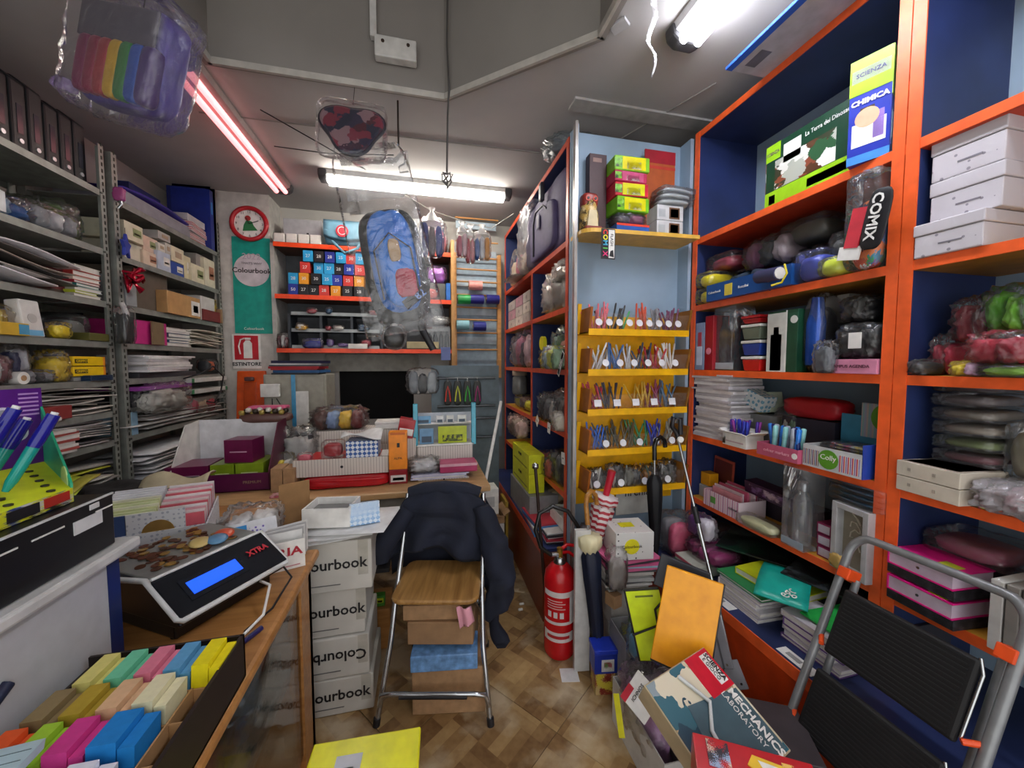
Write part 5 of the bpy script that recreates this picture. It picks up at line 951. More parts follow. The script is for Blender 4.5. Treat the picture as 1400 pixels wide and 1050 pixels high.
# on top of niche/side unit: film bundle
s=D(.98,2.16,2.741,.46,.13); bag('film_bundle','big dark crinkled plastic bundle lying on top of the niche against the ceiling',s,.22,[c('4a5058',.3)],seed=250,amp=.2,f=film('f4','b8c4cc',.15))
bag('film_bundle','shiny clear bundle on top of the side shelving near the lamp end',D(.93,2.9,2.741,.30,.13,-H),.2,[c('9a9490',.3),c('8a8480')],seed=251,amp=.3)
# white stick leaning by side shelving
r=thing('white_pole','long thin white pole leaning beside the low side cabinet','pole',(0,0,0)); a=P(661,672,Y=2.5); b_=P(685,549,Y=2.78); b=MB(); b.cyl(a,b_,.012,n=8); b.cyl((a.x-.01,a.y-.04,0.0),a,.012,n=8); mesh('pole_body',b,WHT,r)
bx('white_carton','plain white carton on the floor behind the chair near the low side cabinet',D(.43,2.62,.001,.26,.34,.05),.25,c('c9c6c0'),[('TP',.0,1,.45,.55,c('a9a59c'))]); bx('white_carton','small white carton with a label sheet on top of the plain carton',D(.45,2.66,.40,.15,.19,.05),.15,WHT,[('P',.2,.8,.3,.7,c('b5b5b5'))])
obx('kraft_carton','open kraft carton between the two white cartons',D(.44,2.63,.343,.25,.052,.05),.22,KRAFT,flaps=.05)
bx('yellow_board','dark yellow upright board beside the white cartons',D(.60,2.72,.001,.02,.46),.2,c('a88a30'))
for i in range(4): tag(mesh('wooden_strip',box(-.09,.09,-.005,.005,0,.006),c('c9b89a'),loc=(.45+.03*i,2.42-.03*i,.001+.0065*i),rot=(0,0,.3-.25*i)),'%s thin pale wooden strip from the left on the floor by the white cartons'%OR[i],'strip','thin strips on the floor')
# ================= NICHE =================
NZ=2.186
def N(a,b_,z,pt,y=1.86): return slot(y,a,b_,z,pt,0)
s=N(796,822,NZ,262,1.87); r=thing('owl_figurine','carved wooden owl with a red face on the yellow rounded shelf','figurine',s.loc+Vector((0,.04,0)))
b=MB(); b.lathe([(.035,0),(.05,.02),(.052,.08),(.043,.13),(.04,.15)],14); mesh('owl_body',b,pal('owl',['c9a860','3a3024','b8944a','d8c08a'],50,.4),r)
b=MB(); b.crum(.088,.07,.075,.03,7,2,4,cy=0,cz=.125); mesh('owl_head',b,c('8a2c24',.35),r)
for x in(-.02,.02):
    b=MB(); b.cyl((x,-.04,.165),(x,-.033,.165),.014,n=12); mesh('eye',b,c('c8442a',.3),r); b=MB(); b.cyl((x,-.043,.165),(x,-.038,.165),.007,n=10); mesh('pupil',b,INK,r)
b=MB(); b.cyl((0,-.05,.143),(0,-.034,.155),.001,.006,n=8); mesh('beak',b,c('c9b060'),r); b=MB(); b.prism([(-.03,.02),(.0,.0),(.03,.02),(.02,.10),(-.02,.10)],-.055,-.045,'y'); mesh('breast',b,c('d8c8a0'),r)
mesh('feet',box(-.04,.05,-.06,.0,0,.02),c('8a3424'),r,bev=.005)
s=N(835,893,NZ,.07); s.loc.z=NZ; bx('car_pack','flat blue red and green boxed toy at the bottom of the bright pile',D(s.loc.x,1.85,NZ,.19,.045),.13,c('2a5ab0',.3),[('P',0,1,.75,1,c('d83a20')),('P',0,1,0,.25,pal('grn',['3a8a30','2a5ab0','d8d020'],80))])
bag('car_pack','dark crumpled clear pack in the bright pile on the rounded shelf',D(s.loc.x-.005,1.85,NZ+.047,.19,.06),.12,[c('4a4450'),c('7a3a5a')],seed=260,ns=2)
zz=NZ+.11
for i,(w_,h_,c1,c2,lb,dx) in enumerate([(.19,.075,'7ac030','e0d820','lower green and yellow car packet',.0),(.19,.07,'c83040','d8d828','yellow car packet with red ends above the lower green one',-.01),(.19,.055,'b83a5a','c85a80','dark pink dolls packet in the bright pile',-.015),(.20,.075,'8ac838','e8da18','top yellow and green car packet of the bright pile',-.01)]):
    bx('toy_packet',lb,D(s.loc.x+dx,1.85,zz,w_,h_,.03*(-1)**i),.13,c(c1,.25),[('P',.22,.88,.08,.92,c(c2,.25)),('P',.35,.75,.12,.6,pal('car%d'%i,[c2,'2a2c30','e8e8e0','5a5e60',c2],45,.25)),('P',.0,.2,.2,.8,pal('end',[c1,'2a2c20',c1,'e8e8e8'],60))],bev=.006); zz+=h_+.002
s=N(891,938,NZ,.07)
for i in range(2): bx('photo_frame_box','%s of two white boxes printed with photo frames'%['lower','upper'][i],D(s.loc.x,1.85,NZ+.082*i,.16,.08),.12,c('c9c9cb',.3),[('P',.45,.85,.1,.85,c('6a4a34')),('P',.5,.8,.2,.75,c('c9c0b8')),('P',.05,.3,.2,.7,c('b0b4b8'))],bev=.004)
for i in range(3): bag('frame_pack',ordw(i,3)+' clear wrapped white tray on top of the photo frame boxes',D(s.loc.x+.03+.01*i,1.83,NZ+.166+.032*i,.22,.03,.05*i),.12,[c('b5bcc0',.3)],seed=265+i,group='wrapped white trays',amp=.06,pw=8)
bx('maroon_binder','dark maroon box file standing at the back left of the niche',D(.93,1.94,NZ,.10,.43),.05,c('3c1c20'),[('P',.2,.7,.9,.95,c('8a6a60'))])
s=N(880,921,NZ,206,1.95); bx('red_calendar','tall orange brown card with a red top band leaning at the niche back',s,.008,c('b0562a'),[('P',0,1,.86,1,c('a01c2c')),('P',0,1,.80,.83,c('c03a30')),('P',.15,.25,.0,.25,c('3a1c18'))])
# comix hanging tag
p=P(831,333,Y=1.80); r=thing('hanging_tag','black and white vertical shop tag with coloured letters hanging from the yellow shelf','tag',(p.x,1.795,2.16)); mesh('tag_plate',box(-.038,.038,0,.003,-.135,.015),INK,r); mesh('white_half',box(.002,.034,-.001,.0005,-.13,.01),WHT,r)
for k,(ch,col) in enumerate(zip('COMIX',['e83a30','e8e030','50b8e0','60c850','e83a80'])): text(ch,.034,c(col),r,(-.018,-.002,-.002-.027*k),(H,H,0),bold=.001)
text('FLASH',.022,INK,r,(.018,-.002,-.04),(H,H,0)); b=MB(); b.prism([(.006,-.12),(.03,-.125),(.026,-.09),(.012,-.095)],-.003,-.001,'y'); mesh('black_motif',b,INK,r); b=MB(); b.cyl((0,.001,.01),(0,.001,.03),.002,n=5); mesh('cord',b,INK,r)
# pens
def penmesh(l,r_): 
    b=MB(); b.lathe([(.001,0),(r_*.8,.012),(r_,.02),(r_,l*.95),(r_*.6,l)],8); return b
pt=[['e0707a','2a2a2a','30a050','d05030','8a8a90','6a2a50'],['d8dce0','3a6aa8','c9ccd0','2a3a50','b02030','e8e8e8'],['b03048','3a3a48','6a8a3a','c8a030','8a3a5a','4a6a8a'],['3a6ac8','4a4a40','6a5a40','3a8a5a','2a3ab0','8a8a80'],['c9c9c4','3a3c40','8a8a80','d89a30','5a6a5a','b0b0b0']]
nmn={'tray':['top','second','third','fourth','lowest']}
q=random.Random(3)
for ti,z in enumerate(TZ):
    for ci,col in enumerate(pt[ti]):
        first=None
        for k in range(9):
            x=TX0+.04+(TX1-TX0-.08)*((ci+(k+.5)/9)/6)
            if ti==0 and .38<(x-TX0)/.6<.52: continue
            if ti==2 and .36<(x-TX0)/.6<.5: continue
            y=1.968-.09+q.uniform(-.02,.05); rot=(q.uniform(-.25,.05),q.uniform(-.5,.5),0); s_=q.uniform(.95,1.3) if ti<4 else q.uniform(.7,.95)
            if first is None:
                first=mesh('pen',penmesh(.125,.0052),c(col,.3),loc=(x,y,z+.012),rot=rot); tag(first,'one of the pens of colour group %d in the %s tray of the yellow rack'%(ci+1,nmn['tray'][ti]),'pen'); 
                first['label']='%s pen of the %s bunch in the %s tray of the yellow rack'%(['pink red','black','green','orange red','grey','plum','silver','blue','light grey','dark navy','red','white','crimson','charcoal','olive green','mustard','wine red','steel blue','cobalt blue','dark olive','brown','sea green','royal blue','grey','pale grey','charcoal','grey','amber','grey green','silver'][ti*6+ci],['leftmost','second','third','fourth','fifth','rightmost'][ci],nmn['tray'][ti]); first['group']='%s tray pens, bunch %d'%(nmn['tray'][ti],ci+1); o=first
            else: o=first.copy(); COL.objects.link(o); o.location=(x,y,z+.012); o.rotation_euler=rot
            o.scale=(1,1,s_)
    n=[9,6,5,5,4][ti]
    for k in range(n):
        x=TX0+.05+(TX1-TX0-.1)*(k+.5*(ti%2))/(n-.5*(1-ti%2))
        g='round white price dot on the front of the %s pen tray'%nmn['tray'][ti] if ti!=2 else 'square white price card on the front of the third pen tray'
        b=MB()
        if ti==2: b.box(-.02,.02,-.001,.0,-.018,.018)
        else: b.cyl((0,-.001,0),(0,0,0),.019,n=18)
        o=mesh('price_dot',b,c('dcdce0'),loc=(x,1.968-.152,z+.055),rot=(-.26,0,0)); tag(o,'%s from left, '%OR[k]+g,'price tag','price tags of the %s tray'%nmn['tray'][ti])
for i in range(5): bag('charm_pack','%s trinket bundle from the left in the lowest yellow tray'%OR[i],D(TX0+.08+.11*i,1.86,TZ[4]+.008,.10,.11+.02*(i%3==1)),.07,[c(['3a3c40','c9c8c4','6a6a60','c88a3a','5a5a58'][i]),c('4a4c4c')],seed=300+i,ns=2,group='trinket bundles in the lowest yellow tray',amp=.3)
# ================= RIGHT SHELVING =================
def RS(a,b_,zi,pt,ins=.02): return slot('R',a,b_,(SH[zi] if zi<5 else .451)+.001,pt,ins)
def RZ(a,b_,z,pt,ins=.02): return slot('R',a,b_,z,pt,ins)
# shelf 1 boxes
GR='9ad020'
s=RS(1040,1180,0,175,.03); s=RZ(1046,1176,SH[0]+.001,165,.03)
r=bx('science_kit_box','dark green and lime science kit box with clay pots on the top right shelf',s,.10,c('17402c',.3),[('P',0,1,.0,.26,c(GR,.3)),('P',0,.18,.75,1,c(GR,.3)),('P',.12,.78,.27,.72,pal('clay',['3a3a2a','8a4a34','b0b4a8','5a3a28','e0e0d8','2f5a3a'],16,.3)),('P',.22,.42,.62,.9,WHT),('P',.05,.13,.06,.2,WHT),('P',.06,.12,.08,.18,INK),('T','La Terra dei Dinosauri',.7,.86,.09,WHT,.8),('T','SCIENZA',.09,.86,.07,c('6a3a6a'),.8),('SP',0,1,0,1,pal('side',['3a5a7a','8a4a34','d8d8d0','2f6a3a'],20,.3)),('P',.5,.95,.08,.2,c('7ab010',.3))])
b=MB()
s=RZ(1186,1236,SH[0]+.001,83,-.02); s.h=.40; s.w=.075
r=bx('chemistry_box','tall lime and blue chemistry kit box with a boy on the front','box',D(1.49,1.03,SH[0]+.001,.11,.35,-1.2),.08,c('2a3aa8',.3),[('P',0,1,.66,1,c(GR,.3)),('P',.05,.95,.78,.90,WHT),('T','SCIENZA',.5,.84,.055,c('3a3a8a')),('T','CHIMICA',.5,.58,.068,WHT,1,.001),('P',.1,.9,.16,.38,WHT,'coat_print'),('D',.45,.42,.032,c('d8a888')),('P',.28,.62,.46,.52,c('3a2a20'),'hair_print'),('P',0,1,0,.08,c('3a8ad8')),('P',.6,.85,.2,.45,c('8a6ab8')),('RP',0,1,.55,1,c('b5dc3a',.3)),('RP',.1,.9,.1,.5,pal('chem',['3a4ab0','8ab8d8','5a6ab8','c8e0f0'],20,.3))])
# ceiling hung signs above right shelf (papers on top)

for y,L_,lb in((1.22,.50,'white and blue printed sheet lying over the top edge of the right shelving'),(.62,.5,'second white sheet with a blue margin further along the top of the right shelving')):
    o=bx('poster_sheet',lb,'poster',D(1.30,y,2.772,L_,.010,-H),.26,c('b5b4c0'),[('P',0,1,0,1,c('2a60d0'))]); mesh('blue_margin',box(-L_/2,L_/2,0,.03,-.001,.0),c('2a60d0'),o); mesh('print_block',box(-L_*.42,-L_*.25,.06,.11,-.001,.0),c('6a6a7a'),o)
# shelf 2 (z 1.82)
bag('lunch_box_pack','pink wrapped lunch box at the far end of the second right shelf',RZ(949,1000,2.0,.085,.04),.2,[c('b84a60',.3)],seed=320,amp=.05,pw=8)
for i in range(2): bag('yellow_tub_pack','%s of two yellow lunch tubs in clear film at the far end'%['lower','upper'][i],RZ(945,970,SH[1]+.001+.088*i,.085,-.02),.2,[c('e8d818',.3)],seed=322+i,amp=.05,pw=7)
s=RZ(966,1082,SH[1]+.001,.085,-.03); obx('blue_counter_box','long blue open cardboard display with yellow and white print on the second right shelf',s,.17,c('15498c',.4),de=[('T','Colourbook',.12,.5,.2,WHT),('P',.26,.36,.15,.8,c('d8c040')),('T','Rotolini',.50,.45,.22,WHT),('T','Rotola la carta',.85,.7,.18,WHT),('T','incollala qui',.85,.4,.18,WHT)])
S0=s
for i in range(7):
    y=s.loc.y+s.w*(.40-.11*i); p=Vector((1.50+.03*(i%2),y,SH[1]+.02+.03*(i%3))); r=thing('paper_roll','%s dark striped roll from the left in the long blue display'%OR[i],'roll',p,rot=(.3+.1*i,1.2,.4*i),group='rolls in the long blue display'); b=MB(); b.cyl((0,0,0),(0,0,.12),.024,n=12); mesh('roll_body',b,c(['2c3a50','1c2430','3a4a5a'][i%3],.4),r); b=MB(); b.cyl((0,0,.12),(0,0,.122),.012,n=10); mesh('hollow_end',b,c('b5b5b5'),r)
r=thing('paper_roll_tied','white ended roll tied with yellow string at the near end of the blue display','roll',RZ(1042,1062,SH[1]+.04,.05,-.08).loc); b=MB(); b.cyl((-.0,-.05,0),(.02,.07,.01),.028,n=14); mesh('roll_body',b,c('3a3c60',.4),r); b=MB(); b.cyl((-.0005,-.053,0),(0,-.0495,0),.024,n=12); mesh('white_end',b,WHT,r); b=MB(); b.tube([(.0,-.07,.03),(-.01,-.09,-.01),(.0,-.06,-.04),(-.03,-.04,-.05)],.004,6); mesh('yellow_string',b,c('e0cc20'),r)
r.location.z=SH[1]+.045
bag('netted_bag','pink and black netted bags above the blue display',RZ(1008,1075,1.955,.15,.06),.2,[c('7a2a5a'),c('2a2a2e'),c('9a8a90')],seed=330,ns=3)
bag('wrapped_box','grey wrapped carton high in the dark under the top right shelf',RZ(1062,1128,2.02,.11,.10),.2,[c('5a5c50')],seed=331,amp=.06,pw=8)
bag('dark_bundle','dark transparent bundle in the middle of the second right shelf',RZ(1075,1135,SH[1]+.001,.18,.10),.22,[c('2a2c30'),c('4a4c4a')],seed=332)
bag('blue_lunch_box','periwinkle blue lunch box in clear film right of the blue display',RZ(1080,1122,SH[1]+.001,.13,-.02),.16,[c('4a58b8',.3)],seed=333,amp=.06,pw=5)
bag('lime_lunch_box','lime yellow round tub in clear film beside the blue lunch box',RZ(1112,1150,SH[1]+.001,.075,-.04),.14,[c('d0e040',.3)],seed=334,amp=.06)
s=RZ(1150,1222,SH[1]+.002,258,-.04); s.h=.33; o=bag('comic_bag_pack','patterned drawstring bag with a black lettered label on the second right shelf',s,.10,[pal('comix',['2a8ab0','d05a40','5a8ac0','e8e8e8','40a060','7a5a9a','e8824a','2c3450'],30,.5,)],seed=336,amp=.05,pw=9)
ls=s; b=MB(); b.crum(.07,.01,.19,.02,6,2,4,cx=.03,cy=-.012,cz=.06); mesh('black_label',b,INK,o,rot=(0,.18,0)); text('COMIX',.045,WHT,o,(.055,-.022,.155),(H,H+.18,0),bold=.001); mesh('red_label',box(-.055,-.01,-.012,-.006,.07,.20),c('c83040',.4),o,rot=(0,.2,0)); mesh('white_card',box(-.07,.0,-.010,-.004,.03,.075),WHT,o,rot=(0,.2,0))
bag('grey_pack','grey flat pack leaning behind the patterned pack',RZ(1128,1152,1.90,.12,.08),.15,[c('6a6e6a')],seed=337,amp=.1)
# shelf 3 (z 1.46)
bx('clear_case','pale blue and red doll case at the far end of the third right shelf',RZ(946,962,SH[2]+.001,442,.0),.1,c('8a9ab8',.2),[('P',.2,.8,.1,.5,c('c9d4e8')),('P',.3,.7,.5,.8,c('a83a4a'))])
bx('red_case','slim red upright box with a pink heart seal',RZ(963,974,SH[2]+.001,432,.0),.1,c('9a1c28',.3),[('D',.5,.35,.018,c('e88aa0'))])
bx('acrylic_case','tall dark clear acrylic case on the third right shelf',RZ(975,1004,SH[2]+.001,418,.02),.12,film('acr','6a7078',.32,.05,3),[('P',.05,.95,.02,.12,c('a9b4c0'))])
r=thing('glass_flask','dark flask standing inside the tall clear acrylic case','flask',RZ(984,996,SH[2]+.003,.2,.07).loc); b=MB(); b.lathe([(.03,0),(.032,.02),(.032,.2),(.015,.24),(.015,.28)],14); mesh('flask_body',b,c('4a5058',.1),r)
for i,(col,lb) in enumerate([('d02020','red'),('24409a','royal blue'),('6f7a6a','sage grey'),('b01c20','flat crimson')]):
    s=RZ(1008,1046,SH[2]+.001+.075*i,.07 if i<3 else .035,.0); s.w=.105-.005*(i==3); r=thing('food_tub','%s plastic food tub in the tower of tubs on the third right shelf'%lb,'food tub',s.loc,s.rz,)
    w_=s.w; b=MB(); h_=.055 if i<3 else .022; b.add([(-w_*.42,.006,0),(w_*.42,.006,0),(w_*.42,.09,0),(-w_*.42,.09,0),(-w_/2,0,h_),(w_/2,0,h_),(w_/2,.1,h_),(-w_/2,.1,h_)],[(0,3,2,1),(4,5,6,7),(0,1,5,4),(1,2,6,5),(2,3,7,6),(3,0,4,7)]); mesh('tub',b,c(col,.3),r,bev=.006); mesh('lid',box(-w_/2-.003,w_/2+.003,-.003,.103,h_+.001,h_+.014),WHT if i<3 else c('b01c20',.3),r,bev=.003)
s=RZ(1048,1089,SH[2]+.001,425,.0); bx('flask_box','dark green boxed flask with a white panel showing a green bottle',s,.12,c('1c4a34',.35),[('P',0,.62,.0,.97,c('dadcd6',.35)),('P',.12,.5,.02,.62,c('1f5a3c')),('P',.22,.4,.62,.74,c('2a6a48')),('P',.62,.66,0,1,WHT),('P',.70,1,.86,.95,c('2a5a44')),('D',.88,.84,.016,c('dadcd6'))],bev=.002); 
r=RZ(1092,1122,SH[2]+.001,402,.02); o=bag('blue_flask_pack','metallic blue flask in a dark clear bag on the third right shelf',r,.12,[c('14161c',.3)],seed=345,amp=.08,pw=4); b=MB(); b.lathe([(.034,.03),(.036,.06),(.036,.2),(.026,.25),(.02,.3)],16,0,.03); mesh('blue_flask',b,c('2a55b0',.15,.5),o)
s=RZ(1134,1208,SH[2]+.001,.052,-.01); bx('pink_box','flat pink box with small dark lettering at the near end of the third right shelf',s,.16,c('e090b0',.4),[('T','CAMPUS AGENDA',.45,.5,.3,c('5a2a3a'))],bev=.002)
bag('black_bag_pack','black fabric packs in shiny film stacked on the flat pink box',RZ(1134,1208,SH[2]+.055,.13,-.01),.2,[c('16181a'),c('2a2c2e'),c('3a3c3c')],seed=347,ns=3,amp=.2); bx('white_ticket','small white ticket stuck on the black shiny packs',RZ(1160,1178,SH[2]+.09,.055,-.035),.002,WHT)
bag('black_bag_pack','upper black and clear pack leaning on the lower shiny packs',RZ(1142,1190,SH[2]+.19,.10,.03),.18,[c('1c1e20'),c('5a5c5a')],seed=348,amp=.2); bx('grey_carton','grey white carton peeping out above the black packs',RZ(1128,1160,SH[2]+.20,.11,.12),.1,c('9a9890')); bx('dark_carton','dark carton beneath the grey white carton',RZ(1124,1150,SH[2]+.001,.19,.20),.1,c('2a3448'))
bag('clear_bag','small crinkled clear bag in front of the blue flask pack',RZ(1108,1134,SH[2]+.001,.12,-.05),.05,[c('6a7078')],seed=349,amp=.25)
# shelf 4 (z 1.095)
stack('paper_pad','white pad in the tall messy stack on the fourth right shelf','pad',RZ(945,998,SH[3]+.001,512,.0),.22,26,[c('c4c0c8'),c('d8d6d8'),c('aaa6aa'),c('cfcbcc'),c('b8b4b8')],'white pads in the tall stack on the fourth right shelf',.08,seed=15,slip=.02)
s=RZ(980,1030,SH[3]+.001,.062,-.04); s.w=.14; obx('white_pen_box','small white open box full of violet and blue pens on the fourth right shelf',s,.10,WHT,de=[('P',.1,.9,.3,.4,c('c9b0b8')),('P',0,.12,.1,.9,pal('penbox',['2a2a2a','dadada','8a8a8a'],60))],flaps=.03)
def pens(s,d,n,cols,nm,lb,grp,l=.12,rad=.006,seed=1,cat='pen',tilt=.15):
    q=random.Random(seed); f={}
    for i in range(n):
        col,cn=cols[i%len(cols)]; u=(i+.5)/n-.5; ly=q.uniform(.2,.8)*d; p=s.loc+Matrix.Rotation(s.rz,3,'Z')@Vector((u*s.w*.86,ly,.006)); rot=(q.uniform(-tilt,tilt),q.uniform(-tilt,tilt),0)
        if col not in f:
            o=thing(nm,lb%cn,cat,p,group=grp%cn,rot=rot); b=MB(); b.lathe([(.002,0),(rad,.015),(rad,l*.6)],8); mesh('barrel',b,c(col,.3),o); b=MB(); b.lathe([(rad*1.12,l*.6),(rad*1.12,l*.97),(rad*.6,l)],8); mesh('cap',b,c(col,.15,n=.2),o); f[col]=o
        else: dup(f[col],p,rot)
pens(s,.10,16,[('4a2a9a','violet'),('2a3ab8','blue'),('8a2a8a','magenta')],'pen','%s pen standing in the small white open box','%s pens in the small white box',seed=21)
s=RZ(1031,1096,SH[3]+.001,.055,-.05); s.w=.19; obx('pink_marker_box','low pink open box of blue and pale highlighters on the fourth right shelf',s,.09,c('c05a78',.4),de=[('T','colour markers',.5,.5,.35,c('e8a8b8')),('D',.93,.5,.012,WHT)])
pens(s,.09,14,[('2a7ad8','sky blue'),('1a2a6a','navy'),('a8b0c0','silver'),('8ac8c8','pale turquoise')],'highlighter','%s highlighter standing in the low pink box','%s highlighters in the low pink box',l=.13,rad=.009,seed=22,cat='highlighter',tilt=.1)
bx('patterned_carton','white and sky patterned little carton resting above the violet pens',RZ(1003,1040,SH[3]+.19,.08,.10),.08,dots('pc','c8d0d0','6a9ab0',40,.35),ry=.35,bev=.002); bx('patterned_carton','second pale carton with yellow print behind the first patterned one',RZ(1024,1056,SH[3]+.15,.10,.16),.08,c('a8b4a0'),[('P',.1,.6,.0,.3,c('c8b040'))],ry=-.2)
bx('grey_riser','grey card boxes holding up the patterned cartons',RZ(1000,1056,SH[3]+.001,.148,.12),.12,c('7a7c7a'))
bag('green_packet','green white leaflets in film behind the highlighters',RZ(1052,1085,SH[3]+.001,.19,.14),.12,[c('4a6a4a'),c('c0c8c0')],seed=353); b=MB(); b.crum(.26,.12,.09,.08,10,4,4); o=mesh('red_pencil_case',b,c('a81420',.5),loc=RZ(1070,1140,SH[3]+.16,.1,.14).loc,rot=(0,0,-H)); tag(o,'big red soft pencil case at the back of the fourth right shelf','pencil case'); bx('dark_carton','dark carton under the red pencil case',RZ(1068,1140,SH[3]+.001,.155,.16),.15,c('2a2a3a'))
s=RZ(1093,1192,SH[3]+.001,.085,-.03); s.w=.21
GG='5a9a28'; o=obx('jelly_pen_display','white display box of gel pen packs with a green round logo and striped print',s,.2,c('c9ccce',.4),de=[('P',.02,.30,.1,.8,stripes('pj1',['d0d0d0','3a5a9a','a0622a','d8d8d8','2a2a2a'],.014,0)),('D',.46,.5,.036,c(GG)),('T','Colly',.46,.58,.32,WHT),('P',.64,.96,.1,.8,stripes('pj2',['d0d0d0','b03a8a','d87a3a','d8d8d8','5a3a9a'],.014,0))])
w_=s.w; mesh('back_card',box(-w_/2,w_/2,.19,.2,.08,.20),c('3a88a8',.4),o); mesh('striped_card',box(-.03,.04,.185,.192,.12,.25),stripes('pj3',['9aa0b8','b8a8a0','8ab0b0'],.02,0),o); b=MB(); b.cyl((.06,.18,.20),(.06,.19,.20),.055,n=24); mesh('round_header',b,c(GG,.4),o); text('Colly',.03,c('b8d890'),o,(.06,.179,.21)); mesh('side_fold',box(w_/2-.001,w_/2+.003,0,.2,0,.12),c('2a4ab0'),o)
for i in range(7): bag('gel_pen_pack',ordw(i,7)+' glittery pack of coloured gel pens in the round logo display',D(1.50+.03,s.loc.y+.0,SH[3]+.01+.012*i,.19,.016,-H+.05*(i%3-1)),.14,[pal('gel',['8a4a8a','b0a040','3a6a8a','b04a4a','5a5a60','9a9aa0'],70,.2)],seed=360+i,group='gel pen packs in the round logo display',amp=.05,pw=8)
# shelf 5 (z .735)
bx('picture_frame','red framed picture card standing at the far end of the fifth right shelf',RZ(948,1000,SH[4]+.001,622,.14),.01,c('a04434'),[('P',.06,.94,.06,.94,c('5a2420'))],ry=.05); bx('yellow_box','small amber yellow box in front of the red framed picture',RZ(952,970,SH[4]+.07,.07,.06),.06,c('e8a010')); bx('grey_pack','white card pad under the amber yellow box',RZ(946,972,SH[4]+.001,.067,.05),.1,c('a8a8a8'))
s=RZ(962,1010,SH[4]+.001,.085,-.02); obx('pink_striped_box','pink and white printed open box of card packs on the fifth right shelf',s,.16,stripes('pkb',['d8a8b8','e0d0d8','b87a98','d8c8d0'],.03,0),de=[('P',.22,.36,.3,.7,c('5a9a40')),('T','colour',.85,.5,.25,INK)])
for i in range(6): bx('card_pack','%s pink edged card pack from the front in the pink printed box'%OR[i],D(1.50+.015+.02*i,s.loc.y+.01*(i%2),SH[4]+.006,s.w*.8,.10+.008*(i%3),-H),.008,c(['d8909a','e0c8d0','c85a7a'][i%3]),group='card packs in the pink printed box')
r=RZ(985,1050,SH[4]+.10,.05,.06); bx('purple_long_box','long dark purple printed box lying across the pink box',D(1.57,1.42,SH[4]+.115,.32,.06,-H-.1),.07,c('3a1c3c',.3),[('P',.1,.9,.2,.8,pal('pl',['3a1c3c','7a5a8a','3a1c3c','b8a0b0'],50,.3))],rx=.1); bx('riser','dark box carrying the long purple box',D(1.66,1.42,SH[4]+.001,.3,.112,-H),.1,c('241c2c'))
s=RZ(1002,1056,SH[4]+.001,.05,-.05); o=bag('clear_tub','clear rounded tub with cream contents at the shelf edge',s,.09,[c('c9c8a0',.3)],seed=371,amp=.04,pw=5)
s=RZ(1060,1108,SH[4]+.001,636,-.02); s.w=.10; bx('bottle_case','tall clear acrylic case holding a bottle on the fifth right shelf',s,.10,film('acr3','c8ccd4',.10,.05,3),[('P',.02,.98,.02,.1,c('9aa4b0'))]); p=s.loc+Vector((.05,0,.012)); bottle('clear_bottle','frosted clear bottle standing inside the tall acrylic case',p,.26,.034,film('glass2','c8d0d8',.22,.05,2),c('a9aeb4',.2,.5))
for i in range(3): bx('crimson_book',ordw(i,3)+' crimson edged white little box in the pile beside the bottle case',RZ(1117,1137,SH[4]+.001+.046*i,.043,.02),.12,c('8a1c50'),[('P',.12,.9,.15,.85,c('c0b8c4'))],group='crimson edged boxes by the bottle case')
s=RZ(1136,1186,SH[4]+.001,690,-.02); s.w=.135; s.h=.25; r=thing('photo_holder','thick white picture frame with a gold floral motif, beside the bottle case','picture frame',s.loc,s.rz-.15)
w_,h_=s.w,s.h
for (x0,x1,z0,z1) in((-w_/2,-w_/2+.02,0,h_),(w_/2-.02,w_/2,0,h_),(-w_/2+.02,w_/2-.02,0,.02),(-w_/2+.02,w_/2-.02,h_-.02,h_)): mesh('frame_rail',box(x0,x1,0,.04,z0,z1),c('b5b6b8',.4),r,bev=.002)
mesh('backing',box(-w_/2+.02,w_/2-.02,.03,.036,.02,h_-.02),c('8f8878',.6),r)
for k in range(5): b=MB(); b.tube([(.0+.02*math.cos(k+t*2.2),.028,.09+.035*k*.8+.018*math.sin(k*2+t*3)) for t in(0,.4,.8,1.2,1.6)],.0025,5); mesh('scroll_ornament',b,c('c9c2b0'),r)
b=MB(); b.crum(.05,.02,.05,.3,7,3,3,cx=-.03,cy=-.008,cz=.01); mesh('gold_flower',b,c('c9a860',.4),r)
for k in range(4): bag('wrapped_notebook',ordw(k,4)+' blue spined wrapped booklet in the pile on the white picture frame',D(1.49,s.loc.y,SH[4]+.255+.02*k,.20,.019,-H-.1),.14,[c('2a5a78',.3)],seed=380+k,group='wrapped booklets on the picture frame',amp=.05,pw=8)
# base top R1 (z .45)
BT=.451
for i,(y,w_,cols,h_) in enumerate([(1.20,.26,['2f8a4a'],.05),(1.05,.24,['d8d42a'],.04)]): pass
stack('exercise_book','thick white book under the green one at the cabinet edge','book',D(1.30,1.32,BT,.24,.09,-H),.2,5,[c('d8d6dc'),c('b8b2bc'),c('c9c6cc')],'thick white books at the front of the low right cabinet',.03,seed=31,book=True)
bk('exercise_book','green covered book on top of the thick white pile at the cabinet edge',D(1.305,1.32,BT+.092,.24,.012,-H),.2,c('2a8a50')); bk('exercise_book','lime covered notebook partly under a teal one',D(1.37,1.26,BT+.106,.26,.03,-H+.1),.2,c('c0c818'))
stack('exercise_book','violet covered book in the nearer pile on the low right cabinet','book',D(1.33,1.03,BT,.22,.11,-H),.2,5,[c('6a4a8a'),c('c9c4cc'),c('b5b0ba')],'books in the nearer pile on the low right cabinet',.03,seed=32,book=True)
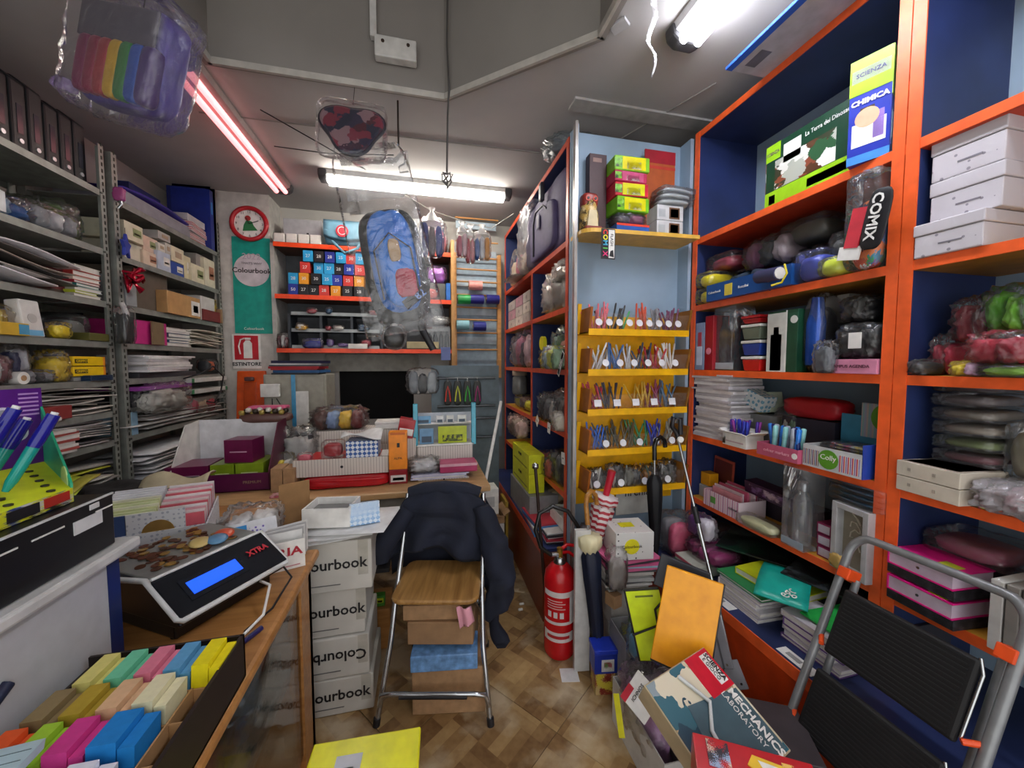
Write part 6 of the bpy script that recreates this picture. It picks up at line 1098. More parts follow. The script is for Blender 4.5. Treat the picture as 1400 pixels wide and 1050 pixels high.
b=MB(); b.sheet(.17,.27,lambda u,v:.02+.03*math.sin(v*2.6),t=.006,nx=6,ny=8); o=thing('teal_folder','turquoise folder with white script lying curved across the book piles','folder',(1.30,1.12,BT+.125),-.95); mesh('cover',b,c('14a898',.35),o); text('ego',.06,WHT,o,(.02,.05,.046),(.15,0,1.2))
bx('green_folder','bright green card edge under the turquoise folder',D(1.36,1.00,BT+.115,.18,.008,-H),.2,c('28b850')); bx('black_folder','black patterned folder lying over the turquoise one',D(1.47,1.12,BT+.18,.24,.008,-1.2),.22,pal('blk',['141418','1c2424','3a4044','141418'],40,.3)); bx('black_folder','large dark green black folder lying at the back of the low cabinet',D(1.47,1.42,BT+.15,.30,.008,-1.0),.3,pal('blg',['0e1614','123024','16181a','2a3a34'],16,.3))
bx('stack_core','pile of dark pads under the black folders',D(1.56,1.34,BT,.36,.145,-H),.2,c('2a2830')); bx('riser','grey pad block under the nearer black folder',D(1.58,1.0,BT,.24,.17,-H),.18,c('3a3840'))
bag('magenta_pack','dark magenta shiny packs at the far end of the low cabinet',D(1.33,1.60,BT+.06,.24,.08,-H),.18,[c('8a1c60',.3),c('a03a7a',.3)],seed=390); bx('colour_books','pink green and white book block near the orange cabinet corner',D(1.28,1.62,BT,.16,.055,-H),.14,c('c0c4b8'),[('P',0,1,.7,.95,c('c85a70')),('P',0,1,.35,.5,c('4a9a5a'))])
bag('sticker_pack','purple and white sticker packet in clear film on the far low cabinet',D(1.36,1.66,BT+.145,.18,.12,-H),.08,[c('6a3a8a'),c('d8d4e0')],seed=391,ns=2); bag('clear_box_pack','pink labelled clear box leaning at the far end of the low cabinet',D(1.28,1.80,BT+.001,.16,.22,-H),.16,[c('8a8a90'),c('d85a80')],seed=392,ns=2,amp=.1,pw=7)
bag('dark_pack','dark red and black bundle at the back under the fifth shelf',D(1.55,1.70,BT,.3,.17,-H),.18,[c('3a1c24'),c('1c1c20')],seed=393)
for y,lb in((1.37,'white printed label on the blue cabinet top by the orange corner'),(1.02,'second white printed label on the blue cabinet top nearer the ladder')):
    bx('paper_label',lb,D(1.25,y,BT,.13,.0015,-H),.045,WHT,[('TP',.2,.6,.3,.7,c('9a9a9a'))])
# ---- bay near the camera (right end) ----
DOT=dots('hearts','c6c2c8','8a8690',36,.16); 
def nb(lb,a,b_,z0,h,d,ins=.02): 
    s=slot('R',a,b_,z0,h,ins); return bx('dotted_box',lb,s,d,DOT,[('P',.38,.72,.30,.34,c('7a7680'))],lid=h*.35,lidmat=DOT,bev=.003)
nb('lowest small white dotted gift box on the second right shelf near the camera',1250,1345,SH[1]+.001,.10,.22,-.01); nb('middle large white dotted gift box of the near pile',1272,1372,SH[1]+.103,.12,.24,.02); nb('top large white dotted gift box of the near pile',1274,1376,SH[1]+.225,.12,.24,.02)
for i,(a,b_,z0,h,cols,lb) in enumerate([(1246,1300,SH[2]+.001,.13,['a81838','c82048'],'deep crimson soft pencil case bag left on the third near shelf'),(1290,1350,SH[2]+.10,.14,['901430','6a1c2c'],'dark crimson bag rising behind the green one'),(1330,1420,SH[2]+.12,.14,['5ab020','7ac830','3a8a18'],'bright green plush bag on the third near shelf'),(1312,1400,SH[2]+.035,.09,['b01838','981430'],'crimson pouch below the green plush bag'),(1330,1420,SH[2]+.001,.035,['8ac040'],'flat lime packet at the edge of the third near shelf'),(1292,1332,SH[2]+.001,.045,['e8cf20','c8a0c0'],'yellow and lilac sweet packet at the shelf edge'),(1236,1262,SH[2]+.001,.05,['3a3838'],'small black netted packet at the upright')]):
    bag('pencil_case_bag',lb,slot('R',a,b_,z0,h,-.02 if h<.1 else .06),.12 if h<.1 else .2,[c(q) for q in cols],seed=400+i,ns=max(1,len(cols)),amp=.2)
for i in range(6): bag('craft_kit_pack',['lowest','second','third','fourth','fifth','topmost'][i]+' grey mauve kit in the film wrapped pile on the fourth near shelf',slot('R',1268,1360,SH[3]+.10+.043*i,.041,.05),.22,[c(['6a3a44','6a7a4a','8a8278','7a746c','6a6468','5a4a54'][i])],seed=410+i,amp=.06,pw=7)
bx('riser','dark carton under the film wrapped kit pile',slot('R',1270,1360,SH[3]+.001,.097,.10),.2,c('3a3230'))
for i in range(2):
    s=slot('R',1222,1312,SH[3]+.001+.048*i,.046,-.03); s.w=.16; bx('linen_gift_box','%s cream gift box printed with gloves on the fourth near shelf'%['lower','upper'][i],s,.16,c('d0c8b8'),[('P',.2,.25,.4,.6,c('a0988c')),('P',.6,.65,.4,.6,c('a0988c'))]+([('TP',.05,.95,.05,.95,c('a89c90')),('TP',.08,.92,.08,.92,c('cfc9c0')),('TP',.15,.5,.3,.7,c('8a8c98')),('TP',.5,.8,.35,.6,c('b0b4b8'))] if i else []),dz=-.12)
bag('silver_bag','bright crumpled silver clear bag at the right edge of the fourth near shelf',slot('R',1318,1440,SH[3]+.001,.085,-.04),.22,[c('b8a8ac',.2),c('a07a80')],seed=420,amp=.3,f=film('f5','f4f4fa',.30)); bag('beige_pack','beige cloth wrapped block standing behind the silver bag',slot('R',1368,1430,SH[3]+.08,.16,.10),.1,[c('9a9480')],seed=421,amp=.08,pw=7)
# fifth near shelf
bag('rose_pack','dusky pink wrapped notebooks at the back of the fifth near shelf',slot('R',1252,1375,SH[4]+.16,.07,.08),.2,[c('a86078')],seed=430,amp=.08,pw=7); bx('dark_carton','dark box under the dusky pink wrapped notebooks',slot('R',1250,1372,SH[4]+.001,.157,.14),.18,c('2a1c28'))
for i in range(2):
    z0=SH[4]+.001+.085*i; s=slot('R',1214,1300,z0+.033,.045,-.04); s.w=.165
    bx('lace_pouch','black lace patterned pad under the %s pink diary'%['lower','upper'][i],D(s.loc.x+.005,s.loc.y,z0,.17,.03,-H-.08),.15,pal('lace',['1c1c20','3a3a40','26262a'],70,.6)); bk('pink_diary','%s hot pink diary lying on black lace pads on the fifth near shelf'%['lower','upper'][i],D(s.loc.x,s.loc.y,z0+.032,.165,.048,-H-.08),.15,c('e81c88',.35),c('c8b8c8'),de=[('TP',.62,.88,.05,.5,c('c0c830')),('D',.5,.5,.004,STEEL)])
for i in range(4):
    y=.655-.028*i; bx('grey_notebook','upright notebook with a %s cover in the row on the fifth near shelf'%['white outer','silver grey fabric','dark grey fabric','cream outer'][i],D(1.47,y,SH[4]+.001,.024,.19,-H),.13,c(['c9c8c4','84807a','6a6662','c0bcb4'][i],.6),bev=.002)
for k in range(9): bk('black_notebook',ordw(k,9)+' black notebook in the stack behind the upright row',D(1.52,.50,SH[4]+.001+.026*k,.20,.024,-H),.2,c('141416'),c('a8a8a8'),group='black notebooks stacked on the fifth near shelf')
# ================= FLOOR: EXTINGUISHER, UMBRELLAS =================
def pt(px,py,zp): return Vector((0,0,CZ))+(FW*F+RT*(px-700)-UP*(py-525))*(zp/F)
RED=c('c0141c',.25)
r=thing('fire_extinguisher','red fire extinguisher with a black hose standing on the floor before the niche','fire extinguisher',(.675,1.80,0))
b=MB(); b.lathe([(.070,.0),(.078,.012),(.080,.03),(.080,.395),(.072,.435),(.045,.465),(.028,.475)],28); mesh('cylinder_body',b,RED,r)
b=MB(); b.lathe([(.03,.47),(.032,.478),(.026,.50),(.02,.505)],20); mesh('chrome_collar',b,STEEL,r)
b=MB(); b.lathe([(.014,.50),(.016,.55)],12); mesh('brass_valve',b,c('b8903a',.3,.8),r)
def bentlabel(z0,z1,a0,a1,m,nm,rr_=.0806):
    b=MB(); n=14
    for k in range(n):
        A0=a0+(a1-a0)*k/n;A1=a0+(a1-a0)*(k+1)/n
        b.add([(rr_*math.cos(A0),rr_*math.sin(A0),z0),(rr_*math.cos(A1),rr_*math.sin(A1),z0),(rr_*math.cos(A1),rr_*math.sin(A1),z1),(rr_*math.cos(A0),rr_*math.sin(A0),z1)],[(0,1,2,3)],True)
    mesh(nm,b,m,r)
cA=-1.95
bentlabel(.33,.358,cA-1.1,cA+1.1,c('d5cfcf'),'white_band'); bentlabel(.19,.205,cA-1.1,cA+1.1,c('d5cfcf'),'white_band'); bentlabel(.10,.15,cA-1.1,cA+1.0,c('d8d2d2'),'white_band'); bentlabel(.19,.33,cA+.7,cA+1.2,c('d5d2d4'),'instruction_label')
for k in range(3): bentlabel(.225,.255,cA-.75+.4*k,cA-.50+.4*k,c('d8d0d0'),'pictogram')
for k in range(4): bentlabel(.27+.013*k,.275+.013*k,cA-.8,cA+.4-.2*(k%2),c('d8a8a8'),'print_line')
bentlabel(.118,.134,cA-.8,cA+.7,c('b01c24'),'red_lettering_band',.0811)
b=MB(); b.tube([(.0,.0,.535),(.04,.005,.56),(.10,.01,.545),(.13,.01,.50)],[.010,.009,.009,.006],8); mesh('upper_lever',b,RED,r)
b=MB(); b.tube([(.0,.0,.525),(.05,.005,.52),(.11,.01,.47),(.12,.01,.45)],[.009,.008,.008,.006],8); mesh('carry_handle',b,RED,r)
b=MB(); b.tube([(-.01,0,.515),(-.05,.0,.52),(-.10,.01,.56),(-.125,.02,.65),(-.10,.03,.73),(-.03,.03,.76),(.05,.02,.73),(.10,.0,.65),(.115,-.0,.52),(.11,-.03,.38),(.105,-.04,.26)],.011,10); mesh('hose',b,c('101012',.35),r)
b=MB(); b.cyl((-.01,0,.515),(-.045,.0,.518),.013,n=10); mesh('hose_nut',b,STEEL,r)
bx('floor_paper','crumpled white slip of paper on the floor in front of the extinguisher',D(.66,1.60,.0,.085,.002,-.2),.08,c('dcdcdc')) 
for i,(x,y) in enumerate([(.60,2.35),(.58,2.15),(.62,2.5),(.56,2.6),(.60,2.2)]): tag(mesh('paper_scrap',MB().crum(.03,.02,.008,.3,4,i,3),WHT,loc=(x-.02,y,0)),'tiny white paper scrap on the floor along the side cabinet','scrap','paper scraps on the floor')
bx('white_board','tall narrow white board standing behind the navy umbrella',D(.735,1.645,.001,.075,.70,-.15),.03,c('c9c9c8',.4))
def umb(name,lab,a,b_,rmax,m,frill,handle,hm,frz=.82):
    r=thing(name,lab,'umbrella',a); L=(Vector(b_)-Vector(a)); d=L.normalized(); l=L.length; r.rotation_mode='QUATERNION'; r.rotation_quaternion=d.to_track_quat('Z','Y')
    b=MB(); n=20; prof=[(.004,.0),(.012,.05),(rmax*.6,l*.3),(rmax*.9,l*.6),(rmax,l*.74),(rmax*.45,l*.80)]
    b.lathe([(q,z) for q,z in prof],n); b.v=[Vector((v.x*(1+.22*math.cos(8*math.atan2(v.y,v.x)+v.z*6)),v.y*(1+.22*math.cos(8*math.atan2(v.y,v.x)+v.z*6)),v.z)) for v in b.v]; mesh('folded_canopy',b,m,r)
    b=MB(); b.lathe([(rmax*.5,l*.74),(rmax*1.2,l*.80),(rmax*1.25,l*.86),(rmax*.5,l*.87)],24); b.v=[Vector((v.x*(1+.12*math.cos(9*math.atan2(v.y,v.x))),v.y*(1+.12*math.cos(9*math.atan2(v.y,v.x))),v.z)) for v in b.v]
    if frill: mesh('frill',b,frill,r)
    b=MB(); b.cyl((0,0,l*.78),(0,0,l),.006,n=8); mesh('shaft',b,STEEL,r)
    if handle=='hook': b=MB(); b.tube([(0,0,l*.93),(0,0,l*1.05),(-.012,0,l*1.10),(-.045,0,l*1.125),(-.075,0,l*1.09),(-.08,0,l*1.03)],.012,10)
    else: b=MB(); b.tube([(0,0,l*.86),(0,0,l*1.12)],[.016,.02],10)
    mesh('handle',b,hm,r); b=MB(); b.cyl((0,0,-.02),(0,0,.01),.004,n=6); mesh('ferrule',b,STEEL,r); return r
umb('umbrella','navy folded umbrella with a cream frill and curved wooden handle',(.80,1.575,.022),(.758,1.66,.78),.045,c('141c34',.6),c('d8cfa8',.6),'hook',wood('cane','8a5a24','b8803a',.3))
umb('umbrella','red handled umbrella with red and white striped fabric beside the boxed pile',(.80,1.76,.40),(.905,1.72,.90),.05,stripes('umb',['a82838','d8d0d0'],.03,2),stripes('umb2',['a82838','d8d0d0'],.025,2),'grip',c('b81830',.4))
bag('clear_bundle','large clear bag of white paper supporting the striped umbrella in the niche corner',D(.865,1.80,.001,.13,.62,-.1),.14,[c('b8b4ae')],seed=500,amp=.12)
umb('umbrella','black folded umbrella hanging by its hook from the lowest yellow trays',(1.19,1.74,.42),(1.185,1.76,1.03),.038,c('101218',.6),None,'hook',c('141416',.2))
# cane
r=thing('walking_cane','chrome telescopic walking cane with a black grip leaning before the pen rack','walking cane',(0,0,0)); a=pt(1008,940,1.42); b_=pt(927,600,1.78); b=MB(); b.cyl(a,a.lerp(b_,.62),.008,n=10); mesh('lower_tube',b,STEEL,r); b=MB(); b.cyl(a.lerp(b_,.62),b_,.0065,n=10); mesh('upper_tube',b,STEEL,r)
m_=a.lerp(b_,.66); d_=(b_-a).normalized(); b=MB(); b.cyl(m_-d_*.05,m_+d_*.02,.012,n=10); mesh('black_joint',b,INK,r); u=Vector((0,0,1)); b=MB(); b.tube([b_,b_+d_*.03,b_+Vector((-.035,0,.06)),b_+Vector((-.03,.0,.10)),b_+Vector((.01,0,.095)),b_+Vector((.012,0,.02))],.011,10); mesh('looped_grip',b,INK,r)
b=MB(); b.cyl(b_+Vector((0,-.012,0)),b_+Vector((0,-.022,0)),.014,n=14); mesh('white_button',b,WHT,r); b=MB(); b.cyl((a.x+.02,a.y-.02,0.0),a,.009,n=8); mesh('tip_tube',b,c('8a8070',.3,.8),r)
r=thing('walking_stick','thin dark walking stick leaning against the side shelving edge','walking stick',(0,0,0)); a=pt(744,748,1.98); b_=pt(732,640,2.05); b=MB(); b.cyl((.66,1.93,0),b_,.009,n=8); mesh('stick',b,c('2c1c16',.4),r); b=MB(); b.lathe([(.001,-.01),(.018,.0),(.018,.02),(.001,.03)],10,b_.x,b_.y); b.v=[v+Vector((0,0,b_.z)) for v in b.v]; mesh('metal_knob',b,STEEL,r)
# ================= FLOOR: PILE BEFORE THE NICHE =================
bx('grey_carton','grey printed office carton at the bottom of the pile in front of the niche',D(.955,1.60,.001,.20,.25,-.1),.18,c('8f8e8a'),[('P',.6,.85,.5,.65,c('5a5a58'))]); bx('grey_carton','second grey printed carton in the pile in front of the niche',D(.955,1.59,.253,.19,.17,-.06),.18,c('9a9994'),[('P',.5,.6,.6,.75,c('4a4a4a')),('P',.7,.8,.6,.75,c('4a4a4a'))]); bx('kraft_block','small kraft flap box projecting from the grey cartons',D(.87,1.55,.36,.05,.06,.3),.06,KRAFT)
stack('magazine','grey or white magazine bundle in the leaning pile above the grey cartons','magazine',D(.945,1.58,.426,.24,.09,-.05),.20,7,[c('9a9c98'),c('c8c8c4'),c('5a5c60'),c('b0b4b4')],'magazines above the grey cartons',.12,seed=41)
stack('colour_sheet','pink or pale blue glossy envelope under the white dotted carton','envelope',D(.975,1.56,.519,.27,.055,-.05),.2,5,[c('d86a98'),c('8fb8c8'),c('c85a88'),c('3a3c44')],'pink and blue envelopes under the dotted carton',.12,seed=42)
s=D(.955,1.555,.578,.185,.13,-.12); bx('dotted_carton','white carton with black flecks and yellow discs on top of the pile','carton',s,.17,dots('fleck','dcdcda','2a2a2e',34,.13),[('D',.42,.5,.036,c('e8e020')),('T','Colourbook',.42,.5,.15,INK)])
b=MB(); b.lathe([(.034,0),(.034,.001)],20); o=None
bx('yellow_disc_print','yellow round sticker on the top face of the flecked carton',D(.955,1.62,.709,.07,.0012,-.12),.05,c('e8e020'))
p=P(873,700,Y=1.96); bx('poster_card','white card with green lettering and a pink flower behind the dotted carton',D(p.x,1.955,.62,.30,.18,0),.004,c('c8ccc8'),[('T','hrenia',.45,.72,.40,INK,.9),('D',.82,.80,.022,c('3a8a50')),('D',.86,.80,.014,c('c05a7a'))])
bag('clear_bag','crinkled clear bag slumped at the left of the dotted carton',D(.86,1.52,.45,.09,.20,-.1),.08,[c('9a9490')],seed=503,amp=.2)
# blue bin on red box
obx('red_box','low red and clear box with yellow bits under the blue tub',D(.785,1.50,.001,.09,.10,-.15),.08,pal('redb',['7a2a24','b8a070','8a3a2a','c8b840'],40,.3)); bx('blue_tub','blue square tub with a white toy label standing on the red box',D(.785,1.495,.103,.105,.11,-.15),.085,c('18309a',.4),[('P',.3,.85,.1,.6,c('c8c8c8')),('P',.4,.75,.15,.5,pal('tubl',['5a8a4a','a04a5a','dadada'],60))],lid=.02,lidmat=c('2038b0',.3))
# folders
def slab(name,lab,cat,TL,TR,BL,t,m,parts=None,bev=.003):
    """flat thing given by three corners in space"""
    TL,TR,BL=map(Vector,(TL,TR,BL)); X=(TR-TL); w_=X.length; X.normalize(); Dn=BL-TL; Dn=Dn-X*Dn.dot(X); h_=Dn.length; Z=-Dn.normalized(); Y=Z.cross(X)
    r=thing(name,lab,cat,TL-Z*h_+X*w_/2); r.rotation_mode='QUATERNION'; r.rotation_quaternion=Matrix((X,Y,Z)).transposed().to_quaternion()
    mesh('body',box(-w_/2,w_/2,0,t,0,h_),m,r,bev=bev); decals(r,w_,t,h_,parts or []); return r,w_,h_
r,w_,h_=slab('neon_folder','neon yellow folder with black rim and black elastic handle standing in the pile','folder',pt(852,806,1.50),pt(900,803,1.46),pt(853,905,1.47),.012,c('14150f',.5),[])
mesh('yellow_face',box(-w_/2+.008,w_/2,-.004,0,.006,h_-.008),c('d8f000',.4),r); mesh('maker_strip',box(-w_*.2,w_*.3,-.006,-.003,h_-.03,h_-.024),c('6a7a10'),r)
b=MB(); b.tube([(-w_/2,-.01,h_*.38),(w_*.25,-.012,h_*.50),(w_*.28,-.014,h_*.72),(w_*.48,-.012,h_*.80),(w_*.5,-.01,h_*.78)],.0045,6); b.tube([(w_*.25,-.012,h_*.50),(w_*.46,-.012,h_*.47)],.005,6); mesh('elastic_handle',b,INK,r)
r,w_,h_=slab('orange_folder','large orange folder with black edge leaning at the front of the pile','folder',pt(912,773,1.38),pt(990,800,1.30),pt(884,898,1.34),.02,c('ffa818',.35),[])
mesh('black_edge',box(-w_/2,w_/2,.004,.021,-.006,.0),INK,r); mesh('black_edge',box(w_/2,w_/2+.004,.002,.02,0,h_),INK,r)
slab('dark_folder','dark grey folder peeping out behind the large orange folder','folder',pt(904,757,1.46),pt(972,785,1.38),pt(896,800,1.45),.02,c('2c3038',.4))
slab('hinged_plank','grey hinged plank leaning on the orange cabinet beside the cane','panel',pt(961,842,1.52),pt(985,842,1.49),pt(992,915,1.42),.012,c('6a6a70',.5),[('P',.45,.55,.0,1,c('3a3a40')),('D',.7,.08,.004,STEEL)]); slab('hinged_plank','second lower grey hinged plank leaning on the orange cabinet','panel',pt(985,905,1.44),pt(1008,902,1.42),pt(1003,945,1.40),.012,c('7a7a80',.5),[('D',.7,.2,.004,STEEL)])
# basket and box in front
r=obx('grey_basket','grey plastic basket behind the white open box on the floor',D(.93,1.40,.001,.20,.30,-.08),.17,c('85868a',.5)); bag('basket_filling','crumpled yellow and grey packs filling the grey basket',D(.93,1.41,.02,.17,.30,-.08),.13,[c('6a6c6a'),c('d0d030')],seed=510)
r=obx('white_open_box','white open box stuffed with film and toys on the floor at the bottom edge',D(.93,1.02,.001,.36,.19,-.02),.36,c('c4c4c2',.5))
bag('film_heap','lilac and clear film heap bulging from the white open box',D(.885,1.06,.06,.28,.26,-.02),.30,[c('a078a0',.3),c('b8a8b8',.3),c('8a5a88',.3)],seed=512,amp=.25)
bag('toy_pack','pale blue toy foot in the pile above the white open box',D(.865,1.31,.28,.09,.15,.2),.08,[c('5a9ac0',.3)],seed=513,amp=.15,f=film('f6')); bag('toy_pack','violet and orange toy pack beside the pale blue toy',D(.945,1.28,.28,.11,.15,.2),.08,[c('4a24a0',.3),c('d86a30',.3)],seed=514,amp=.12)
bag('toy_pack','small green toy part behind the pale blue toy',D(.88,1.38,.33,.06,.10,.2),.05,[c('2a8a3a',.3)],seed=516)
slab('white_red_card','white card with a red corner and black letters in the floor pile','card',pt(848,952,1.36),pt(872,915,1.38),pt(893,972,1.28),.006,WHT,[('P',.0,.5,.78,1,c('c03040')),('T','ICHNOS',.5,.62,.16,INK)])
slab('yellow_strip','yellow translucent strip along the side of the white open box','strip',pt(838,948,1.50),pt(846,948,1.49),pt(862,1010,1.40),.004,c('d8d420'))
b=MB(); b.cyl((0,0,0),(0,0,.26),.014,n=10)
PR=pal('mech',['c8bca0','3a6a78','8a9aa0','d8d0b8','2a4a5a','b8a078','c8d0d0'],13,.25)
r,w_,h_=slab('mechanics_box','large science game box showing machine parts with a title in white letters','game box',pt(962,884,1.26),pt(1082,1026,1.04),pt(897,962,1.10),.07,c('b8a888',.4),[])
mesh('picture_print',box(-w_/2+.004,w_/2-.004,-.0015,0,.004,h_-.004),PR,r); mesh('red_corner',box(-w_/2+.004,-w_/2+.115,-.003,-.001,h_-.10,h_-.004),c('c81830',.3),r); mesh('white_badge',box(-w_/2+.015,-w_/2+.10,-.0045,-.0025,h_-.045,h_-.012),WHT,r); text('SCIENZA',.02,INK,r,(-w_/2+.057,-.006,h_-.022),bold=.0005); text('E GIOCO',.016,INK,r,(-w_/2+.057,-.006,h_-.038)); text('MECHANICS',.030,WHT,r,(w_*.20,-.005,h_-.035),bold=.001); text('LABORATORY',.022,WHT,r,(w_*.14,-.005,h_-.062)); mesh('dark_sweep',MB().prism([(-.05,h_*.30),(w_/2-.01,h_*.12),(w_/2-.01,h_-.01),(-.02,h_-.01)],-.0028,-.001,'y'),c('46606a',.3),r)
b=MB(); b.tube([(-w_*.4,-.008,h_*.42),(-w_*.1,-.008,h_*.55),(.02,-.008,h_*.35),(w_*.25,-.008,h_*.3)],.006,8); mesh('printed_rod',b,c('cfd4d4',.3),r)
r,w_,h_=slab('red_game_box','red game box with a yellow flaming logo at the very bottom of the picture','game box',pt(946,1000,1.00),pt(1110,1044,.92),pt(948,1150,.80),.10,c('c01420',.3),[])
mesh('yellow_logo',MB().prism([(-.0,h_-.02),(.08,h_-.03),(.10,h_-.075),(.02,h_-.065),(-.015,h_-.045)],-.004,-.001,'y'),c('e8c030',.3),r); mesh('white_logo_core',MB().prism([(.01,h_-.03),(.07,h_-.037),(.08,h_-.065),(.022,h_-.058)],-.005,-.003,'y'),WHT,r); mesh('figure_print',box(-w_/2+.03,-w_/2+.08,-.004,-.001,h_-.07,h_-.01),pal('fig',['9ab0d0','2a2a34','d8c8b0','c01420'],50,.3),r); mesh('gold_print',box(w_/2-.07,w_/2-.02,-.004,-.001,h_-.09,h_-.02),pal('fig2',['c01420','e8c060','2a2a34','c01420'],40,.3),r)
mesh('white_edge',box(-w_/2,w_/2,-.003,0,h_-.095,h_-.092),c('d8a8a0'),r); mesh('yellow_tab',box(-w_/2+.05,-w_/2+.07,-.004,-.001,h_-.16,h_-.105),c('e8a020'),r)
bx('support_carton','dark carton under the science game boxes at the bottom edge',D(.98,.84,.20,.26,.16,-.5),.2,c('3a3438')) ; bx('support_carton','lower carton carrying the dark one at the bottom edge',D(1.0,.80,.001,.30,.195,-.4),.2,c('6a6058'))
# ================= STEP LADDER =================
r=thing('step_ladder','folded grey step ladder with black ribbed treads and orange clips leaning on the shelving','step ladder',(1.03,.76,.0),rot=(0,math.radians(22.5),0))
GL=c('85888a',.35,.3); OC=c('e8521c',.4)
arc=[(0,.195,.0),(0,.195,.93)]+[(0,.195-.05*(1-math.cos(a)),.93+.07*math.sin(a)) for a in [H*k/6 for k in range(1,7)]]; arc=arc[:-1]+[(0,.14,1.0)]
full=arc+[(0,-.14,1.0)]+[(p[0],-p[1],p[2]) for p in arc[::-1][1:]]
b=MB(); b.tube(full,.0125,10); mesh('front_frame',b,GL,r)
b=MB(); b.tube([(.05,.165,.0),(.03,.165,.86)],.011,8); mesh('rear_leg',b,GL,r); b=MB(); b.tube([(.05,-.165,.0),(.03,-.165,.86)],.011,8); mesh('rear_leg',b,GL,r)
for y in(.18,-.18): mesh('orange_clip',box(-.018,.04,y-.018,y+.018,.85,.885),OC,r,bev=.003)
for z in(.62,.36,.12):
    for y in(.185,-.185): b=MB(); b.cyl((-.025,y-.02*(1 if y>0 else -1),z+.01),(.01,y+.012*(1 if y>0 else -1),z+.035),.0075,n=8); mesh('orange_clip',b,OC,r)
for k,(z0,z1) in enumerate([(.615,.825),(.35,.56),(.09,.30)]):
    b=MB(); b.box(-.028,-.008,-.155,.155,z0,z1); t_=mesh('tread',b,c('101113',.6),r,bev=.008)
    b=MB()
    for i in range(16): z=z0+.012+i*(z1-z0-.024)/15; b.box(-.0305,-.027,-.14,.14,z-.002,z+.002)
    o=mesh('rib_lines',b,c('1a1b1e',.5),t_); o['kind']='stuff'
    b=MB(); b.tube([(-.02,-.16,z0+.02),(-.02,-.162,z1-.03),(-.02,-.15,z1+.004)],.004,6); mesh('wire_link',b,STEEL,r)
for y in(.195,-.195): b=MB(); b.cyl((0,y,-.0),(0,y,.03),.019,n=12); mesh('rubber_foot',b,INK,r)
# ================= HANGING THINGS =================
def wire(nm,lab,pts,rad=.003,m=INK,cat='cord'): b=MB(); b.tube(pts,rad,6); o=mesh(nm,b,m); return tag(o,lab,cat)
wire('ceiling_cable','long thin grey cable hanging from the raised ceiling to a tied knot',[P(612,-40,Y=2.04),P(611,60,Y=2.04),P(614,120,Y=2.05),P(612,160,Y=2.07),P(611,236,Y=2.08)],.005,c('4a4846'),'cable')
r=thing('wire_knot','twisted wire knot at the lower end of the ceiling cable','wire knot',P(611,243,Y=2.08)); 
for k in range(5): b=MB(); a=k*1.3; b.tube([(0,0,.02),(.03*math.cos(a),.02*math.sin(a),.02),(.025*math.cos(a+1),.02,-.01),(0,0,-.02-.01*k)],.004,5); mesh('loop',b,c('6a6866',.4,.5),r)
hk=P(541,190,Y=2.2)
wire('power_flex','black cord running from the pink lamp to the hanging hook',[P(356,150,Y=2.3),P(430,192,Y=2.25),P(500,232,Y=2.22)],.003)
wire('ceiling_wire','thin wire spanning under the ceiling behind the heart shaped pack',[P(375,200,Y=2.6),P(450,210,Y=2.5),P(538,212,Y=2.25)],.003)
b=MB(); q0=P(545,215,Y=2.2); b.tube([(q0.x,q0.y,2.9),(q0.x,q0.y,q0.z+.06),(q0.x+.035,q0.y,q0.z+.02),(q0.x+.03,q0.y,q0.z-.03),(q0.x-.0,q0.y,q0.z-.05),(q0.x+.005,q0.y,q0.z-.08),(q0.x+.05,q0.y,q0.z-.07)],.005,7); tag(mesh('metal_hook',b,c('3a3430',.4,.7)),'dark S shaped hook holding the bagged rucksack','hook')
# rucksack in bag
z1=P(520,235,Y=2.2).z; o=P(538,350,Y=2.2); r=thing('bagged_rucksack','bright blue and black rucksack hanging in a clear plastic bag from the ceiling hook','rucksack',o,rot=(0,-.17,0)); r.scale=(1.18,1,1.03)
b=MB(); b.crum(.27,.14,.58,.03,12,3,4,cy=0,cz=-.35); mesh('black_shell',b,c('16181c',.5),r)
b=MB(); b.crum(.20,.08,.52,.03,12,4,3.2,cy=-.06,cz=-.31); mesh('blue_front',b,c('0f66c0',.4),r); b=MB(); b.crum(.15,.05,.36,.03,10,5,3,cx=.01,cy=-.10,cz=-.28); mesh('front_pocket',b,c('1474d0',.4),r)
b=MB(); b.tube([(-.07,-.127,-.24),(-.075,-.125,.0),(0,-.128,.08),(.08,-.125,.0),(.085,-.127,-.24)],.004,6); mesh('zip',b,INK,r)
b=MB(); b.crum(.05,.012,.11,.15,6,7,3,cx=.01,cy=-.128,cz=-.06); mesh('beige_patch',b,c('b89870',.5),r); b=MB(); b.crum(.09,.012,.14,.2,6,8,3,cx=.035,cy=-.127,cz=-.24); mesh('red_patch',b,c('b03048',.5),r)
b=MB(); b.crum(.20,.10,.10,.05,8,9,4,cx=-.02,cy=-.03,cz=-.36); mesh('black_bottom',b,c('121316',.5),r); 
b=MB(); b.prism([(.02,-.30),(.13,-.22),(.14,-.16),(.0,-.26)],-.12,-.09,'y'); mesh('black_band',b,INK,r); text('82',.05,c('6a8ac8'),r,(.085,-.123,-.235),(H,-.6,0),bold=.001)
b=MB(); b.tube([(.06,0,-.32),(.07,-.02,-.42),(.10,-.02,-.52)],[.018,.017,.016],8); mesh('strap',b,INK,r)
b=MB()
def bf(u,v): 
    w=.155+.02*v-.10*max(0,(.10-v))*3; return ((u-.5)*2*w-.02*(1-v),-.14-.03*math.sin(u*3.14)*min(1,v*3)+.004*math.sin(u*23+v*9),.50-.92*v)
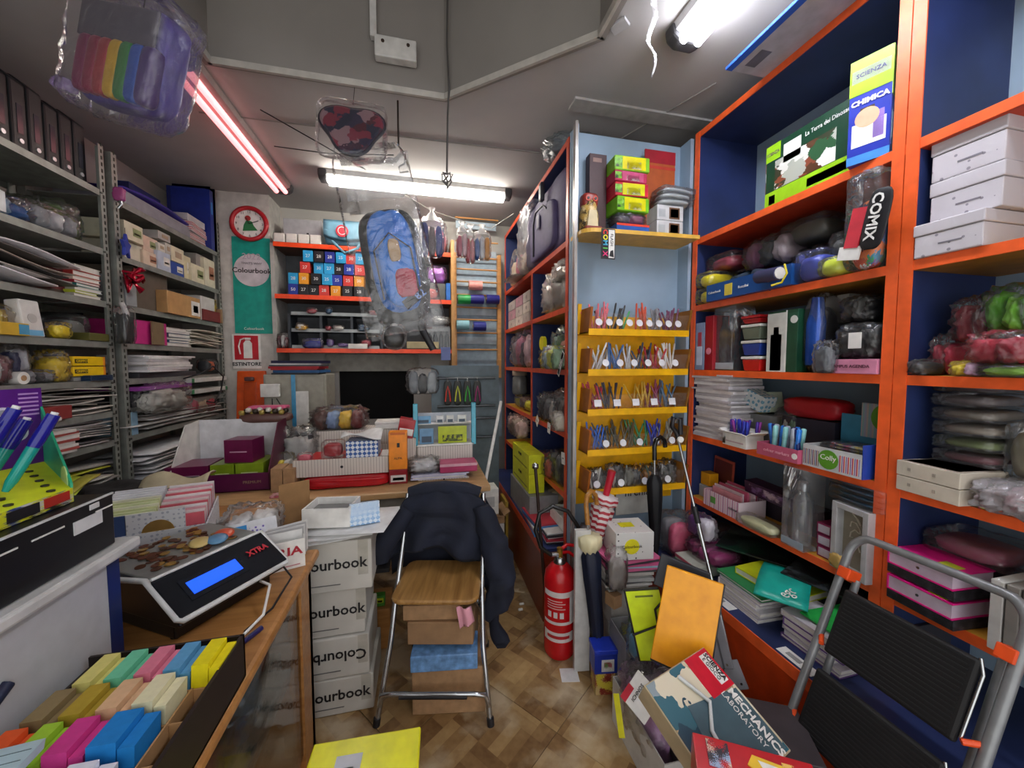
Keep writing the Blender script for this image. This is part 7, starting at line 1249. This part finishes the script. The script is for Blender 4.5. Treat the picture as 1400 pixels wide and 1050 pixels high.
b.sheet(1,1,bf,t=.001,nx=20,ny=24); mesh('plastic_bag_front',b,film('bagf','f4f8fc',.02,.08,10),r)
b=MB(); b.sheet(1,1,lambda u,v:((u-.5)*2*(.155+.02*v),.09,.50-.92*v),t=.001,nx=4,ny=6); mesh('plastic_bag_back',b,film('bagf','f4f8fc',.02,.08,10),r)
b=MB(); b.sheet(1,1,lambda u,v:((u-.5)*.29,-.06+.01*math.sin(u*9),.27+.20*(1-v)+(.03 if u>.85 else 0)),t=.002,nx=10,ny=4); mesh('bag_top',b,film('bagt','eaeff4',.28,.2,10),r)
p=P(539,461,Y=2.15); r=thing('bagged_ball','black round toy in a clear bag dangling below the rucksack','toy',p); b=MB(); b.crum(.11,.07,.12,.03,9,3,2.2,cy=0,cz=-.06); mesh('black_ball',b,c('141518',.3),r); b=MB(); b.crum(.13,.09,.15,.05,9,4,2.4,cy=0,cz=-.07); mesh('plastic_film',b,CLR,r); b=MB(); b.tube([(0,0,.06),(-.01,0,.12)],[.02,.01],6); mesh('neck_tie',b,WHT,r)
# heart shaped pack
p=P(482,176,Y=2.03); r=thing('mask_pack','dark red and navy pick shaped padded pack in film below the dropped ceiling edge','hanging pack',p,rot=(-.25,0,0))
pts=[]
for k in range(36):
    a=k*math.pi/18; rad=.135+.022*math.cos(3*(a-math.radians(-90))); pts.append((rad*1.02*math.cos(a),rad*.95*math.sin(a)))
b=MB(); b.prism(pts,-.015,.015,'y'); mesh('padded_shape',b,pal('hero',['4a1424','1c2038','7a2438','2a2440','8a6a70','3a1830'],20,.3),r,bev=.012); b=MB(); b.tube([(x,-.0,z) for x,z in pts]+[(pts[0][0],0,pts[0][1])],.009,6); mesh('dark_rim',b,c('1a1a2a',.4),r)
b=MB(); b.crum(.32,.06,.31,.03,10,4,7,cy=0,cz=-.165); mesh('plastic_film',b,film('f7','e8e4e8',.03),r); b=MB(); b.cyl((0,0,.14),(0,.05,.40),.0015,n=4); mesh('thread',b,INK,r)
# rainbow case top left
p=P(185,75,X=-1.0); r=thing('rainbow_case','purple bag with a rainbow striped front in crinkled film hanging at the top left corner','hanging bag',p,rot=(.0,.32,-.45))
RB=MB(); b=MB(); b.crum(.40,.10,.34,.03,12,3,6,cy=0,cz=-.20); mesh('purple_body',b,c('3c2c80',.5),r)
cols=['7a1a4a','8a1c3c','9a2c30','c8a020','2a7a3a','1c4aa0','3a1c60']
for k,cc_ in enumerate(cols): b=MB(); x=-.15+k*.050; b.crum(.058,.05,.19,.02,6,2,6,cx=x+.02,cy=-.05,cz=-.185); mesh('rainbow_stripe',b,c(cc_,.4),r)
mesh('grey_card',box(-.18,.18,-.065,-.055,.0,.12),c('4a4650',.5),r,bev=.004)
b=MB(); b.crum(.46,.17,.42,.06,14,6,7,cy=-.01,cz=-.24,fr=5); mesh('plastic_film',b,film('f8','e6e0f0',.06),r); b=MB(); b.crum(.10,.05,.05,.2,6,3,3,cx=-.24,cy=-.04,cz=-.20); mesh('purple_corner',b,film('f9','b89ae0',.5),r); b=MB(); b.cyl((0,0,.16),(.0,0,.55),.002,n=4); mesh('thread',b,INK,r)
# small packs on the line
A0=P(560,270,Y=3.0); A1=P(690,332,Y=3.15); wire('washing_line','thin cord with hanging packs near the slatted rack',[P(545,262,Y=3.0),P(590,288,Y=3.0),P(640,305,Y=3.0),P(672,312,Y=3.0),(.74,3.1,2.72)],.003,c('b8b4ac'))
for i,(px,y0,y1,w_,cols,lb) in enumerate([(591,288,352,.18,['2a3a88','6a5a60','3a4a98'],'dark blue toy with a brown figure in a knotted clear bag on the cord'),(632,306,352,.09,['b8506a','d8b0b8'],'narrow pink toy in a clear bag on the cord'),(643,310,360,.08,['c03a50','d88a90'],'red and pink slim pack in the middle of the cord'),(659,310,356,.14,['3a60a8','d8d8dc','e09a30'],'blue white and orange toy pack at the right end of the cord')]):
    t0=P(px,y0,Y=3.0); t1=P(px,y1,Y=3.0); hh=t0.z-t1.z; o=bag('hanging_toy',lb,D(t1.x,2.96,t1.z,w_,hh*.85),.08,[c(q) for q in cols],seed=600+i,ns=len(cols),amp=.12,cat='hanging toy',f=film('f10','f0f2f4',.12))
    b=MB(); b.lathe([(w_*.42,hh*.72),(.012,hh*.98),(.03,hh*1.05)],10,0,.04); mesh('tied_top',b,film('f11','f4f4f2',.5),o)
# torn film strip, ceiling stickers
b=MB(); q0=P(893,5,Y=1.36); b.sheet(1,1,lambda u,v:(q0.x+(u-.5)*.03*(1-.8*v)+.012*math.sin(v*9),q0.y+.01*math.sin(v*14),2.90-.30*v),t=.001,nx=3,ny=16); tag(mesh('torn_film',b,film('f12','f4f4f8',.55)),'torn strip of white film dangling from the ceiling near the twin lamp','film strip')
p=P(858,26,Z=2.898); bx('paper_tag','small white paper tag stuck on the ceiling beside the raised well',D(p.x,p.y,2.885,.05,.013,.6),.07,c('b8b8ba'))
# small things on the back counter right and clutter
bag('tinsel_bag','dark red and gold crinkled bag under the back counter end by the white pole',D(.50,2.40,.40,.12,.14),.12,[c('6a2a34'),c('5a4a54')],seed=700) if 0 else None
